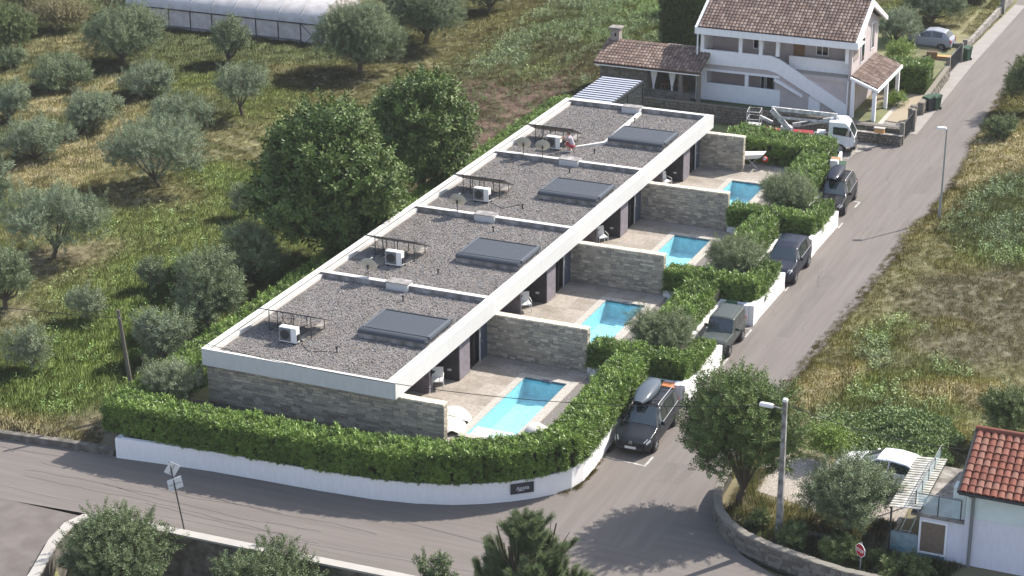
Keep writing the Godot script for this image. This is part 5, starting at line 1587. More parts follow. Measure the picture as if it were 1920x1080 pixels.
func make_grass() -> void:
	rng.seed = 99
	var fields := [["meadow_grass", "tall mixed meadow grass, green and straw coloured, left of the villas", -62.0, -2.9, -5.0, 100.0, 80.0], ["verge_grass", "dry and green grass of the rough field right of the street", 23.0, 45.0, 2.0, 92.0, 90.0], ["far_grass", "green field and orchard grass beyond the big house", -2.9, 24.0, 56.5, 100.0, 40.0]]
	for f in fields:
		var xs := [[], []]
		var cs := [[], []]
		var n := int((f[3] - f[2]) * (f[5] - f[4]) * f[6])
		for k in n:
			var u := rnd(f[2], f[3])
			var v := rnd(f[4], f[5])
			# only the wedge the photograph could see
			if u < -0.66 * v - 19.0 and v < 66.0: continue
			if v < 5.0 and u < -0.52 * v - 13.0: continue
			if v > 64.0 + (u + 60.0) * 0.43: continue
			if f[0] == "verge_grass" and (u < street_edge(v) - 0.5 + 0.5 * wob.get_noise_2d(u * 5.0, v * 5.0) or (v < 7.0 and u > 25.2) or u > 45.0): continue
			if f[0] == "far_grass":
				if u > -2.8 and v < 78.0 and u < 19.0: continue
				if u > 11.5 and v < 84.0: continue
				if u > 18.7: continue
			if f[0] == "meadow_grass" and v < -4.0 and u > -1.6: continue
			var c := ground_color(u, v)
			if c.a < 0.06 and rng.randf() < 0.75: continue
			if rng.randf() > clampf(0.34 + (c.a - 0.08) * 3.4, 0.34, 1.0): continue
			var straw := c.r > c.g * 1.10 and c.a > 0.14
			var which := 1 if straw and rng.randf() < 0.5 else 0
			var far := 1.0 + clampf((v - 20.0) / 90.0, 0.0, 0.6)
			var h := c.a * rnd(0.55, 1.5) * (1.0 + 0.5 * wob.get_noise_2d(u * 13.0, v * 13.0))
			var w := rnd(0.7, 1.2) * far * clampf(0.6 + c.a * 2.0, 0.6, 1.15)
			var a := rnd(0, TAU)
			xs[which].append(Transform3D(Basis(Vector3(cos(a) * w, 0, sin(a) * w), Vector3(rnd(-0.2, 0.2) * h, h, rnd(-0.2, 0.2) * h), Vector3(-sin(a) * w, 0, cos(a) * w)), p(u, ground_y(u, v) - 0.02, v)))
			var t := rnd(0.72, 1.35)
			cs[which].append(Color(c.r * t * rnd(0.92, 1.1), c.g * t, c.b * t * rnd(0.8, 1.1)))
		var mi := scatter(self, f[0], spray.turf, xs[0], cs[0])
		tag(mi, f[1], "grass", "", "stuff")
		if xs[1].size() > 50:
			mi = scatter(self, "dry_" + f[0], spray.straw, xs[1], cs[1])
			tag(mi, f[1].replace("grass", "seed stalks").replace("green and ", ""), "dry grass", "", "stuff")
	# broad-leaved weeds and crop rows
	var xs := []
	var cs := []
	for k in 30000:
		var u := rnd(-20.0, -2.9)
		var v := rnd(38.0, 95.0)
		if k % 3 == 0:
			u = rnd(23.0, 38.0)
			v = rnd(5.0, 60.0)
		elif k % 7 == 0:
			u = rnd(-35.0, -3.0)
			v = rnd(-4.0, 40.0)
		if u > 0.0 and u < street_edge(v) + 0.3: continue
		if u > 25.2 and v < 7.0: continue
		var c := ground_color(u, v)
		if c.g < c.r * 1.05:
			if u > -16.0 and u < -3.0 and v > 34.0 and rng.randf() < 0.4:
				xs.append(aim(Vector3.UP + any_dir() * 0.7, rnd(0.35, 0.8), p(u, ground_y(u, v) + rnd(0.03, 0.12), v)))
				cs.append(Color(0.15, 0.20, 0.075) * rnd(0.7, 1.4))
			continue
		if hill.get_noise_2d(u * 7.0, v * 7.0) < -0.1: continue
		xs.append(aim(Vector3.UP + any_dir() * 0.5, rnd(0.5, 1.15), p(u, ground_y(u, v) + rnd(0.05, 0.22), v)))
		var t := rnd(0.75, 1.3)
		cs.append(Color(c.r * t * 0.9, c.g * t, c.b * t * 0.9))
	tag(scatter(self, "weeds", spray.weed, xs, cs), "broad-leaved weeds and crop plants between the grasses", "weeds", "", "stuff")
	# bramble thicket over the slope right of the corner tree
	xs = []; cs = []
	for k in 5200:
		var u := rnd(27.0, 33.5)
		var v := rnd(6.8, 13.5)
		var e := pow((u - 30.2) / 3.0, 2.0) + pow((v - 10.0) / 3.2, 2.0)
		if e > 1.0 + 0.5 * wob.get_noise_2d(u * 9.0, v * 9.0): continue
		var h := (1.0 - e) * (0.55 + 0.5 * wob.get_noise_2d(u * 7.0, v * 7.0))
		xs.append(aim(Vector3.UP + any_dir() * 0.8, rnd(0.8, 1.3), p(u, -0.45 + h * pow(rng.randf(), 0.5) + 0.1, v)))
		cs.append(Color(0.105, 0.155, 0.05).lerp(Color(0.18, 0.24, 0.09), rng.randf()))
	tag(scatter(self, "bramble_thicket", spray.bramble, xs, cs), "green bramble thicket covering the slope behind the white car", "brambles", "", "stuff")
	# grass and herbs of the walled corner garden
	xs = []; cs = []
	for k in 2600:
		var u := rnd(25.3, 35.5)
		var v := rnd(-3.4, 5.0)
		if (u - 25.0) * -0.42 + 0.9 > v and u < 34.0 and v < -2.6 + absf(u - 32.0) * 0.25: continue
		if u > 26.0 and v > 2.0: continue
		if u > 32.3 and v > -0.6: continue
		var near_wall := v < -0.6
		xs.append(Transform3D(Basis.from_scale(Vector3(1.1, rnd(0.12, 0.4), 1.1)), p(u, -0.3, v)))
		var t := rnd(0.7, 1.3)
		cs.append((Color(0.14, 0.18, 0.06) if near_wall or rng.randf() < 0.5 else Color(0.32, 0.28, 0.14)) * t)
	tag(scatter(self, "garden_grass", spray.turf, xs, cs), "patchy grass of the walled corner garden under the lamp pole", "grass", "", "stuff")
	# dry tufts that push up where road meets verge and wall
	xs = []; cs = []
	for k in 1500:
		var q := rng.randi() % 3
		var u := 0.0
		var v := 0.0
		if q <= 1:
			v = rnd(5.0, 80.0)
			u = street_edge(v) + rnd(-0.55, 0.1)
		else:
			var s := rng.randi() % (FRONT_WALL.size() - 1)
			if s < 11: continue
			u = lerpf(FRONT_WALL[s][0], FRONT_WALL[s + 1][0], rng.randf()) + rnd(0.02, 0.12)
			v = lerpf(FRONT_WALL[s][1], FRONT_WALL[s + 1][1], rng.randf()) - rnd(0.0, 0.1)
		xs.append(Transform3D(Basis.from_scale(Vector3(1.0, rnd(0.03, 0.09), 1.0) * Vector3(rnd(0.5, 1.0), 1, rnd(0.5, 1.0))), p(u, ROAD, v)))
		cs.append(Color(0.40, 0.34, 0.18) * rnd(0.7, 1.2))
	tag(scatter(self, "edge_tufts", spray.turf, xs, cs), "short dry tufts along the edges of road and walls", "dry grass", "", "stuff")
func rubble_part(parent: Node3D, called: String, from: Vector3, to: Vector3, y0: float, y1: float, out: Vector3, size: float, seed_: int) -> void:
	# stones too small to pick apart at this distance: one mesh
	rng.seed = seed_
	var b := B.new()
	var dir := (to - from).normalized()
	var length := from.distance_to(to)
	var y := y0
	while y < y1 - 0.02:
		var h := minf(rnd(size * 0.45, size * 0.85), y1 - y)
		var s := 0.0
		while s < length - 0.02:
			var l := minf(rnd(size * 0.6, size * 1.4), length - s)
			var t := rnd(0.65, 1.3)
			b.col = Color(t, t * rnd(0.94, 1.0), t * rnd(0.86, 0.98))
			var m := from + dir * (s + l * 0.5)
			m.y = y + h * 0.5
			var d := rnd(0.04, 0.10)
			var a := dir * (l * 0.5 - 0.012)
			var c := Vector3.UP * (h * 0.5 - 0.012)
			var q := []
			for k in [[-1, -1], [1, -1], [1, 1], [-1, 1]]: q.append(m + a * k[0] + c * k[1])
			var r := []
			for k in [[-1, -1], [1, -1], [1, 1], [-1, 1]]: r.append(m + a * (k[0] * rnd(0.65, 0.9)) + c * (k[1] * rnd(0.6, 0.9)) + out * d)
			for i in 4: b.quad_c(q[i], q[(i + 1) % 4], r[(i + 1) % 4], r[i], m - out * 0.3)
			b.quad(r[0], r[1], r[2], r[3], out)
			s += l
		y += h
	b.col = Color.WHITE
	tag(part(parent, called, b, M.rubble_1), "", "", "", "stuff")

func tile_mesh(w: float, l: float, m: Material) -> ArrayMesh:
	# a curved roof tile, lying along -z, hump up; lower edge thick
	var b := B.new()
	var rows := []
	for j in 2:
		var row := []
		for i in 7:
			var a := PI * i / 6.0
			row.append(Vector3(-cos(a) * w * 0.5 * (1.0 if j == 0 else 0.86), sin(a) * w * 0.30 + (0.035 if j == 0 else 0.0), (0.5 - j) * l))
		rows.append(row)
	b.loft(rows, Vector3(0, -0.3, 0))
	for i in 6:
		b.quad(rows[0][i], rows[0][i + 1], rows[0][i + 1] * Vector3(0.8, 0.55, 1.0), rows[0][i] * Vector3(0.8, 0.55, 1.0), Vector3(0, 0, 1))
	return b.mesh(m)

func tile_roof(parent: Node3D, eave_a: Vector3, eave_b: Vector3, up: Vector3, w: float, l: float, kit: String, single: bool, seed_: int) -> void:
	# tiles in rows from the eave up the slope; single: each a part of its own
	rng.seed = seed_
	var across := eave_b - eave_a
	var nu := int(across.length() / w)
	var nr := int(up.length() / (l * 0.86))
	var x := across.normalized()
	var back := up.normalized()
	var nrm := back.cross(x).normalized()
	if nrm.y < 0.0: nrm = -nrm
	var base := Basis(x, nrm, -back)
	var off := at_of(parent)
	var meshes := []
	for k in 4: meshes.append(tile_mesh(w, l, M["%s_%d" % [kit, k]]))
	var b := B.new()
	b.hexa([eave_a - nrm * 0.09, eave_b - nrm * 0.09, eave_b + up - nrm * 0.09, eave_a + up - nrm * 0.09, eave_a + nrm * 0.003, eave_b + nrm * 0.003, eave_b + up + nrm * 0.003, eave_a + up + nrm * 0.003])
	var deck := part(parent, "roof", b, M["%s_2" % kit])
	var sets := [[], [], [], []]
	for r in nr:
		for i in nu:
			var at := eave_a + x * ((i + 0.5) * across.length() / nu) + back * ((r + 0.5) * up.length() / nr)
			var q := Transform3D(base.rotated(nrm, rnd(-0.03, 0.03)), at + nrm * (0.02 + rnd(0.0, 0.012)) - off)
			if single:
				piece(deck, "tile", meshes[rng.randi() % 4], q)
			else:
				sets[rng.randi() % 4].append(q)
	if not single:
		for k in 4:
			var mm := MultiMesh.new()
			mm.transform_format = MultiMesh.TRANSFORM_3D
			mm.mesh = meshes[k]
			mm.instance_count = sets[k].size()
			for i in sets[k].size(): mm.set_instance_transform(i, sets[k][i])
			var o := MultiMeshInstance3D.new()
			o.multimesh = mm
			put(o, "tiles", deck)
			tag(o, "", "", "", "stuff")

func frame_window(parent: Node3D, called: String, u0: float, u1: float, y0: float, y1: float, v: float, fm: Material, gm: Material, bars := 1) -> void:
	# a window in a wall that faces the viewer
	var b := B.new()
	var f := 0.06
	b.uv(u0, u0 + f, y0, y1, v - 0.05, v + 0.03); b.uv(u1 - f, u1, y0, y1, v - 0.05, v + 0.03)
	b.uv(u0 + f, u1 - f, y0, y0 + f, v - 0.048, v + 0.03); b.uv(u0 + f, u1 - f, y1 - f, y1, v - 0.048, v + 0.03)
	for k in bars:
		var u := lerpf(u0, u1, (k + 1.0) / (bars + 1.0))
		b.uv(u - 0.03, u + 0.03, y0 + f, y1 - f, v - 0.046, v + 0.03)
	var w := part(parent, called, b, fm)
	b = B.new(); b.uv(u0 + f, u1 - f, y0 + f, y1 - f, v - 0.01, v + 0.01)
	part(w, "pane", b, gm)

func make_big_house() -> void:
	var t := thing("two_storey_house", "two storey white and mauve house with brown tiled roof and outside stair", "house", p(10.0, -0.4, 61.5))
	var F := 58.3
	var b := B.new()
	# back body and gable end towards the street
	b.uv(4.6, 15.2, -0.5, 5.0, F + 1.9, 65.4)
	part(t, "wall", b, M.house_mauve)
	b = B.new()
	b.prism([p(15.201, 2.3, F + 0.05), p(15.201, 5.0, F + 0.05), p(15.201, 6.72, 61.6), p(15.201, 5.0, 65.35), p(15.201, 2.3, 65.35)], Vector3(-0.2, 0, 0))
	part(t, "gable", b, M.house_mauve)
	b = B.new(); b.uv(15.0, 15.21, -0.5, 2.298, F + 0.05, 65.35); part(t, "side_wall", b, M.house_mauve)
	b = B.new(); b.uv(4.55, 4.75, -0.5, 4.95, F, F + 1.9); part(t, "end_wall", b, M.house_white)
	# lower storey front
	b = B.new(); b.uv(4.76, 10.3, -0.5, 1.05, F, F + 0.16); part(t, "porch_parapet", b, M.house_white)
	b = B.new(); b.uv(4.76, 15.0, 0.03, 0.05, F + 0.17, F + 1.9); part(t, "floor", b, M.tile_floor)
	b = B.new(); b.uv(4.4, 15.0, 2.12, 2.42, F - 0.05, F + 1.9); part(t, "balcony_slab", b, M.house_mauve)
	b = B.new(); b.uv(4.76, 10.25, 1.92, 2.10, F - 0.04, F + 0.2); part(t, "lintel", b, M.house_white)
	b = B.new(); b.uv(9.9, 15.0, -0.5, 2.11, F + 0.02, F + 0.2); part(t, "front_wall", b, M.house_mauve)
	for q in [[7.75, 8.0], [4.76, 4.95]]:
		b = B.new(); b.uv(q[0], q[1], 1.052, 1.918, F + 0.0, F + 0.2); part(t, "pillar", b, M.house_white)
	for q in [[8.35, 8.65, 0.1, 2.0], [8.75, 9.3, 0.1, 2.0], [9.35, 9.88, 0.1, 2.0]]:
		b = B.new(); b.uv(q[0], q[1], q[2], q[3], F + 1.84, F + 1.897)
		var d := part(t, "glass_door", b, M.house_white)
		b = B.new(); b.uv(q[0] + 0.06, q[1] - 0.06, q[2] + 0.06, q[3] - 0.06, F + 1.81, F + 1.837); part(d, "pane", b, M.glass)
	b = B.new(); b.uv(12.35, 13.15, -0.5, 0.9, F - 0.01, F + 0.015); part(t, "cellar_door", b, M.house_white)
	# upper storey: balcony parapet that turns into the stair's parapet
	b = B.new()
	b.prism([p(4.5, 2.43, F - 0.12), p(9.4, 2.43, F - 0.12), p(10.0, 2.3, F - 0.12), p(15.0, -0.35, F - 0.12), p(15.0, 0.55, F - 0.12), p(10.2, 3.28, F - 0.12), p(9.6, 3.45, F - 0.12), p(4.5, 3.45, F - 0.12)], p(0, 0, 0.16))
	part(t, "stair_parapet", b, M.house_white)
	b = B.new()
	b.prism([p(9.9, 1.92, F - 0.14), p(10.3, 1.75, F - 0.14), p(11.9, 0.95, F - 0.14), p(11.9, 0.75, F - 0.14), p(10.25, 1.55, F - 0.14), p(9.85, 1.72, F - 0.14)], p(0, 0, 0.15))
	part(t, "trim_band", b, M.house_white)
	b = B.new(); b.uv(10.6, 15.0, 2.45, 3.35, F + 0.85, F + 1.0); part(t, "landing_parapet", b, M.house_white)
	for s in 13:
		b = B.new()
		b.uv(10.3 + s * 0.36, 10.3 + (s + 1) * 0.36, -0.5, 2.30 - (s + 1) * 0.2, F + 0.21, F + 0.84)
		part(t, "stair_step", b, M.concrete)
	b = B.new(); b.uv(4.76, 15.0, 2.421, 2.44, F + 0.05, F + 1.9); part(t, "balcony_floor", b, M.tile_floor)
	for q in [[4.5, 4.74], [7.25, 7.5], [8.7, 8.95], [9.9, 10.15], [14.75, 14.98]]:
		b = B.new(); b.uv(q[0], q[1], 3.452, 4.6, F - 0.08, F + 0.14); part(t, "pillar", b, M.house_white)
	frame_window(t, "balcony_window", 7.7, 8.5, 3.3, 4.4, F + 1.88, M.house_white, M.glass, 1)
	frame_window(t, "balcony_window", 12.2, 13.1, 3.3, 4.4, F + 1.88, M.house_white, M.glass, 1)
	b = B.new(); b.uv(10.6, 11.4, 2.46, 4.4, F + 1.86, F + 1.895); part(t, "balcony_door", b, M.door_wood)
	# eaves and roof
	b = B.new(); b.uv(4.2, 15.7, 4.6, 5.06, F - 0.55, F - 0.4); part(t, "eave_board", b, M.house_white)
	b = B.new(); b.uv(4.2, 15.6, 4.55, 4.63, F - 0.39, F + 1.9); part(t, "soffit", b, M.house_white)
	for s in [4.2, 15.52]:
		b = B.new()
		b.prism([p(s, 4.62, F - 0.56), p(s, 5.08, F - 0.56), p(s, 7.16, 61.6), p(s, 5.08, 65.9), p(s, 4.8, 65.9), p(s, 6.75, 61.6)], Vector3(0.2, 0, 0))
		part(t, "verge_board", b, M.house_white)
	tile_roof(t, p(4.42, 5.09, F - 0.5), p(15.5, 5.09, F - 0.5), p(0, 2.02, 3.85), 0.25, 0.36, "old_tile", false, 81)
	tile_roof(t, p(15.5, 5.09, 65.8), p(4.42, 5.09, 65.8), p(0, 2.02, -4.15), 0.25, 0.36, "old_tile", false, 82)
	b = B.new(); b.tube([p(4.42, 7.12, 61.6), p(15.5, 7.12, 61.6)], [0.13], 8); part(t, "ridge", b, M.old_tile_0)
	b = B.new(); b.tube([p(4.4, -0.5, F - 0.45), p(4.4, 4.6, F - 0.45)], [0.055], 8); part(t, "downpipe", b, M.house_white)
	b = B.new(); b.tube([p(15.05, -0.5, F - 0.1), p(15.05, 2.3, F - 0.1)], [0.055], 8); part(t, "downpipe", b, M.house_white)
	# gable windows and the side loggia opening
	for q in [[60.7, 61.4, 3.0, 4.6], [63.4, 64.1, 3.3, 5.0]]:
		b = B.new(); b.uv(15.203, 15.26, q[2] - 0.08, q[3] + 0.08, q[0] - 0.1, q[1] + 0.1); var w := part(t, "gable_window", b, M.house_white)
		b = B.new(); b.uv(15.262, 15.275, q[2], q[3], q[0], q[1]); part(w, "pane", b, M.glass)
	b = B.new(); b.uv(15.204, 15.225, 3.45, 4.55, F + 0.45, F + 1.7); part(t, "side_opening", b, M.house_inside)
	# tiled porch on white posts over the entrance
	b = B.new()
	b.hexa([p(15.25, 2.45, F - 0.35), p(17.2, 1.72, F - 0.35), p(17.2, 1.72, 65.0), p(15.25, 2.45, 65.0), p(15.25, 2.62, F - 0.35), p(17.2, 1.9, F - 0.35), p(17.2, 1.9, 65.0), p(15.25, 2.62, 65.0)])
	var po := part(t, "porch_roof", b, M.house_white)
	tile_roof(t, p(17.1, 1.92, F - 0.15), p(17.1, 1.92, 64.8), Vector3(-1.85, 0.7, 0), 0.25, 0.36, "old_tile", false, 83)
	for q in [[16.95, F - 0.2], [16.95, F + 3.1], [16.95, 64.7], [15.45, F - 0.2]]:
		b = B.new(); b.uv(q[0] - 0.12, q[0] + 0.12, -0.6, 1.75 if q[0] > 16 else 2.42, q[1] - 0.12, q[1] + 0.12); part(t, "porch_post", b, M.house_white)
	b = B.new(); b.uv(15.212, 15.26, -0.35, 1.85, F + 0.35, F + 1.3); var dd := part(t, "entrance_door", b, M.door_wood)
	b = B.new(); b.uv(15.262, 15.30, 0.7, 0.8, F + 0.45, F + 0.5); part(dd, "handle", b, M.steel)
	b = B.new(); b.uv(15.2, 17.6, -0.62, -0.38, F - 0.4, 65.4); struct("porch_floor", b, M.tile_floor, "pale tiled floor under the entrance porch of the big house", "floor")
	b = B.new(); b.sheet(PackedVector2Array([Vector2(17.6, 57.2), Vector2(19.3, 57.2), Vector2(19.3, 58.6), Vector2(17.6, 58.8)]), -0.4); struct("garden_path", b, M.concrete, "pale garden path from the street gate to the porch", "path")
	b = B.new(); b.sheet(PackedVector2Array([Vector2(-2.0, 57.6), Vector2(4.5, 57.6), Vector2(4.5, 60.5), Vector2(-2.0, 60.5)]), 0.0); struct("courtyard", b, M.tile_floor, "pale courtyard floor between the shed and the big house", "floor")
	b = B.new(); b.sheet(PackedVector2Array([Vector2(17.62, 58.82), Vector2(19.15, 58.6), Vector2(19.1, 65.9), Vector2(17.62, 65.9)]), -0.36); struct("garden_bed", b, M.sandy, "sandy garden bed with a few plants between porch and street wall", "soil")
	# lawn and beds in front
	b = B.new(); b.sheet(PackedVector2Array([Vector2(-2.5, 55.4), Vector2(15.0, 55.2), Vector2(15.0, 58.2), Vector2(-2.5, 58.2)]), -0.15); struct("front_lawn", b, M.lawn, "narrow shaded lawn in front of the big house", "lawn")

	# shed with tiled roof, chimney and curtained opening
	t = thing("tiled_shed", "low stone shed with brown tiled roof, chimney and white curtains", "shed", p(1.5, -0.2, 58.5))
	b = B.new(); b.uv(-2.2, 1.3, -0.3, 2.15, 56.3, 60.7); part(t, "wall", b, M.rubble_1)
	rubble_part(t, "stone_face", p(-2.2, 0, 56.3), p(1.3, 0, 56.3), -0.2, 2.15, Vector3(0, 0, 1), 0.3, 91)
	b = B.new(); b.uv(1.301, 4.4, -0.3, 0.7, 56.3, 56.6); part(t, "low_wall", b, M.rubble_0)
	rubble_part(t, "stone_face", p(1.3, 0, 56.3), p(4.0, 0, 56.3), -0.2, 0.7, Vector3(0, 0, 1), 0.3, 92)
	b = B.new(); b.uv(1.301, 5.0, -0.3, 2.9, 60.4, 60.7); part(t, "back_wall", b, M.house_inside)
	for q in [1.75, 3.1]:
		b = B.new()
		b.prism([p(q - 0.28, 2.1, 56.45), p(q + 0.28, 2.1, 56.45), p(q + 0.05, 0.95, 56.42), p(q + 0.07, 0.75, 56.42), p(q - 0.07, 0.75, 56.42), p(q - 0.05, 0.95, 56.42)], p(0, 0, 0.05))
		part(t, "curtain", b, M.curtain)
	for q in [3.75, 5.05]:
		b = B.new(); b.uv(q - 0.13, q + 0.13, -0.3, 2.15, 56.28, 56.54); part(t, "post", b, M.rubble_1)
	b = B.new(); b.uv(-2.5, 5.2, 2.15, 2.3, 55.9, 56.05); part(t, "eave_board", b, M.house_white)
	tile_roof(t, p(-2.55, 2.32, 55.85), p(5.25, 2.32, 55.85), p(0, 1.0, 2.9), 0.25, 0.36, "old_tile", false, 84)
	tile_roof(t, p(5.25, 2.32, 61.0), p(-2.55, 2.32, 61.0), p(0, 1.0, -2.25), 0.25, 0.36, "old_tile", false, 85)
	b = B.new(); b.uv(-2.3, -1.65, 2.2, 4.1, 58.5, 59.1); var ch := part(t, "chimney", b, M.house_inside)
	b = B.new(); b.uv(-2.42, -1.53, 4.15, 4.25, 58.38, 59.22)
	for q in [[-2.25, 58.55], [-1.8, 58.55], [-2.25, 58.95], [-1.8, 58.95]]: b.uv(q[0], q[0] + 0.1, 4.1, 4.15, q[1], q[1] + 0.1)
	part(ch, "chimney_cap", b, M.concrete)
	b = B.new(); b.uv(-1.98, -1.86, 3.6, 3.85, 58.49, 58.51); part(ch, "flue_opening", b, M.joint)
	# table with benches under the shed roof
	t = thing("patio_table", "dark wooden table under the tiled shed roof behind the curtains", "table", p(2.6, 0.0, 58.3))
	b = B.new(); b.rbox(Vector3(-0.9, 0.72, -0.45), Vector3(0.9, 0.78, 0.45), 0.01); part(t, "tabletop", b, M.door_wood, true)
	for q in [[-0.8, -0.35], [0.8, -0.35], [-0.8, 0.35], [0.8, 0.35]]:
		b = B.new(); b.box(Vector3(q[0] - 0.04, 0, q[1] - 0.04), Vector3(q[0] + 0.04, 0.72, q[1] + 0.04)); part(t, "leg", b, M.door_wood, true)

	# pergola of pale slats
	t = thing("pergola", "pergola with pale blue grey slats and glazed side beyond the villa roof", "pergola", p(0.8, -0.2, 50.0))
	for s in 12:
		b = B.new()
		var v := 47.2 + s * 0.5
		b.hexa([p(-0.75, 2.22, v), p(2.1, 2.22, v), p(2.1, 2.20, v + 0.3), p(-0.75, 2.20, v + 0.3), p(-0.75, 2.26, v), p(2.1, 2.26, v), p(2.1, 2.24, v + 0.3), p(-0.75, 2.24, v + 0.3)])
		part(t, "slat", b, M.slat_blue)
	for q in [-0.8, 2.1]:
		b = B.new(); b.uv(q, q + 0.1, 2.05, 2.195, 47.1, 53.2); part(t, "beam", b, M.dark_metal)
		for v in [47.15, 50.2, 53.1]:
			b = B.new(); b.uv(q, q + 0.1, -0.3, 2.05, v, v + 0.1); part(t, "post", b, M.dark_metal)
	b = B.new(); b.uv(2.13, 2.15, 0.0, 2.04, 47.3, 53.0); part(t, "glazed_side", b, M.dark_pane)

func make_garden_walls() -> void:
	# rubble wall between the truck yard and the big house
	var t := thing("rubble_wall", "long grey rubble wall behind the truck, in front of the big house", "stone wall", p(8.0, -0.5, 54.9))
	var b := B.new(); b.uv(0.5, 16.0, -0.6, 0.6, 54.6, 55.0); part(t, "wall_core", b, M.mortar_dark)
	rubble_part(t, "stones", p(0.5, 0, 54.6), p(16.0, 0, 54.6), -0.6, 0.6, Vector3(0, 0, 1), 0.3, 101)
	rubble_part(t, "cap_stones", p(0.5, 0, 54.62), p(16.0, 0, 54.62), 0.58, 0.66, Vector3(0, 0, 1), 0.45, 102)
	t = thing("rubble_wall", "lower rubble wall with pale top right of the truck cab", "stone wall", p(18.0, -0.5, 54.4))
	b = B.new(); b.uv(16.1, 19.85, -0.6, 0.12, 54.0, 54.3); part(t, "wall_core", b, M.mortar_dark)
	rubble_part(t, "stones", p(16.1, 0, 54.0), p(19.85, 0, 54.0), -0.6, 0.1, Vector3(0, 0, 1), 0.28, 103)
	b = B.new(); b.uv(16.1, 19.9, 0.122, 0.17, 53.97, 54.32); part(t, "coping", b, M.concrete)
	t = thing("rubble_wall", "upper rubble wall holding the gravel bed beside the porch", "stone wall", p(18.0, -0.4, 56.2))
	b = B.new(); b.uv(15.8, 19.3, -0.6, -0.1, 56.4, 56.7); part(t, "wall_core", b, M.mortar_dark)
	rubble_part(t, "stones", p(15.8, 0, 56.4), p(19.3, 0, 56.4), -0.6, -0.08, Vector3(0, 0, 1), 0.28, 104)
	b = B.new(); b.sheet(PackedVector2Array([Vector2(15.8, 56.55), Vector2(19.3, 56.55), Vector2(19.3, 57.2), Vector2(15.8, 57.2)]), -0.12); struct("gravel_bed", b, M.garden_gravel, "warm gravel bed on the terrace wall beside the porch", "gravel")
	t = thing("concrete_wall", "plain mauve block wall between the truck and the stair foot", "wall", p(15.0, -0.5, 56.6))
	b = B.new(); b.uv(13.4, 15.75, -0.6, 0.3, 56.3, 56.6); part(t, "wall_face", b, M.house_mauve)
	# street side: gates and walls of the gardens
	var gl := ["dark metal fence gate by the street corner of the big house", "dark metal gate by the second rubble wall beside the silver car's drive"]
	var gv := [[19.75, 54.6, 57.6], [18.95, 72.0, 76.2]]
	for k in 2:
		t = thing("metal_gate", gl[k], "gate", p(gv[k][0], -0.5, gv[k][1]), 0.0, "dark gates along the street")
		b = B.new()
		var y1 := 0.75
		b.uv(gv[k][0], gv[k][0] + 0.05, -0.4, -0.34, gv[k][1], gv[k][2]); b.uv(gv[k][0], gv[k][0] + 0.05, y1, y1 + 0.05, gv[k][1], gv[k][2])
		part(t, "rail", b, M.dark_metal)
		var v: float = gv[k][1]
		while v < gv[k][2]:
			b = B.new(); b.uv(gv[k][0] + 0.01, gv[k][0] + 0.04, -0.339, y1 - 0.001, v, v + 0.035); part(t, "bar", b, M.dark_metal)
			v += 0.16
		for q in [gv[k][1] - 0.2, gv[k][2]]:
			b = B.new(); b.uv(gv[k][0] - 0.12, gv[k][0] + 0.16, -0.6, y1 + 0.2, q, q + 0.26); part(t, "gate_post", b, M.rubble_1)
	t = thing("rubble_wall", "sunlit rubble wall along the street between the two dark gates", "stone wall", p(19.0, -0.5, 66.0))
	b = B.new(); b.hexa([p(19.2, -0.6, 61.6), p(19.5, -0.6, 61.6), p(19.15, -0.6, 71.7), p(18.85, -0.6, 71.7), p(19.2, 0.35, 61.6), p(19.5, 0.35, 61.6), p(19.15, 0.35, 71.7), p(18.85, 0.35, 71.7)])
	part(t, "wall_core", b, M.mortar)
	rubble_part(t, "stones", p(19.5, 0, 61.6), p(19.15, 0, 71.7), -0.6, 0.35, Vector3(1, 0, 0), 0.32, 105)
	rubble_part(t, "stones", p(19.2, 0, 61.6), p(19.5, 0, 61.6), -0.6, 0.35, Vector3(0, 0, 1), 0.3, 106)
	for q in [[59.6, "brown stone gate pier nearest to the rubble wall's sunlit end"], [58.9, "brown stone gate pier beside the green bins"]]:
		t = thing("gate_pier", q[1], "pier", p(19.3, -0.55, q[0]))
		b = B.new(); b.uv(19.12, 19.5, -0.6, 0.55, q[0], q[0] + 0.38); part(t, "shaft", b, M.rubble_0)
		b = B.new(); b.uv(19.08, 19.54, 0.552, 0.62, q[0] - 0.04, q[0] + 0.42); part(t, "cap", b, M.concrete_dark)
	t = thing("low_wall", "low pale wall along the street beyond the silver car", "wall", p(18.9, -0.5, 84.0))
	b = B.new(); b.hexa([p(18.4, -0.6, 80.3), p(18.65, -0.6, 80.3), p(18.95, -0.6, 97.0), p(18.7, -0.6, 97.0), p(18.4, -0.1, 80.3), p(18.65, -0.1, 80.3), p(18.95, 0.1, 97.0), p(18.7, 0.1, 97.0)])
	part(t, "wall_face", b, M.concrete)
	b = B.new(); b.uv(18.35, 18.7, -0.6, 0.25, 79.9, 80.29); part(t, "end_pier", b, M.rubble_1)
	b = B.new(); b.uv(17.3, 18.34, -0.6, -0.1, 80.0, 80.25); part(t, "end_wall", b, M.rubble_1)
	b = B.new(); b.uv(18.7, 19.05, -0.6, 0.7, 92.6, 93.0); part(t, "pier", b, M.concrete)
	b = B.new(); b.sheet(PackedVector2Array([Vector2(12.0, 75.5), Vector2(18.8, 76.6), Vector2(18.4, 80.2), Vector2(12.0, 81.5)]), -0.42); struct("gravel_drive", b, M.concrete, "pale gravel drive with the small silver car", "driveway")
	b = B.new(); b.sheet(PackedVector2Array([Vector2(9.0, 48.9), Vector2(17.4, 49.0), Vector2(17.55, 51.4), Vector2(18.6, 53.9), Vector2(9.0, 54.0)]), ROAD + 0.03); struct("truck_yard", b, M.concrete, "pale concrete yard under the white lift truck", "driveway")

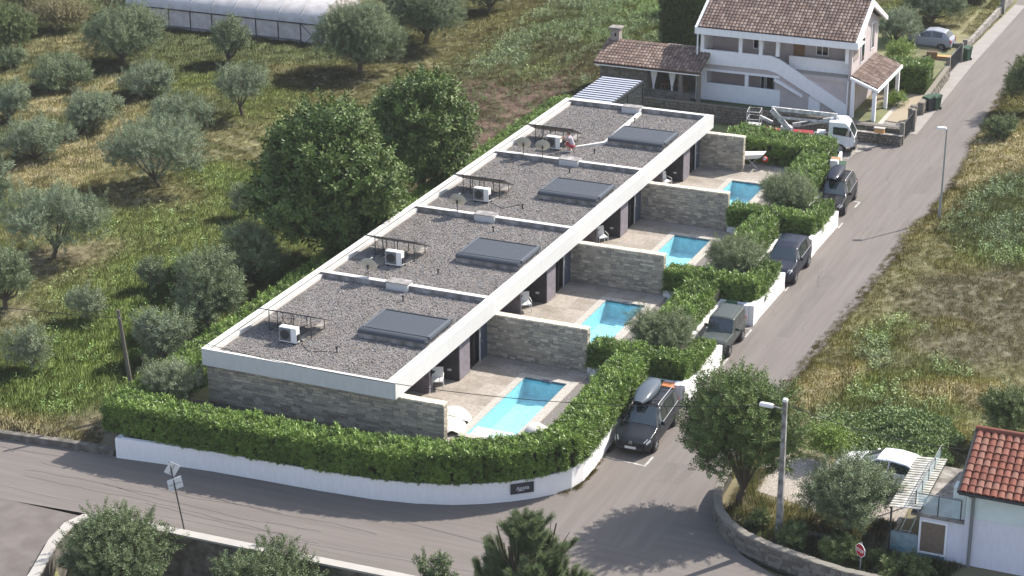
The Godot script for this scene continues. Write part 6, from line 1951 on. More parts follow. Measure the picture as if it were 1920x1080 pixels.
	# road wall and drop at the bottom of the picture
	t = thing("retaining_wall", "concrete retaining wall under the near edge of the front road", "wall", p(8.0, -2.6, -10.0))
	var line := [[3.6, -24.0], [1.35, -15.6], [0.42, -13.0], [0.15, -11.5], [0.42, -10.55], [1.2, -10.05], [2.6, -10.12], [5.0, -10.05], [9.0, -9.95], [15.0, -9.75], [24.0, -9.6]]
	b = B.new(); wall_run(b, line, -0.30, -2.7, -0.43); part(t, "wall_face", b, M.concrete_dark)
	b = B.new(); wall_run(b, line, -0.46, -0.428, -0.34); part(t, "coping", b, M.pale_coping)

	# stone retaining wall of the corner garden
	t = thing("corner_wall", "curved dry stone wall holding the corner garden under the lamp pole", "stone wall", p(27.0, -0.5, -1.5))
	var cl := [[24.42, 3.0], [24.5, 1.6], [24.75, 0.5], [25.2, -0.6], [25.9, -1.55], [26.9, -2.3], [28.2, -2.85], [29.8, -3.3], [31.4, -3.65], [33.4, -3.8], [35.5, -3.9]]
	b = B.new(); wall_run(b, cl, 0.32, -0.75, 0.16); part(t, "wall_core", b, M.mortar_dark)
	var n := 0
	for i in cl.size() - 1:
		var a := p(cl[i][0], 0, cl[i][1])
		var c := p(cl[i + 1][0], 0, cl[i + 1][1])
		var d := (c - a).normalized()
		var o := Vector3(-d.z, 0, d.x)
		n += lay_stones(t, a, c, -0.62, 0.16, o, 0.17, 0.36, [12, 13, 14, 15, 16, 17, 18, 19, 20, 21, 22, 23], 120 + i)
		rng.seed = 150 + i
		var s := 0.0
		while s < a.distance_to(c) - 0.03:
			var l := minf(rnd(0.22, 0.45), a.distance_to(c) - s)
			piece(t, "cap_stone", stone_kit[[16, 17, 18, 19][rng.randi() % 4]], Transform3D(Basis(d * (l - 0.012), -o * 0.34, Vector3.UP * rnd(0.08, 0.14)), a + d * (s + l * 0.5) - o * 0.15 + Vector3.UP * 0.2 - t.position))
			s += l
	b = B.new()
	b.sheet(PackedVector2Array([Vector2(24.7, 3.2), Vector2(24.8, 1.6), Vector2(25.05, 0.6), Vector2(25.5, -0.4), Vector2(26.1, -1.3), Vector2(27.0, -2.0), Vector2(28.3, -2.55), Vector2(29.9, -3.0), Vector2(31.5, -3.35), Vector2(36.5, -3.6), Vector2(46, -3.6), Vector2(46, 7.2), Vector2(26.2, 7.4), Vector2(25.2, 4.6)]), -0.30)
	struct("corner_garden", b, M.garden_earth, "dry earth of the corner garden behind the curved stone wall", "soil")
	b = B.new()
	b.sheet(PackedVector2Array([Vector2(25.15, 4.7), Vector2(25.9, 2.6), Vector2(27.6, 2.2), Vector2(29.6, 1.4), Vector2(31.0, 1.1), Vector2(31.6, -0.9), Vector2(32.4, -0.6), Vector2(32.4, 5.5), Vector2(29.5, 6.3), Vector2(26.2, 6.6)]), -0.285)
	struct("gravel_drive", b, M.pale_gravel, "light gravel drive with the white car at the lower right", "driveway")
	b = B.new(); b.uv(28.9, 30.6, -0.3, -0.16, -0.5, -0.2); part(self, "stone_edging", b, M.rubble_0)
	tag(get_node("stone_edging"), "short stone edging between the gravel drive and the corner garden", "edging")

func make_greenhouse() -> void:
	var t := thing("greenhouse", "long white film greenhouse with dark posts at the top of the meadow", "greenhouse", p(-36.0, -0.4, 64.5))
	var u0 := -44.4
	var u1 := -26.6
	var v0 := 60.7
	var v1 := 67.0
	var ye := 1.42
	var rows := []
	for i in 2:
		var row := []
		for a in 15:
			var s := a / 14.0
			var an := PI * s
			row.append(p(u0 if i == 0 else u1, ye + sin(an) * 1.55, lerpf(v0, v1, s) if s in [0.0, 1.0] else (v0 + v1) * 0.5 - cos(an) * (v1 - v0) * 0.5))
		rows.append(row)
	# film bays between the hoops
	var n := 9
	for k in n:
		var b := B.new()
		var part_rows := []
		for i in 4:
			var f := (k + i / 3.0) / n
			var row := []
			for a in 15:
				row.append(rows[0][a].lerp(rows[1][a], f) - Vector3(0, 0.05 * sin(PI * i / 3.0), 0))
			part_rows.append(row)
		b.loft(part_rows, p((u0 + u1) * 0.5, -2.0, 63.8))
		part(t, "roof_film", b, M.greenhouse_film)
		b = B.new()
		var ua := lerpf(u0, u1, float(k) / n)
		var ub := lerpf(u0, u1, float(k + 1) / n)
		b.uv(ua + 0.04, ub - 0.04, 0.0, ye, v0 - 0.012, v0 + 0.012)
		b.uv(ua + 0.04, ub - 0.04, -0.5, -0.004, v0 - 0.03, v0 - 0.006)
		var wall := part(t, "side_film", b, M.film_wall)
		if k > 0 and k < n - 1:
			b = B.new(); b.uv(ua + 0.04, ub - 0.04, 0.0, 0.13, v0 - 0.06, v0 - 0.032); part(wall, "rolled_film", b, M.grille)
	for k in n + 1:
		var u := lerpf(u0, u1, float(k) / n)
		var b := B.new()
		b.tube([p(u, -0.5, v0 - 0.03), p(u, ye, v0 - 0.03)], [0.045], 6)
		part(t, "post", b, M.dark_metal)
		b = B.new()
		var arc := []
		for a in 15: arc.append(rows[0][a].lerp(rows[1][a], float(k) / n) + Vector3(0, 0.02, 0))
		b.tube(arc, [0.03], 5)
		part(t, "hoop", b, M.greenhouse_film)
	var b := B.new()
	b.tube([p(u0, ye, v0 - 0.05), p(u1, ye, v0 - 0.05)], [0.05], 6)
	part(t, "gutter", b, M.dark_metal)
	b = B.new()
	b.tube([p(u0, ye - 0.65, v0 - 0.05), p(u0 + 2.0, ye - 0.65, v0 - 0.05)], [0.025], 5)
	for q in [[u0, u0 + 1.95], [u1 - 1.95, u1]]:
		b.tube([p(q[0], -0.4, v0 - 0.05), p(q[1], ye, v0 - 0.05)], [0.022], 5)
		b.tube([p(q[0], ye, v0 - 0.05), p(q[1], -0.4, v0 - 0.05)], [0.022], 5)
	part(t, "brace", b, M.dark_metal)
	b = B.new()
	for i in [0, 1]:
		var c := p(u0 if i == 0 else u1, 0.4, 63.8)
		var ring: Array = rows[i].duplicate()
		ring.append(p(ring[0].x, -0.5, v1)); ring.append(p(ring[0].x, -0.5, v0))
		for k in ring.size(): b.tri(c, ring[k], ring[(k + 1) % ring.size()], Vector3(-1 if i == 0 else 1, 0, 0))
	part(t, "end_film", b, M.film_wall)

func make_small_house() -> void:
	var t := thing("small_house", "small lilac house with bright red tiled roof in the lower right corner", "house", p(36.0, -0.7, 1.5))
	var b := B.new()
	b.prism([p(35.45, -0.9, -0.3), p(35.45, 3.0, -0.3), p(35.45, 4.3, 2.4), p(35.45, 3.0, 5.1), p(35.45, -0.9, 5.1)], Vector3(7.0, 0, 0))
	part(t, "wall", b, M.lilac_wall)
	b = B.new(); b.uv(35.46, 42.4, 1.85, 2.95, -0.325, -0.302); part(t, "upper_wall_band", b, M.mint_wall)
	tile_roof(t, p(35.2, 3.07, -0.62), p(42.6, 3.07, -0.62), p(0, 1.38, 2.95), 0.29, 0.42, "red_tile", true, 131)
	tile_roof(t, p(42.6, 3.07, 5.35), p(35.2, 3.07, 5.35), p(0, 1.38, -2.95), 0.29, 0.42, "red_tile", false, 132)
	b = B.new(); b.tube([p(35.15, 4.52, 2.36), p(42.6, 4.52, 2.36)], [0.14], 8); part(t, "ridge", b, M.red_tile_2)
	b = B.new(); b.prism([p(35.12, 3.0, -0.66), p(35.12, 3.14, -0.66), p(35.12, 4.56, 2.36), p(35.12, 4.4, 2.36)], Vector3(0.09, 0, 0)); part(t, "verge_board", b, M.dark_metal)
	b = B.new(); b.tube([p(35.2, 3.02, -0.68), p(42.6, 3.02, -0.68)], [0.06], 6); part(t, "gutter", b, M.dark_metal)
	b = B.new(); b.tube([p(35.62, 2.98, -0.66), p(35.75, 2.8, -0.45), p(35.75, -0.8, -0.42)], [0.07], 8); part(t, "downpipe", b, M.grille)
	b = B.new(); b.hexa([p(38.8, 3.6, 0.1), p(39.9, 3.6, 0.1), p(39.9, 4.1, 1.1), p(38.8, 4.1, 1.1), p(38.8, 3.75, 0.05), p(39.9, 3.75, 0.05), p(39.9, 4.25, 1.05), p(38.8, 4.25, 1.05)])
	var rw := part(t, "roof_window", b, M.red_tile_2)
	# annex with balcony
	t = thing("annex", "pale annex with teal door, brown window blind and balcony on its roof", "annex", p(34.0, -0.7, 1.5))
	b = B.new(); b.uv(33.65, 35.44, -0.9, 1.5, -0.25, 4.2); part(t, "wall", b, M.lilac_wall)
	b = B.new(); b.uv(33.3, 35.44, 1.502, 1.62, -0.35, 4.3); part(t, "balcony_floor", b, M.concrete)
	b = B.new(); b.uv(34.9, 35.42, 1.63, 3.0, -0.2, 0.4); part(t, "corner_pier", b, M.mint_wall)
	b = B.new(); b.uv(32.45, 33.64, -0.9, 0.55, -0.25, -0.15); part(t, "parapet_panel", b, M.teal_pale)
	b = B.new(); b.uv(32.46, 33.63, -0.9, -0.05, -0.29, -0.252); var td := part(t, "teal_gate", b, M.teal)
	b = B.new(); b.uv(33.2, 33.62, -0.88, -0.07, -0.31, -0.292); part(td, "door_leaf", b, M.teal_pale)
	b = B.new(); b.uv(33.7, 34.75, -0.88, -0.15, -0.285, -0.252); part(t, "teal_panel", b, M.teal)
	b = B.new()
	b.uv(33.66, 33.74, -0.14, 1.36, -0.30, -0.252); b.uv(34.72, 34.80, -0.14, 1.36, -0.30, -0.252); b.uv(33.741, 34.719, 1.28, 1.36, -0.30, -0.252); b.uv(33.741, 34.719, -0.14, -0.06, -0.30, -0.252)
	var w := part(t, "window", b, M.house_white)
	b = B.new(); b.uv(33.741, 34.719, -0.059, 1.279, -0.275, -0.255); part(w, "blind", b, M.brown_blind)
	for q in [[33.55, 34.35], [34.4, 35.25]]:
		b = B.new(); b.uv(q[0], q[1], 1.68, 2.5, -0.33, -0.31); part(t, "railing_glass", b, M.pale_pane)
	b = B.new(); b.tube([p(33.5, 2.53, -0.32), p(35.3, 2.53, -0.32)], [0.025], 6); b.tube([p(33.45, 2.6, -0.3), p(33.45, 2.6, 4.2)], [0.025], 6); part(t, "handrail", b, M.grille)
	for k in 5:
		b = B.new(); b.tube([p(33.45, 1.6, -0.3 + k * 1.12), p(33.45, 2.6, -0.3 + k * 1.12)], [0.022], 6); part(t, "railing_post", b, M.dark_metal)
		if k < 4:
			b = B.new(); b.uv(33.44, 33.46, 1.7, 2.45, -0.22 + k * 1.12, 0.74 + k * 1.12); part(t, "railing_glass", b, M.pale_pane)
	for q in [34.37, 35.28]:
		b = B.new(); b.tube([p(q, 1.6, -0.32), p(q, 2.53, -0.32)], [0.022], 6); part(t, "railing_post", b, M.dark_metal)
	# striped canopy
	t = thing("striped_canopy", "cream corrugated canopy with ribs over the drive beside the annex", "canopy", p(32.9, -0.3, 1.8))
	for s in 22:
		b = B.new()
		var v := -0.75 + s * 0.225
		b.hexa([p(32.48, 1.90, v), p(33.75, 2.02, v), p(33.75, 2.02, v + 0.222), p(32.48, 1.90, v + 0.222), p(32.48, 1.93, v + 0.01), p(33.75, 2.05, v + 0.01), p(33.75, 2.05, v + 0.1), p(32.48, 1.93, v + 0.1)])
		part(t, "rib", b, M.corrugated)
	b = B.new(); b.uv(32.51, 32.59, 1.8, 1.885, -0.7, 4.15); b.uv(33.67, 33.75, 1.9, 2.0, -0.7, 4.15); part(t, "beam", b, M.dark_metal)
	for q in [[32.53, -0.65], [32.53, 4.1]]:
		b = B.new(); b.uv(q[0], q[0] + 0.07, -0.5, 1.8, q[1], q[1] + 0.07); part(t, "post", b, M.dark_metal)
	t = thing("clothes_airer", "white folded airer leaning in the porch under the striped canopy", "airer", p(33.0, 0.0, 0.4))
	for s in [-0.18, 0.2]:
		b = B.new(); b.tube([Vector3(s - 0.15, 0.0, 0.1), Vector3(s + 0.2, 1.1, -0.1)], [0.02], 6); part(t, "leg", b, M.white_plastic, true)
	b = B.new(); b.tube([Vector3(-0.2, 0.35, 0.05), Vector3(0.25, 0.4, 0.05)], [0.015], 5); b.tube([Vector3(0.0, 0.9, -0.05), Vector3(0.4, 0.95, -0.05)], [0.015], 5); part(t, "crossbar", b, M.white_plastic, true)
	rng.seed = 77
	var xs := []
	var cs := []
	for k in 160:
		xs.append(aim(Vector3.UP + any_dir(), rnd(0.35, 0.6), p(rnd(32.4, 34.0), rnd(-0.6, -0.25), rnd(-1.0, -0.5))))
		cs.append(Color(0.36, 0.10, 0.055) if rng.randf() < 0.3 else Color(0.07, 0.11, 0.04))
	t = thing("flower_bed", "row of orange red flowers below the teal gate", "flowers", p(33.2, -0.6, -0.7))
	for i in xs.size(): xs[i].origin -= t.position
	tag(scatter(t, "blossoms", spray.shrub, xs, cs), "", "", "", "stuff")
func interp(keys: Array, x: float) -> float:
	if x <= keys[0][0]: return keys[0][1]
	for i in keys.size() - 1:
		if x <= keys[i + 1][0]:
			var s: float = (x - keys[i][0]) / (keys[i + 1][0] - keys[i][0])
			return lerpf(keys[i][1], keys[i + 1][1], s * s * (3.0 - 2.0 * s) if keys[i].size() > 2 else s)
	return keys[-1][1]

# a car body is a skin over stations along its length; the nose points to +z
func car_point(D: Dictionary, x: float, t: int) -> Vector3:
	var W: float = interp(D.width, x)
	var top: float = interp(D.top, x)
	var belt: float = minf(interp(D.belt, x), top - 0.03)
	var roofw: float = D.roofw
	var cab := clampf((top - belt - 0.08) / 0.35, 0.0, 1.0)
	var wt := lerpf(W * 0.90, roofw, cab)
	var low: float = interp(D.low, x)
	var z: float = D.length * 0.5 - x
	match t:
		0: return Vector3(W * 0.55, low, z)
		1: return Vector3(W * 0.93, low + 0.03, z)
		2: return Vector3(W * 0.99, low + 0.2, z)
		3: return Vector3(W, lerpf(low, belt, 0.62), z)
		4: return Vector3(W * 0.975, belt - 0.05, z)
		5: return Vector3(W * 0.95, belt, z)
		6: return Vector3(lerpf(W * 0.95, wt, 0.93), lerpf(belt, top, 0.86), z)
		7: return Vector3(wt * 0.93, top - 0.015 - 0.03 * (1.0 - cab), z)
		8: return Vector3(wt * 0.5, top + 0.012, z)
	return Vector3(0, top + 0.02, z)

func car_row(D: Dictionary, x: float, a: int, b: int, mirror: bool) -> Array:
	var row := []
	for t in range(a, b + 1):
		var q := car_point(D, x, t)
		row.append(Vector3(-q.x, q.y, q.z) if mirror else q)
	return row

func car_patch(t: Node3D, called: String, D: Dictionary, x0: float, x1: float, a: int, b: int, both: bool, m: Material, lift: float, steps := 5) -> Node3D:
	var bb := B.new()
	var mid := Vector3(0, 0.75, D.length * 0.5 - (x0 + x1) * 0.5)
	for mir in ([false, true] if both else [false]):
		var rows := []
		for i in steps + 1:
			var x := lerpf(x0, x1, float(i) / steps)
			var row := car_row(D, x, a, b, mir)
			rows.append(row)
		# push the patch off the skin
		for r in rows:
			for k in r.size():
				var o: Vector3 = (r[k] - Vector3(0, 0.7, r[k].z)).normalized()
				r[k] += o * lift
		bb.loft(rows, mid)
	return part(t, called, bb, m, true)

func car(called: String, label: String, at: Vector3, turn: float, D: Dictionary, group := "") -> Node3D:
	var t := thing(called, label, D.get("kind", "car"), at, turn, group)
	var b := B.new()
	var rows := []
	var n := 34
	for i in n + 1:
		var x: float = D.length * i / n
		var row := car_row(D, x, 0, 9, false)
		var back := car_row(D, x, 0, 8, true)
		back.reverse()
		row.append_array(back)
		rows.append(row)
	var mid := Vector3(0, 0.7, 0)
	b.loft(rows, mid)
	for e in [0, n]:
		var c := Vector3(0, 0.6, rows[e][0].z)
		for k in rows[e].size() - 1: b.tri(c, rows[e][k], rows[e][k + 1], Vector3(0, 0, 1 if e == 0 else -1))
	part(t, "body", b, M[D.paint], true)
	b = B.new()
	b.box(Vector3(-D.halfw * 0.86, interp(D.low, D.length * 0.5) - 0.03, -D.length * 0.44), Vector3(D.halfw * 0.86, interp(D.low, D.length * 0.5) + 0.12, D.length * 0.44))
	part(t, "underbody", b, M.plastic_black, true)
	# glass
	var g: Array = D.glass
	var ws := B.new()
	var wrows := []
	for i in 6:
		var x := lerpf(g[0], g[1], i / 5.0)
		var r := car_row(D, x, 6, 9, false)
		var rb := car_row(D, x, 6, 8, true)
		rb.reverse()
		r.append_array(rb)
		for k in r.size(): r[k] = Vector3(r[k].x * 0.94, r[k].y + 0.012, r[k].z + 0.014)
		wrows.append(r)
	ws.loft(wrows, Vector3(0, 0.4, wrows[3][0].z - 0.5))
	part(t, "windscreen", ws, M.car_glass, true)
	ws = B.new(); wrows = []
	for i in 4:
		var x := lerpf(g[4], g[5], i / 3.0)
		var r := car_row(D, x, 6, 9, false)
		var rb := car_row(D, x, 6, 8, true)
		rb.reverse()
		r.append_array(rb)
		for k in r.size(): r[k] = Vector3(r[k].x * 0.93, r[k].y + 0.012, r[k].z - 0.014)
		wrows.append(r)
	ws.loft(wrows, Vector3(0, 0.4, wrows[1][0].z + 0.5))
	part(t, "rear_window", ws, M.car_glass, true)
	for q in D.side:
		for mir in [false, true]:
			var sb := B.new()
			var sr := []
			for i in 5:
				var x := lerpf(q[0], q[1], i / 4.0)
				var lo := car_point(D, x, 5)
				var hi := car_point(D, x, 6)
				var a := lo.lerp(hi, 0.06)
				var c := lo.lerp(hi, 0.97)
				var r := [a + Vector3(0.008, 0.004, 0), c + Vector3(0.010, 0.004, 0)]
				if mir:
					for k in 2: r[k].x = -r[k].x
				sr.append(r)
			sb.loft(sr, Vector3(0, 0.9, sr[2][0].z))
			part(t, "side_window", sb, M.car_glass, true)
	# wheels with dark arches
	for x in D.axles:
		var z: float = D.length * 0.5 - x
		for s in [-1.0, 1.0]:
			var w: float = interp(D.width, x)
			var R: float = D.wheel
			var ax := Transform3D(Basis(Vector3.BACK, -PI / 2 * s), Vector3(s * (w - 0.19), R, z))
			b = B.new()
			b.lathe([Vector2(0.0, -0.01), Vector2(R * 1.16, -0.01), Vector2(R * 1.16, 0.185), Vector2(0.0, 0.187)], 22, ax)
			part(t, "wheel_arch", b, M.plastic_black, true)
			b = B.new()
			b.lathe([Vector2(R * 0.66, 0.03), Vector2(R * 0.94, 0.0), Vector2(R, 0.03), Vector2(R, 0.19), Vector2(R * 0.95, 0.215), Vector2(R * 0.66, 0.222)], 22, ax)
			var wh := part(t, "wheel", b, M.tyre, true)
			b = B.new()
			b.lathe([Vector2(R * 0.66, 0.222), Vector2(R * 0.58, 0.19), Vector2(R * 0.2, 0.17), Vector2(0.0, 0.175)], 22, ax)
			part(wh, "rim_dish", b, M.plastic_black, true)
			for k in 5:
				b = B.new()
				var an := TAU * k / 5.0
				b.obox(ax * Transform3D(Basis(Vector3.UP, an), Vector3(cos(an) * R * 0.36, 0.212, -sin(an) * R * 0.36)), Vector3(R * 0.58, 0.016, R * 0.17))
				part(wh, "spoke", b, M.rim, true)
	# lamps, grille, plates, mirrors, handles
	var L: float = D.length
	var fw: float = interp(D.width, 0.12)
	var hl: Array = D.lamps
	for s in [-1.0, 1.0]:
		b = B.new()
		if D.get("round_lamps", false):
			b.lathe([Vector2(0.0, 0.05), Vector2(0.085, 0.045), Vector2(0.10, 0.0)], 14, Transform3D(Basis(Vector3.RIGHT, PI / 2), Vector3(s * hl[0], hl[1], L * 0.5 - 0.02)))
		else:
			var q := []
			for k in 5:
				var x := 0.08 + 0.24 * k / 4.0
				var lo := car_point(D, x, 4)
				var hi := car_point(D, x, 5)
				q.append([Vector3(s * (lo.x + 0.012), lo.y - 0.03, lo.z + 0.01), Vector3(s * (hi.x + 0.010), hi.y + 0.008, hi.z + 0.012), Vector3(s * (hi.x * 0.82), hi.y + 0.016, hi.z + 0.012)])
			b.loft(q, Vector3(0, 0.5, L * 0.3))
		part(t, "headlight", b, M.lamp_glass, true)
		b = B.new()
		var tl := car_point(D, L - 0.06, 4)
		b.rbox(Vector3(s * tl.x * 0.9 - 0.08, tl.y - 0.2, -L * 0.5 - 0.015), Vector3(s * tl.x * 0.9 + 0.08, tl.y + 0.1, -L * 0.5 + 0.08), 0.02)
		part(t, "tail_light", b, M.tail_red, true)
		b = B.new()
		var mp := car_point(D, g[0] + 0.35, 5)
		b.rbox(Vector3(s * (mp.x + 0.12) - 0.1, mp.y + 0.02, mp.z - 0.08), Vector3(s * (mp.x + 0.12) + 0.1, mp.y + 0.17, mp.z + 0.04), 0.03)
		part(t, "mirror", b, M[D.paint], true)
	b = B.new()
	b.rbox(Vector3(-fw * 0.52, hl[1] - 0.13, L * 0.5 - 0.03), Vector3(fw * 0.52, hl[1] + 0.02, L * 0.5 + 0.018), 0.01)
	b.rbox(Vector3(-fw * 0.75, interp(D.low, 0.05) + 0.02, L * 0.5 - 0.05), Vector3(fw * 0.75, interp(D.low, 0.05) + 0.17, L * 0.5 + 0.02), 0.02)
	part(t, "grille", b, M.plastic_black, true)
	b = B.new()
	b.box(Vector3(-0.26, hl[1] - 0.29, L * 0.5 + 0.005), Vector3(0.26, hl[1] - 0.18, L * 0.5 + 0.03))
	part(t, "number_plate", b, M.plate, true)
	if D.get("trim", false):
		car_patch(t, "window_trim", D, D.side[0][0] + 0.1, D.side[-1][1], 5, 5, true, M.rim, 0.0)
	for s in [-1.0, 1.0]:
		for q in D.doors:
			b = B.new()
			var hp := car_point(D, q, 4)
			b.box(Vector3(s * hp.x - 0.015, hp.y - 0.06, hp.z - 0.1), Vector3(s * hp.x + 0.03, hp.y - 0.025, hp.z + 0.1))
			part(t, "door_handle", b, M[D.paint], true)
		if D.get("sill", true):
			b = B.new()
			var c0 := car_point(D, D.side[0][0] + 0.05, 5)
			var c1 := car_point(D, D.side[-1][1] - 0.05, 5)
			b.tube([Vector3(s * (c0.x + 0.012), c0.y + 0.012, c0.z), Vector3(s * (c0.lerp(c1, 0.5).x + 0.02), c0.lerp(c1, 0.5).y + 0.012, c0.lerp(c1, 0.5).z), Vector3(s * (c1.x + 0.012), c1.y + 0.012, c1.z)], [0.014], 5)
			part(t, "window_trim", b, M.rim, true)
	return t

func roof_gear(t: Node3D, D: Dictionary, box_off: float, x0: float, x1: float, m: Material) -> void:
	var y: float = interp(D.top, (x0 + x1) * 0.5)
	for s in [-1.0, 1.0]:
		var b := B.new()
		b.tube([Vector3(s * D.roofw * 0.9, y + 0.01, D.length * 0.5 - x0), Vector3(s * D.roofw * 0.9, y + 0.075, D.length * 0.5 - x0 - 0.12), Vector3(s * D.roofw * 0.9, y + 0.075, D.length * 0.5 - x1 + 0.12), Vector3(s * D.roofw * 0.9, y - 0.02, D.length * 0.5 - x1)], [0.022], 6)
		part(t, "roof_rail", b, M.rim, true)
	for x in [x0 + 0.35, x1 - 0.5]:
		var b := B.new()
		b.box(Vector3(-D.roofw * 0.9, y + 0.08, D.length * 0.5 - x - 0.03), Vector3(D.roofw * 0.9, y + 0.11, D.length * 0.5 - x + 0.03))
		part(t, "crossbar", b, M.plastic_black, true)
	# streamlined luggage box
	var rows := []
	for i in 15:
		var s := i / 14.0
		var e := pow(sin(PI * clampf(0.03 + s * 0.94, 0.0, 1.0)), 0.35)
		var w := 0.44 * e
		var h := 0.36 * e * (0.72 + 0.28 * smoothstep(0.0, 0.5, s))
		var row := []
		for k in 13:
			var a := PI * k / 12.0
			row.append(Vector3(box_off - cos(a) * w * (1.0 if k in [0, 12] else 1.04), y + 0.12 + pow(maxf(sin(a), 0.0), 0.55) * h, D.length * 0.5 - lerpf(x0 - 0.35, x1 + 0.05, s)))
		rows.append(row)
	var b := B.new()
	b.loft(rows, Vector3(box_off, y - 0.1, D.length * 0.5 - (x0 + x1) * 0.5))
	for i in 14: b.quad(rows[i][0], rows[i][12], rows[i + 1][12], rows[i + 1][0], Vector3.DOWN)
	part(t, "luggage_box", b, m, true)

func make_cars() -> void:
	var mpv := {"length": 4.85, "halfw": 0.93, "paint": "paint_navy", "roofw": 0.66, "wheel": 0.335, "axles": [0.92, 3.87],
		"width": [[0.0, 0.72, 1], [0.35, 0.88, 1], [1.0, 0.93], [3.8, 0.93, 1], [4.6, 0.88, 1], [4.85, 0.78]],
		"low": [[0.0, 0.30], [0.5, 0.20], [4.3, 0.22], [4.85, 0.34]],
		"top": [[0.0, 0.70, 1], [0.25, 0.84], [1.15, 1.02], [1.25, 1.06], [2.15, 1.60, 1], [2.9, 1.70], [4.0, 1.66], [4.5, 1.55], [4.72, 1.12], [4.85, 0.90]],
		"belt": [[0.0, 0.66], [0.3, 0.80], [1.2, 0.98], [4.5, 1.06], [4.85, 0.86]],
		"glass": [1.26, 2.12, 0, 0, 4.5, 4.7], "side": [[1.75, 2.65], [2.73, 3.6], [3.68, 4.35]], "lamps": [0.62, 0.68], "doors": [2.55, 3.5]}
	var t := car("family_car", "dark navy people carrier with a roof box in the nearest parking bay", p(19.55, ROAD, 6.55), 0.03, mpv)
	roof_gear(t, mpv, -0.25, 2.1, 4.4, M.paint_grey)
	var b := B.new()
	for k in 20:
		var a := TAU * k / 20.0
		var a2 := TAU * (k + 1) / 20.0
		b.tube([Vector3(cos(a) * 0.075, 0.68 + sin(a) * 0.075, 2.455), Vector3(cos(a2) * 0.075, 0.68 + sin(a2) * 0.075, 2.455)], [0.010], 4, false)
	b.tube([Vector3(-0.04, 0.735, 2.455), Vector3(0.0, 0.64, 2.455), Vector3(0.04, 0.735, 2.455)], [0.008], 4)
	b.tube([Vector3(-0.06, 0.70, 2.455), Vector3(-0.025, 0.615, 2.455), Vector3(0.0, 0.67, 2.455), Vector3(0.025, 0.615, 2.455), Vector3(0.06, 0.70, 2.455)], [0.008], 4)
	part(t, "badge", b, M.rim, true)
	var jeep := {"length": 3.5, "halfw": 0.76, "paint": "paint_green", "roofw": 0.64, "wheel": 0.34, "axles": [0.64, 2.84], "kind": "jeep", "round_lamps": true, "sill": false,
		"width": [[0.0, 0.64], [0.12, 0.68], [1.0, 0.74], [3.35, 0.74], [3.5, 0.72]],
		"low": [[0.0, 0.50], [0.3, 0.38], [3.2, 0.40], [3.5, 0.48]],
		"top": [[0.0, 0.92], [0.12, 1.0], [1.1, 1.06], [1.17, 1.10], [1.42, 1.60], [1.55, 1.68], [3.37, 1.68], [3.47, 1.60], [3.5, 1.15]],
		"belt": [[0.0, 0.86], [0.12, 0.96], [1.15, 1.03], [3.5, 1.05]],
		"glass": [1.16, 1.43, 0, 0, 3.465, 3.485], "side": [[1.55, 2.2], [2.35, 3.25]], "lamps": [0.43, 0.76], "doors": [2.3]}
	t = car("jeep", "boxy matt green off-road jeep parked behind the white street wall", p(19.5, ROAD, 17.75), 0.02, jeep)
	for s in [-1.0, 1.0]:
		for x in [0.64, 2.84]:
			b = B.new()
			b.rbox(Vector3(s * 0.74 - 0.07, 0.70, 1.75 - x - 0.44), Vector3(s * 0.74 + 0.07, 0.76, 1.75 - x + 0.44), 0.02)
			part(t, "fender", b, M.plastic_black, true)
	b = B.new(); b.rbox(Vector3(-0.72, 0.42, 1.74), Vector3(0.72, 0.60, 1.86), 0.03); part(t, "bumper", b, M.plastic_black, true)
	for k in 5:
		b = B.new(); b.box(Vector3(-0.55 + k * 0.26, 1.685, -1.6), Vector3(-0.51 + k * 0.26, 1.70, 0.05)); part(t, "roof_ridge", b, M.paint_green, true)
	var suv := mpv.duplicate(true)
	suv.merge({"length": 4.6, "paint": "paint_blue", "wheel": 0.36, "top": [[0.0, 0.86, 1], [0.2, 1.0], [1.15, 1.12], [1.3, 1.15], [2.0, 1.62, 1], [2.7, 1.72], [3.9, 1.68], [4.35, 1.56], [4.5, 1.2], [4.6, 0.9]],
		"belt": [[0.0, 0.80], [0.2, 0.95], [1.2, 1.06], [4.6, 1.1]], "width": [[0.0, 0.76, 1], [0.3, 0.88, 1], [0.9, 0.92], [3.7, 0.92, 1], [4.4, 0.88, 1], [4.6, 0.8]], "axles": [0.9, 3.65], "glass": [1.3, 1.98, 0, 0, 4.37, 4.48], "side": [[1.65, 2.5], [2.58, 3.4], [3.48, 4.2]], "lamps": [0.62, 0.80],
		"low": [[0.0, 0.36], [0.5, 0.26], [4.1, 0.28], [4.6, 0.38]]}, true)
	car("family_car", "dark blue car in the third parking bay, between jeep and farthest car", p(19.5, ROAD, 29.0), 0.02, suv)
	var wag := mpv.duplicate(true)
	wag.merge({"paint": "paint_black", "length": 4.7}, true)
	t = car("family_car", "black car with a dark blue roof box in the farthest parking bay", p(19.0, ROAD, 41.0), 0.05, wag)
	roof_gear(t, wag, -0.15, 2.0, 4.2, M.paint_blue)
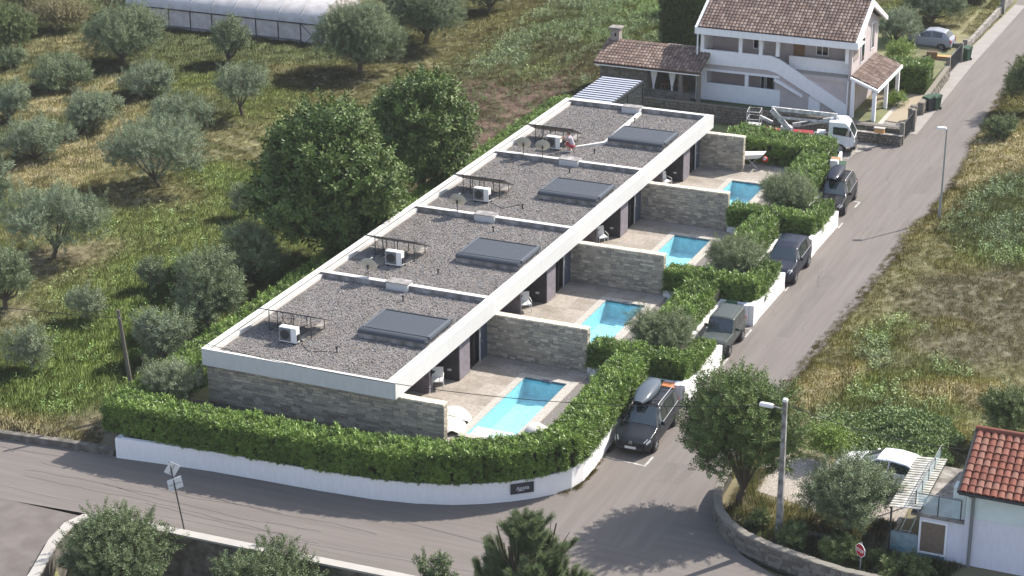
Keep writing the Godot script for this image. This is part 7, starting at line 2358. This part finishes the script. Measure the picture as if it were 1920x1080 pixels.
	var small := {"length": 3.75, "halfw": 0.82, "paint": "paint_silver", "roofw": 0.60, "wheel": 0.30, "axles": [0.68, 3.05], "sill": false,
		"width": [[0.0, 0.62, 1], [0.3, 0.77, 1], [0.8, 0.82], [3.2, 0.82, 1], [3.75, 0.7]],
		"low": [[0.0, 0.28], [0.4, 0.2], [3.4, 0.22], [3.75, 0.32]],
		"top": [[0.0, 0.62, 1], [0.2, 0.76], [0.85, 0.95], [0.95, 0.98], [1.75, 1.45, 1], [2.4, 1.52], [3.2, 1.42], [3.6, 1.02], [3.75, 0.8]],
		"belt": [[0.0, 0.58], [0.2, 0.72], [0.9, 0.92], [3.4, 1.0], [3.75, 0.78]],
		"glass": [0.97, 1.72, 0, 0, 3.25, 3.56], "side": [[1.3, 2.2], [2.28, 3.05]], "lamps": [0.52, 0.6], "doors": [2.1]}
	t = car("small_car", "small silver grey hatchback on the gravel drive at the upper right", p(15.9, -0.42, 79.3), -PI / 2 - 0.06, small)
	var white := small.duplicate(true)
	white.merge({"length": 4.2, "halfw": 0.86, "paint": "paint_white", "roofw": 0.64, "axles": [0.8, 3.4],
		"width": [[0.0, 0.64, 1], [0.3, 0.8, 1], [0.9, 0.86], [3.7, 0.86, 1], [4.2, 0.74]],
		"top": [[0.0, 0.60, 1], [0.25, 0.76], [1.05, 0.95], [1.15, 0.98], [2.0, 1.42, 1], [2.7, 1.48], [3.4, 1.42], [3.9, 1.05], [4.2, 0.85]],
		"belt": [[0.0, 0.56], [0.25, 0.72], [1.1, 0.92], [3.8, 1.0], [4.2, 0.82]], "low": [[0.0, 0.28], [0.4, 0.2], [3.8, 0.22], [4.2, 0.32]],
		"glass": [1.16, 1.97, 0, 0, 3.45, 3.86], "side": [[1.6, 2.5], [2.58, 3.5]], "doors": [2.4, 3.3]}, true)
	t = car("small_car", "white hatchback half under the striped canopy on the gravel drive", p(30.8, -0.28, 5.5), -PI / 2 - 0.10, white)

func make_truck() -> void:
	# long axis along local z, nose at +z; turned so that the nose faces the street
	var t := thing("lift_truck", "white truck with a folded lifting boom and red chassis by the rubble wall", "truck", p(14.4, ROAD + 0.03, 51.3), PI / 2 + 0.16)
	t.scale = Vector3.ONE * 0.92
	var b := B.new()
	var prof := [Vector3(-0.95, 0.55, 3.2), Vector3(-0.95, 1.25, 3.28), Vector3(-0.93, 2.05, 2.85), Vector3(-0.9, 2.28, 2.55), Vector3(-0.9, 2.3, 1.45), Vector3(-0.95, 0.6, 1.4)]
	b.prism(prof, Vector3(1.9, 0, 0))
	var cab := part(t, "cab", b, M.paint_white, true)
	b = B.new(); b.quad(Vector3(-0.82, 1.32, 3.262), Vector3(0.82, 1.32, 3.262), Vector3(0.78, 2.02, 2.885), Vector3(-0.78, 2.02, 2.885), Vector3(0, 0.3, 1)); part(cab, "windscreen", b, M.car_glass, true)
	for s in [-1.0, 1.0]:
		b = B.new(); b.prism([Vector3(s * 0.953, 1.3, 3.05), Vector3(s * 0.945, 1.95, 2.75), Vector3(s * 0.945, 1.98, 1.75), Vector3(s * 0.953, 1.45, 1.75)], Vector3(s * 0.012, 0, 0)); part(cab, "side_window", b, M.car_glass, true)
		b = B.new(); b.box(Vector3(s * 1.0 - 0.04, 0.98, 1.7), Vector3(s * 1.0 + 0.0, 1.08, 1.9)); part(cab, "door_handle", b, M.plastic_black, true)
		b = B.new(); b.rbox(Vector3(s * 1.15 - 0.1, 1.4, 2.95), Vector3(s * 1.15 + 0.1, 1.85, 3.05), 0.03); part(cab, "mirror", b, M.plastic_black, true)
		b = B.new(); b.rbox(Vector3(s * 0.68 - 0.16, 0.78, 3.2), Vector3(s * 0.68 + 0.16, 0.95, 3.29), 0.02); part(cab, "headlight", b, M.lamp_glass, true)
	b = B.new(); b.rbox(Vector3(-0.95, 0.4, 3.0), Vector3(0.95, 0.66, 3.36), 0.04); b.box(Vector3(-0.5, 0.98, 3.24), Vector3(0.5, 1.1, 3.285)); part(t, "bumper", b, M.plastic_black, true)
	b = B.new(); b.rbox(Vector3(-0.45, 0.5, -3.2), Vector3(0.45, 0.75, 1.38), 0.03); part(t, "chassis", b, M.dark_metal, true)
	b = B.new(); b.rbox(Vector3(-0.95, 0.76, -3.2), Vector3(0.95, 1.05, 0.2), 0.03); part(t, "red_deck", b, M.paint_red, true)
	b = B.new(); b.rbox(Vector3(-0.9, 0.76, 0.22), Vector3(0.9, 1.0, 1.3), 0.03); part(t, "tool_deck", b, M.concrete_dark, true)
	b = B.new(); b.rbox(Vector3(-0.2, 1.0, 0.5), Vector3(0.7, 1.25, 1.1), 0.03); part(t, "tool_box", b, M.white_plastic, true)
	b = B.new(); b.lathe([Vector2(0.5, 1.05), Vector2(0.45, 1.5), Vector2(0.3, 1.55), Vector2(0.0, 1.55)], 16, Transform3D(Basis.IDENTITY, Vector3(0, 0, -1.6))); part(t, "turntable", b, M.boom, true)
	for q in [[-0.3, Vector3(0, 1.4, -1.4), Vector3(0, 2.75, -2.7), 0.17], [0.0, Vector3(0, 2.75, -2.75), Vector3(0, 2.55, 1.9), 0.13], [0.22, Vector3(0, 1.55, -1.2), Vector3(0, 2.25, 1.9), 0.15], [-0.22, Vector3(0, 2.2, -2.5), Vector3(0, 2.05, 2.1), 0.07]]:
		b = B.new()
		var a: Vector3 = q[1] + Vector3(q[0], 0, 0)
		var c: Vector3 = q[2] + Vector3(q[0], 0, 0)
		var y := (c - a).normalized()
		b.obox(Transform3D(Basis(Vector3.RIGHT, y, Vector3.RIGHT.cross(y)), (a + c) * 0.5), Vector3(q[3] * 1.4, a.distance_to(c), q[3] * 2.0))
		part(t, "boom_arm", b, M.boom, true)
	b = B.new()
	for s in [-0.14, 0.14]:
		b.tube([Vector3(s, 2.5, 1.8), Vector3(s, 2.1, 2.3), Vector3(s, 1.95, 1.95), Vector3(s, 2.5, 1.8)], [0.05], 6)
	part(t, "knuckle", b, M.boom, true)
	b = B.new(); b.tube([Vector3(0.1, 1.7, -0.6), Vector3(0.1, 2.25, 0.9)], [0.06], 8); part(t, "hydraulic_ram", b, M.dark_metal, true)
	b = B.new()
	for s in [-0.6, 0.6]:
		for z in [-4.4, -3.5]:
			b.tube([Vector3(s, 1.45, z), Vector3(s, 2.55, z)], [0.025], 6)
	for y in [1.45, 2.0, 2.55]:
		b.tube([Vector3(-0.6, y, -4.4), Vector3(0.6, y, -4.4), Vector3(0.6, y, -3.5), Vector3(-0.6, y, -3.5), Vector3(-0.6, y, -4.4)], [0.025], 6)
	b.box(Vector3(-0.6, 1.40, -4.4), Vector3(0.6, 1.44, -3.5))
	part(t, "basket", b, M.boom, true)
	b = B.new(); b.obox(Transform3D(Basis(Vector3.RIGHT, 0.4), Vector3(0, 1.9, -3.1)), Vector3(0.2, 0.2, 1.0)); part(t, "basket_arm", b, M.boom, true)
	for z in [2.3, -2.0]:
		for s in [-1.0, 1.0]:
			b = B.new()
			b.lathe([Vector2(0.2, 0.0), Vector2(0.38, 0.0), Vector2(0.40, 0.04), Vector2(0.40, 0.24), Vector2(0.36, 0.27), Vector2(0.22, 0.28)], 20, Transform3D(Basis(Vector3.BACK, -PI / 2 * s), Vector3(s * 0.68, 0.40, z)))
			var w := part(t, "wheel", b, M.tyre, true)
			b = B.new(); b.lathe([Vector2(0.22, 0.28), Vector2(0.15, 0.2), Vector2(0.0, 0.2)], 16, Transform3D(Basis(Vector3.BACK, -PI / 2 * s), Vector3(s * 0.68, 0.40, z))); part(w, "rim", b, M.rim, true)

func bin(label: String, at: Vector3, turn: float, body: Material, lid: Material, group: String) -> void:
	var t := thing("wheelie_bin", label, "bin", at, turn, group)
	var b := B.new()
	b.hexa([Vector3(-0.24, 0.06, -0.25), Vector3(0.24, 0.06, -0.25), Vector3(0.24, 0.06, 0.2), Vector3(-0.24, 0.06, 0.2), Vector3(-0.29, 0.96, -0.33), Vector3(0.29, 0.96, -0.33), Vector3(0.29, 0.96, 0.31), Vector3(-0.29, 0.96, 0.31)])
	b.rbox(Vector3(-0.31, 0.9, -0.35), Vector3(0.31, 0.965, 0.33), 0.015)
	part(t, "body", b, body, true)
	b = B.new()
	b.hexa([Vector3(-0.32, 0.97, -0.36), Vector3(0.32, 0.97, -0.36), Vector3(0.32, 0.97, 0.36), Vector3(-0.32, 0.97, 0.36), Vector3(-0.29, 1.09, -0.36), Vector3(0.29, 1.09, -0.36), Vector3(0.28, 1.02, 0.34), Vector3(-0.28, 1.02, 0.34)])
	part(t, "lid", b, lid, true)
	b = B.new(); b.tube([Vector3(-0.26, 1.0, -0.42), Vector3(0.26, 1.0, -0.42)], [0.02], 6); part(t, "handle", b, body, true)
	for s in [-0.25, 0.25]:
		b = B.new(); b.lathe([Vector2(0.0, -0.03), Vector2(0.1, -0.03), Vector2(0.1, 0.03), Vector2(0.0, 0.03)], 14, Transform3D(Basis(Vector3.BACK, PI / 2), Vector3(s, 0.1, -0.3))); part(t, "wheel", b, M.tyre, true)

func make_bins() -> void:
	var g := "bins along the street"
	bin("dark bin with an orange lid beside the first white pier", p(19.35, ROAD, 9.85), 0.1, M.bin_dark, M.bin_orange_lid, g)
	bin("dark green bin behind the roof box of the people carrier", p(18.75, ROAD, 9.95), 0.0, M.bin_green, M.bin_green, g)
	bin("green bin against the white wall behind the jeep", p(18.85, ROAD, 20.85), 0.0, M.bin_green, M.bin_green, g)
	bin("dark green bin with a red lid behind the blue car", p(19.25, ROAD, 31.75), 0.0, M.bin_dark, M.bin_red_lid, g)
	bin("plain dark green bin behind the blue car, without a red lid", p(18.6, ROAD, 31.75), 0.0, M.bin_green, M.bin_green, g)
	bin("green bin with a brown lid behind the black car with roof box", p(17.45, ROAD + 0.03, 46.55), 0.15, M.bin_green, M.bin_brown_lid, g)
	bin("plain green bin between the brown lidded bin and the street", p(17.95, ROAD, 46.0), 0.15, M.bin_green, M.bin_green, g)
	bin("green bin of the pair at the sunlit rubble wall, nearer to the street", p(20.0, ROAD, 63.3), -0.5, M.bin_green, M.bin_green, g)
	bin("green bin of the pair touching the sunlit rubble wall", p(19.62, ROAD, 62.9), -0.5, M.bin_dark, M.bin_green, g)
	bin("dark green bin standing alone by the far metal gate", p(19.25, ROAD, 77.0), -0.4, M.bin_green, M.bin_green, g)
	var t := thing("letter_box", "amber box on a post in front of the low rubble wall", "box", p(18.5, -0.55, 53.5))
	var b := B.new(); b.rbox(Vector3(-0.32, 0.95, -0.16), Vector3(0.32, 1.25, 0.16), 0.03); part(t, "box_body", b, M.amber, true)
	b = B.new(); b.rbox(Vector3(-0.36, 1.252, -0.2), Vector3(0.36, 1.3, 0.2), 0.01); part(t, "box_lid", b, M.coping, true)
	b = B.new(); b.box(Vector3(-0.04, 0, -0.04), Vector3(0.04, 0.95, 0.04)); part(t, "post", b, M.dark_metal, true)
	t = thing("crate", "brown wooden crate beside the planks near the silver car", "crate", p(16.9, -0.42, 75.9), 0.2)
	for k in 4:
		b = B.new(); b.box(Vector3(-0.4, 0.02 + k * 0.16, 0.3), Vector3(0.4, 0.15 + k * 0.16, 0.34)); b.box(Vector3(-0.4, 0.02 + k * 0.16, -0.34), Vector3(0.4, 0.15 + k * 0.16, -0.3)); part(t, "plank", b, M.door_wood, true)
	b = B.new(); b.box(Vector3(-0.38, 0.0, -0.298), Vector3(0.38, 0.6, 0.298)); part(t, "inside", b, M.bark, true)
	t = thing("plank_stack", "stack of pale planks right of the brown crate", "planks", p(17.8, -0.42, 76.2), 0.1)
	for k in 4:
		b = B.new(); b.box(Vector3(-0.6, k * 0.07, -0.3 + 0.02 * k), Vector3(0.6, 0.06 + k * 0.07, 0.25)); part(t, "plank", b, M.amber if k % 2 else M.concrete, true)
	# folding rack with cloth on the shaded gravel
	t = thing("folding_rack", "white folding rack with a red cloth beyond the short stone wall", "rack", p(12.9, 0.0, 44.6), 0.1)
	b = B.new(); b.hexa([Vector3(-0.9, 0.55, -0.3), Vector3(0.35, 0.7, -0.3), Vector3(0.25, 0.72, 0.35), Vector3(-0.9, 0.5, 0.35), Vector3(-0.9, 0.85, -0.35), Vector3(0.55, 1.0, -0.35), Vector3(0.5, 1.0, 0.4), Vector3(-0.9, 0.8, 0.4)]); part(t, "tray", b, M.white_plastic, true)
	b = B.new(); b.tube([Vector3(-0.5, 0.55, 0.2), Vector3(0.15, 0.0, 0.3)], [0.02], 6); part(t, "leg", b, M.white_plastic, true)
	b = B.new(); b.tube([Vector3(0.1, 0.6, -0.2), Vector3(-0.5, 0.0, -0.2)], [0.02], 6); part(t, "leg", b, M.white_plastic, true)
	b = B.new(); b.rbox(Vector3(0.42, 0.5, 0.0), Vector3(0.72, 0.8, 0.3), 0.08); part(t, "red_cloth", b, M.sign_red, true)
	b = B.new(); b.rbox(Vector3(0.5, 0.62, 0.24), Vector3(0.66, 0.82, 0.34), 0.04); part(t, "pale_cloth", b, M.curtain, true)

func make_poles() -> void:
	# wooden pole on the left with its wire
	var t := thing("utility_pole", "leaning weathered wooden pole at the left end of the hedge", "pole", p(-2.83, -0.2, -1.5))
	var b := B.new(); b.tube([p(-2.83, -0.3, -1.5), p(-3.35, 5.0, -1.55)], [0.11, 0.08], 12); part(t, "shaft", b, M.wood_pole)
	b = B.new(); b.tube([p(-3.2, 4.62, -1.66), p(-3.18, 4.72, -1.75)], [0.03], 6); part(t, "insulator", b, M.concrete)
	t = thing("lamp_pole", "square concrete pole with a lamp arm in the corner garden", "street lamp", p(28.13, -0.3, -1.23))
	b = B.new()
	b.hexa([p(28.0, -0.4, -1.36), p(28.26, -0.4, -1.36), p(28.26, -0.4, -1.10), p(28.0, -0.4, -1.10), p(28.05, 5.95, -1.31), p(28.21, 5.95, -1.31), p(28.21, 5.95, -1.15), p(28.05, 5.95, -1.15)])
	part(t, "shaft", b, M.pole_concrete)
	b = B.new(); b.tube([p(28.02, 5.6, -1.24), p(27.65, 5.66, -1.24)], [0.035], 8); part(t, "arm", b, M.pole_concrete)
	b = B.new(); b.rbox(Vector3(-0.38, -0.07, -0.11), Vector3(0.22, 0.07, 0.11), 0.05)
	var lamp := part(t, "lamp_head", b, M.white_plastic, true)
	lamp.position = p(27.45, 5.68, -1.24) - t.position
	b = B.new(); b.rbox(Vector3(-0.1, 5.96, -0.1), Vector3(0.1, 6.08, 0.1), 0.03)
	part(t, "pole_cap", b, M.white_plastic, true).position = Vector3(0, 0.3, 0)
	# tall street lamp on the right verge
	t = thing("street_lamp", "slender grey street lamp on the right verge casting a long shadow", "street lamp", p(25.35, -0.5, 40.8))
	b = B.new(); b.tube([p(25.35, -0.55, 40.8), p(25.35, 0.9, 40.8), p(25.38, 0.95, 40.8), p(25.4, 5.05, 40.8)], [0.085, 0.085, 0.06, 0.045], 12); part(t, "shaft", b, M.steel)
	b = B.new(); b.tube([p(25.4, 5.03, 40.8), p(25.25, 5.12, 40.72)], [0.035], 8); part(t, "arm", b, M.steel)
	b = B.new(); b.rbox(Vector3(-0.36, -0.05, -0.12), Vector3(0.2, 0.07, 0.12), 0.05)
	lamp = part(t, "lamp_head", b, M.white_plastic, true)
	lamp.position = p(25.2, 5.14, 40.7) - t.position
	lamp.rotation.y = 0.35
	# wires
	var wire := func(label: String, a: Vector3, c: Vector3, sag: float) -> void:
		var w := B.new()
		var pts := []
		for i in 33:
			var s := i / 32.0
			pts.append(a.lerp(c, s) - Vector3(0, 4.0 * sag * s * (1.0 - s), 0))
		w.tube(pts, [0.016], 5)
		var o := part(self, "overhead_wire", w, M.cable)
		tag(o, label, "wire", "overhead wires")
	wire.call("long black wire sagging across the nearest villa to the concrete pole", p(-3.28, 4.62, -1.6), p(28.02, 5.8, -1.3), 1.4)
	wire.call("black wire from the wooden pole out of the left edge", p(-3.32, 4.62, -1.6), p(-40.0, 4.9, -2.0), 0.9)
	wire.call("black wire from the concrete pole to the small red roofed house", p(28.24, 5.8, -1.2), p(35.4, 3.9, 1.6), 0.35)
	# road signs seen from behind, on the lower left kerb
	t = thing("road_sign", "leaning sign post with two pale sign plates seen from behind", "road sign", p(5.04, ROAD, -9.9))
	b = B.new(); b.tube([p(5.04, -0.6, -9.9), p(4.52, 2.62, -9.9)], [0.03], 8); part(t, "post", b, M.dark_metal)
	var plate := func(o: Vector3, w: float, h: float, turn: float, called: String) -> void:
		var q := B.new()
		q.obox(Transform3D(Basis(Vector3.UP, 0.9) * Basis(Vector3.BACK, turn), Vector3.ZERO), Vector3(w, h, 0.02))
		var pl := part(t, called, q, M.sign_back, true)
		pl.position = o - t.position
		q = B.new()
		q.obox(Transform3D(Basis(Vector3.UP, 0.9) * Basis(Vector3.BACK, turn), Basis(Vector3.UP, 0.9) * Vector3(0, 0, 0.018)), Vector3(w * 0.9, 0.04, 0.012))
		part(pl, "stiffener", q, M.steel, true)
	plate.call(p(4.60, 2.28, -9.86), 0.52, 0.52, PI / 4 + 0.16, "diamond_plate")
	plate.call(p(4.70, 1.62, -9.86), 0.62, 0.52, 0.16, "square_plate")
	# stop sign in the lower right corner
	t = thing("stop_sign", "red octagonal STOP sign behind the corner wall", "stop sign", p(31.9, -0.4, -2.6), -0.62)
	b = B.new(); b.tube([Vector3(0, -0.2, 0), Vector3(0, 1.45, 0)], [0.028], 8); part(t, "post", b, M.steel, true)
	var oct := []
	var oct2 := []
	for k in 8:
		var a := TAU * (k + 0.5) / 8.0
		oct.append(Vector3(cos(a) * 0.30, 1.13 + sin(a) * 0.30, 0.031)); oct2.append(Vector3(cos(a) * 0.27, 1.13 + sin(a) * 0.27, 0.056))
	b = B.new(); b.prism(oct, Vector3(0, 0, 0.02)); var pl := part(t, "plate", b, M.sign_white, true)
	b = B.new(); b.prism(oct2, Vector3(0, 0, 0.004)); part(pl, "red_face", b, M.sign_red, true)
	var tm := TextMesh.new()
	var sf := SystemFont.new()
	sf.font_names = PackedStringArray(["Droid Sans"])
	sf.font_weight = 700
	tm.font = sf
	tm.text = "STOP"
	tm.font_size = 20
	tm.pixel_size = 0.0088
	tm.depth = 0.004
	tm.material = M.sign_white
	piece(pl, "lettering", tm, Transform3D(Basis.from_scale(Vector3(1.05, 1.25, 1.0)), Vector3(0, 1.13, 0.064)))

# ---- the person on the far roof: one skin over a skeleton of tapered bones ----
func bone_dist(q: Vector3, a: Vector3, c: Vector3, ra: float, rb: float) -> float:
	var d := c - a
	var s := clampf((q - a).dot(d) / d.length_squared(), 0.0, 1.0)
	return q.distance_to(a + d * s) - lerpf(ra, rb, s)

func skin(b: B, bones: Array, cell: float, soft: float) -> void:
	var lo := Vector3.INF
	var hi := -Vector3.INF
	for k in bones:
		for e in [0, 1]:
			var r: float = k[2 + e] + soft + cell * 2.0
			lo = lo.min(k[e] - Vector3.ONE * r); hi = hi.max(k[e] + Vector3.ONE * r)
	var n := Vector3i(((hi - lo) / cell).ceil())
	var f := PackedFloat32Array()
	f.resize((n.x + 1) * (n.y + 1) * (n.z + 1))
	f.fill(1.0)
	var sx := n.x + 1
	var sxy := sx * (n.y + 1)
	var field := func(q: Vector3) -> float:
		var d := 1.0
		for k in bones:
			var e := bone_dist(q, k[0], k[1], k[2], k[3])
			var h := maxf(soft - absf(d - e), 0.0) / soft
			d = minf(d, e) - h * h * soft * 0.25
		return d
	for z in n.z + 1:
		for y in n.y + 1:
			for x in n.x + 1:
				f[x + y * sx + z * sxy] = field.call(lo + Vector3(x, y, z) * cell)
	var vert := {}
	var norm := {}
	for z in n.z:
		for y in n.y:
			for x in n.x:
				var base := x + y * sx + z * sxy
				var m := 0
				var sum := Vector3.ZERO
				var c8 := [f[base], f[base + 1], f[base + sx], f[base + sx + 1], f[base + sxy], f[base + sxy + 1], f[base + sxy + sx], f[base + sxy + sx + 1]]
				var ins := 0
				for i in 8: ins += int(c8[i] < 0.0)
				if ins == 0 or ins == 8: continue
				for e in [[0, 1], [2, 3], [4, 5], [6, 7], [0, 2], [1, 3], [4, 6], [5, 7], [0, 4], [1, 5], [2, 6], [3, 7]]:
					var da: float = c8[e[0]]
					var db: float = c8[e[1]]
					if (da < 0.0) != (db < 0.0):
						var s := da / (da - db)
						var pa := Vector3(e[0] & 1, (e[0] >> 1) & 1, e[0] >> 2)
						var pb := Vector3(e[1] & 1, (e[1] >> 1) & 1, e[1] >> 2)
						sum += pa.lerp(pb, s); m += 1
				var at := lo + (Vector3(x, y, z) + sum / m) * cell
				vert[base] = at
				var h := cell * 0.5
				norm[base] = Vector3(field.call(at + Vector3(h, 0, 0)) - field.call(at - Vector3(h, 0, 0)), field.call(at + Vector3(0, h, 0)) - field.call(at - Vector3(0, h, 0)), field.call(at + Vector3(0, 0, h)) - field.call(at - Vector3(0, 0, h))).normalized()
	for key in vert:
		for ax in [[1, sx, sxy], [sx, sxy, 1], [sxy, 1, sx]]:
			# the edge from this cell's low corner along ax[0], shared by four cells
			var a: int = key
			if (f[a] < 0.0) == (f[a + ax[0]] < 0.0): continue
			var q := [a, a - ax[1], a - ax[1] - ax[2], a - ax[2]]
			if not (vert.has(q[1]) and vert.has(q[2]) and vert.has(q[3])): continue
			b.smooth_quad(vert[q[0]], vert[q[1]], vert[q[2]], vert[q[3]], norm[q[0]], norm[q[1]], norm[q[2]], norm[q[3]])

func make_person() -> void:
	# crouching, facing -x towards the outdoor unit, both arms stretched forward
	var t := thing("person", "person in grey shirt and red shorts crouching at the farthest air conditioner", "person", p(4.25, 2.79, 35.0), 0.12)
	var body := B.new()
	var bones := []
	for s in [-1.0, 1.0]:
		var hip := Vector3(0.05, 0.36, 0.10 * s)
		var knee := Vector3(-0.34, 0.50, 0.17 * s)
		var ankle := Vector3(-0.10, 0.09, 0.15 * s)
		bones.append([hip, knee, 0.092, 0.062]); bones.append([knee, ankle, 0.058, 0.038])
		bones.append([ankle, ankle + Vector3(-0.17, -0.055, 0.02 * s), 0.040, 0.030])
		var sh := Vector3(-0.13, 0.86, 0.18 * s)
		var el := Vector3(-0.33, 0.74, 0.21 * s)
		var wr := Vector3(-0.55, 0.80, 0.14 * s)
		bones.append([sh, el, 0.054, 0.042]); bones.append([el, wr, 0.040, 0.028])
	bones.append([Vector3(0.06, 0.36, 0), Vector3(0.0, 0.56, 0), 0.145, 0.13])
	bones.append([Vector3(0.0, 0.56, 0), Vector3(-0.10, 0.82, 0), 0.13, 0.135])
	bones.append([Vector3(-0.12, 0.85, -0.14), Vector3(-0.12, 0.85, 0.14), 0.075, 0.075])
	bones.append([Vector3(-0.13, 0.90, 0), Vector3(-0.17, 1.0, 0), 0.058, 0.055])
	skin(body, bones, 0.024, 0.035)
	# head with brow, nose, chin and ears on a finer grid
	var hc := Vector3(-0.205, 1.10, 0)
	var hb := [[hc + Vector3(0.02, 0.03, 0), hc + Vector3(-0.02, 0.02, 0), 0.092, 0.085], [hc + Vector3(-0.04, -0.04, 0), hc + Vector3(-0.065, -0.085, 0), 0.062, 0.040], [hc + Vector3(-0.095, 0.01, 0), hc + Vector3(-0.118, -0.025, 0), 0.012, 0.015],
		[hc + Vector3(-0.08, -0.062, -0.018), hc + Vector3(-0.08, -0.062, 0.018), 0.013, 0.013], [hc + Vector3(0.0, -0.07, 0), Vector3(-0.16, 0.98, 0), 0.052, 0.055]]
	for s in [-1.0, 1.0]: hb.append([hc + Vector3(0.015, -0.005, 0.088 * s), hc + Vector3(0.01, 0.025, 0.094 * s), 0.016, 0.018])
	skin(body, hb, 0.012, 0.018)
	# hands: palm, four unequal bent fingers and a thumb from the side of the palm
	for s in [-1.0, 1.0]:
		var wr := Vector3(-0.55, 0.80, 0.14 * s)
		var hand := [[wr, wr + Vector3(-0.055, 0.0, 0.0), 0.026, 0.034], [wr + Vector3(-0.04, 0.0, -0.022), wr + Vector3(-0.085, 0.004, -0.026), 0.020, 0.018], [wr + Vector3(-0.04, 0.0, 0.022), wr + Vector3(-0.085, 0.004, 0.026), 0.020, 0.018]]
		for k in 4:
			var z := -0.033 + 0.022 * k
			var l: float = [0.036, 0.043, 0.040, 0.030][k]
			var a := wr + Vector3(-0.09, 0.004, z)
			var m := a + Vector3(-l, -0.006, z * 0.1)
			var e := m + Vector3(-l * 0.55, -l * 0.55, 0)
			hand.append([a, m, 0.0095, 0.009]); hand.append([m, e, 0.009, 0.008])
		var ta := wr + Vector3(-0.03, 0.0, -0.028 * s)
		var tb := ta + Vector3(-0.03, -0.012, -0.03 * s)
		hand.append([ta, tb, 0.013, 0.011]); hand.append([tb, tb + Vector3(-0.03, -0.012, -0.004 * s), 0.010, 0.009])
		skin(body, hand, 0.0062, 0.008)
	part(t, "body", body, M.skin, true)
	var shirt := B.new()
	skin(shirt, [[Vector3(0.055, 0.42, 0), Vector3(0.0, 0.58, 0), 0.158, 0.148], [Vector3(0.0, 0.58, 0), Vector3(-0.10, 0.82, 0), 0.148, 0.15], [Vector3(-0.12, 0.855, -0.15), Vector3(-0.12, 0.855, 0.15), 0.085, 0.085],
		[Vector3(-0.13, 0.86, -0.18), Vector3(-0.27, 0.775, -0.20), 0.066, 0.058], [Vector3(-0.13, 0.86, 0.18), Vector3(-0.27, 0.775, 0.20), 0.066, 0.058]], 0.024, 0.03)
	part(t, "shirt", shirt, M.shirt, true)
	var shorts := B.new()
	skin(shorts, [[Vector3(0.06, 0.35, -0.05), Vector3(0.06, 0.35, 0.05), 0.155, 0.155], [Vector3(0.05, 0.36, -0.10), Vector3(-0.26, 0.47, -0.155), 0.108, 0.088], [Vector3(0.05, 0.36, 0.10), Vector3(-0.26, 0.47, 0.155), 0.108, 0.088]], 0.024, 0.03)
	part(t, "shorts", shorts, M.shorts, true)
	var hair := B.new()
	skin(hair, [[hc + Vector3(0.035, 0.045, 0), hc + Vector3(-0.01, 0.055, 0), 0.092, 0.078], [hc + Vector3(0.06, 0.0, 0), hc + Vector3(0.055, -0.03, 0), 0.06, 0.05]], 0.016, 0.02)
	part(t, "hair", hair, M.hair, true)
	var face := B.new()
	for s in [-1.0, 1.0]: face.obox(Transform3D(Basis.IDENTITY, hc + Vector3(-0.092, 0.018, 0.033 * s)), Vector3(0.014, 0.012, 0.022))
	part(t, "eyes", face, M.hair, true)
	for s in [-1.0, 1.0]:
		var shoe := B.new()
		skin(shoe, [[Vector3(-0.07, 0.045, 0.15 * s), Vector3(-0.27, 0.035, 0.17 * s), 0.046, 0.038]], 0.016, 0.01)
		part(t, "shoe", shoe, M.white_plastic, true)

func _ready() -> void:
	rng.seed = 1
	hill.seed = 21; hill.frequency = 0.035; hill.fractal_octaves = 3
	wob.seed = 22; wob.frequency = 0.045; wob.fractal_octaves = 2
	make_camera_and_light()
	make_textures()
	make_materials()
	make_ground()
	make_roads()
	make_stone_kit()
	make_sprays()
	make_villas()
	make_terraces()
	make_white_walls()
	make_garden_walls()
	make_big_house()
	make_greenhouse()
	make_small_house()
	make_hedges()
	make_trees()
	make_grass()
	make_roof_things()
	make_cars()
	make_truck()
	make_bins()
	make_poles()
	make_person()
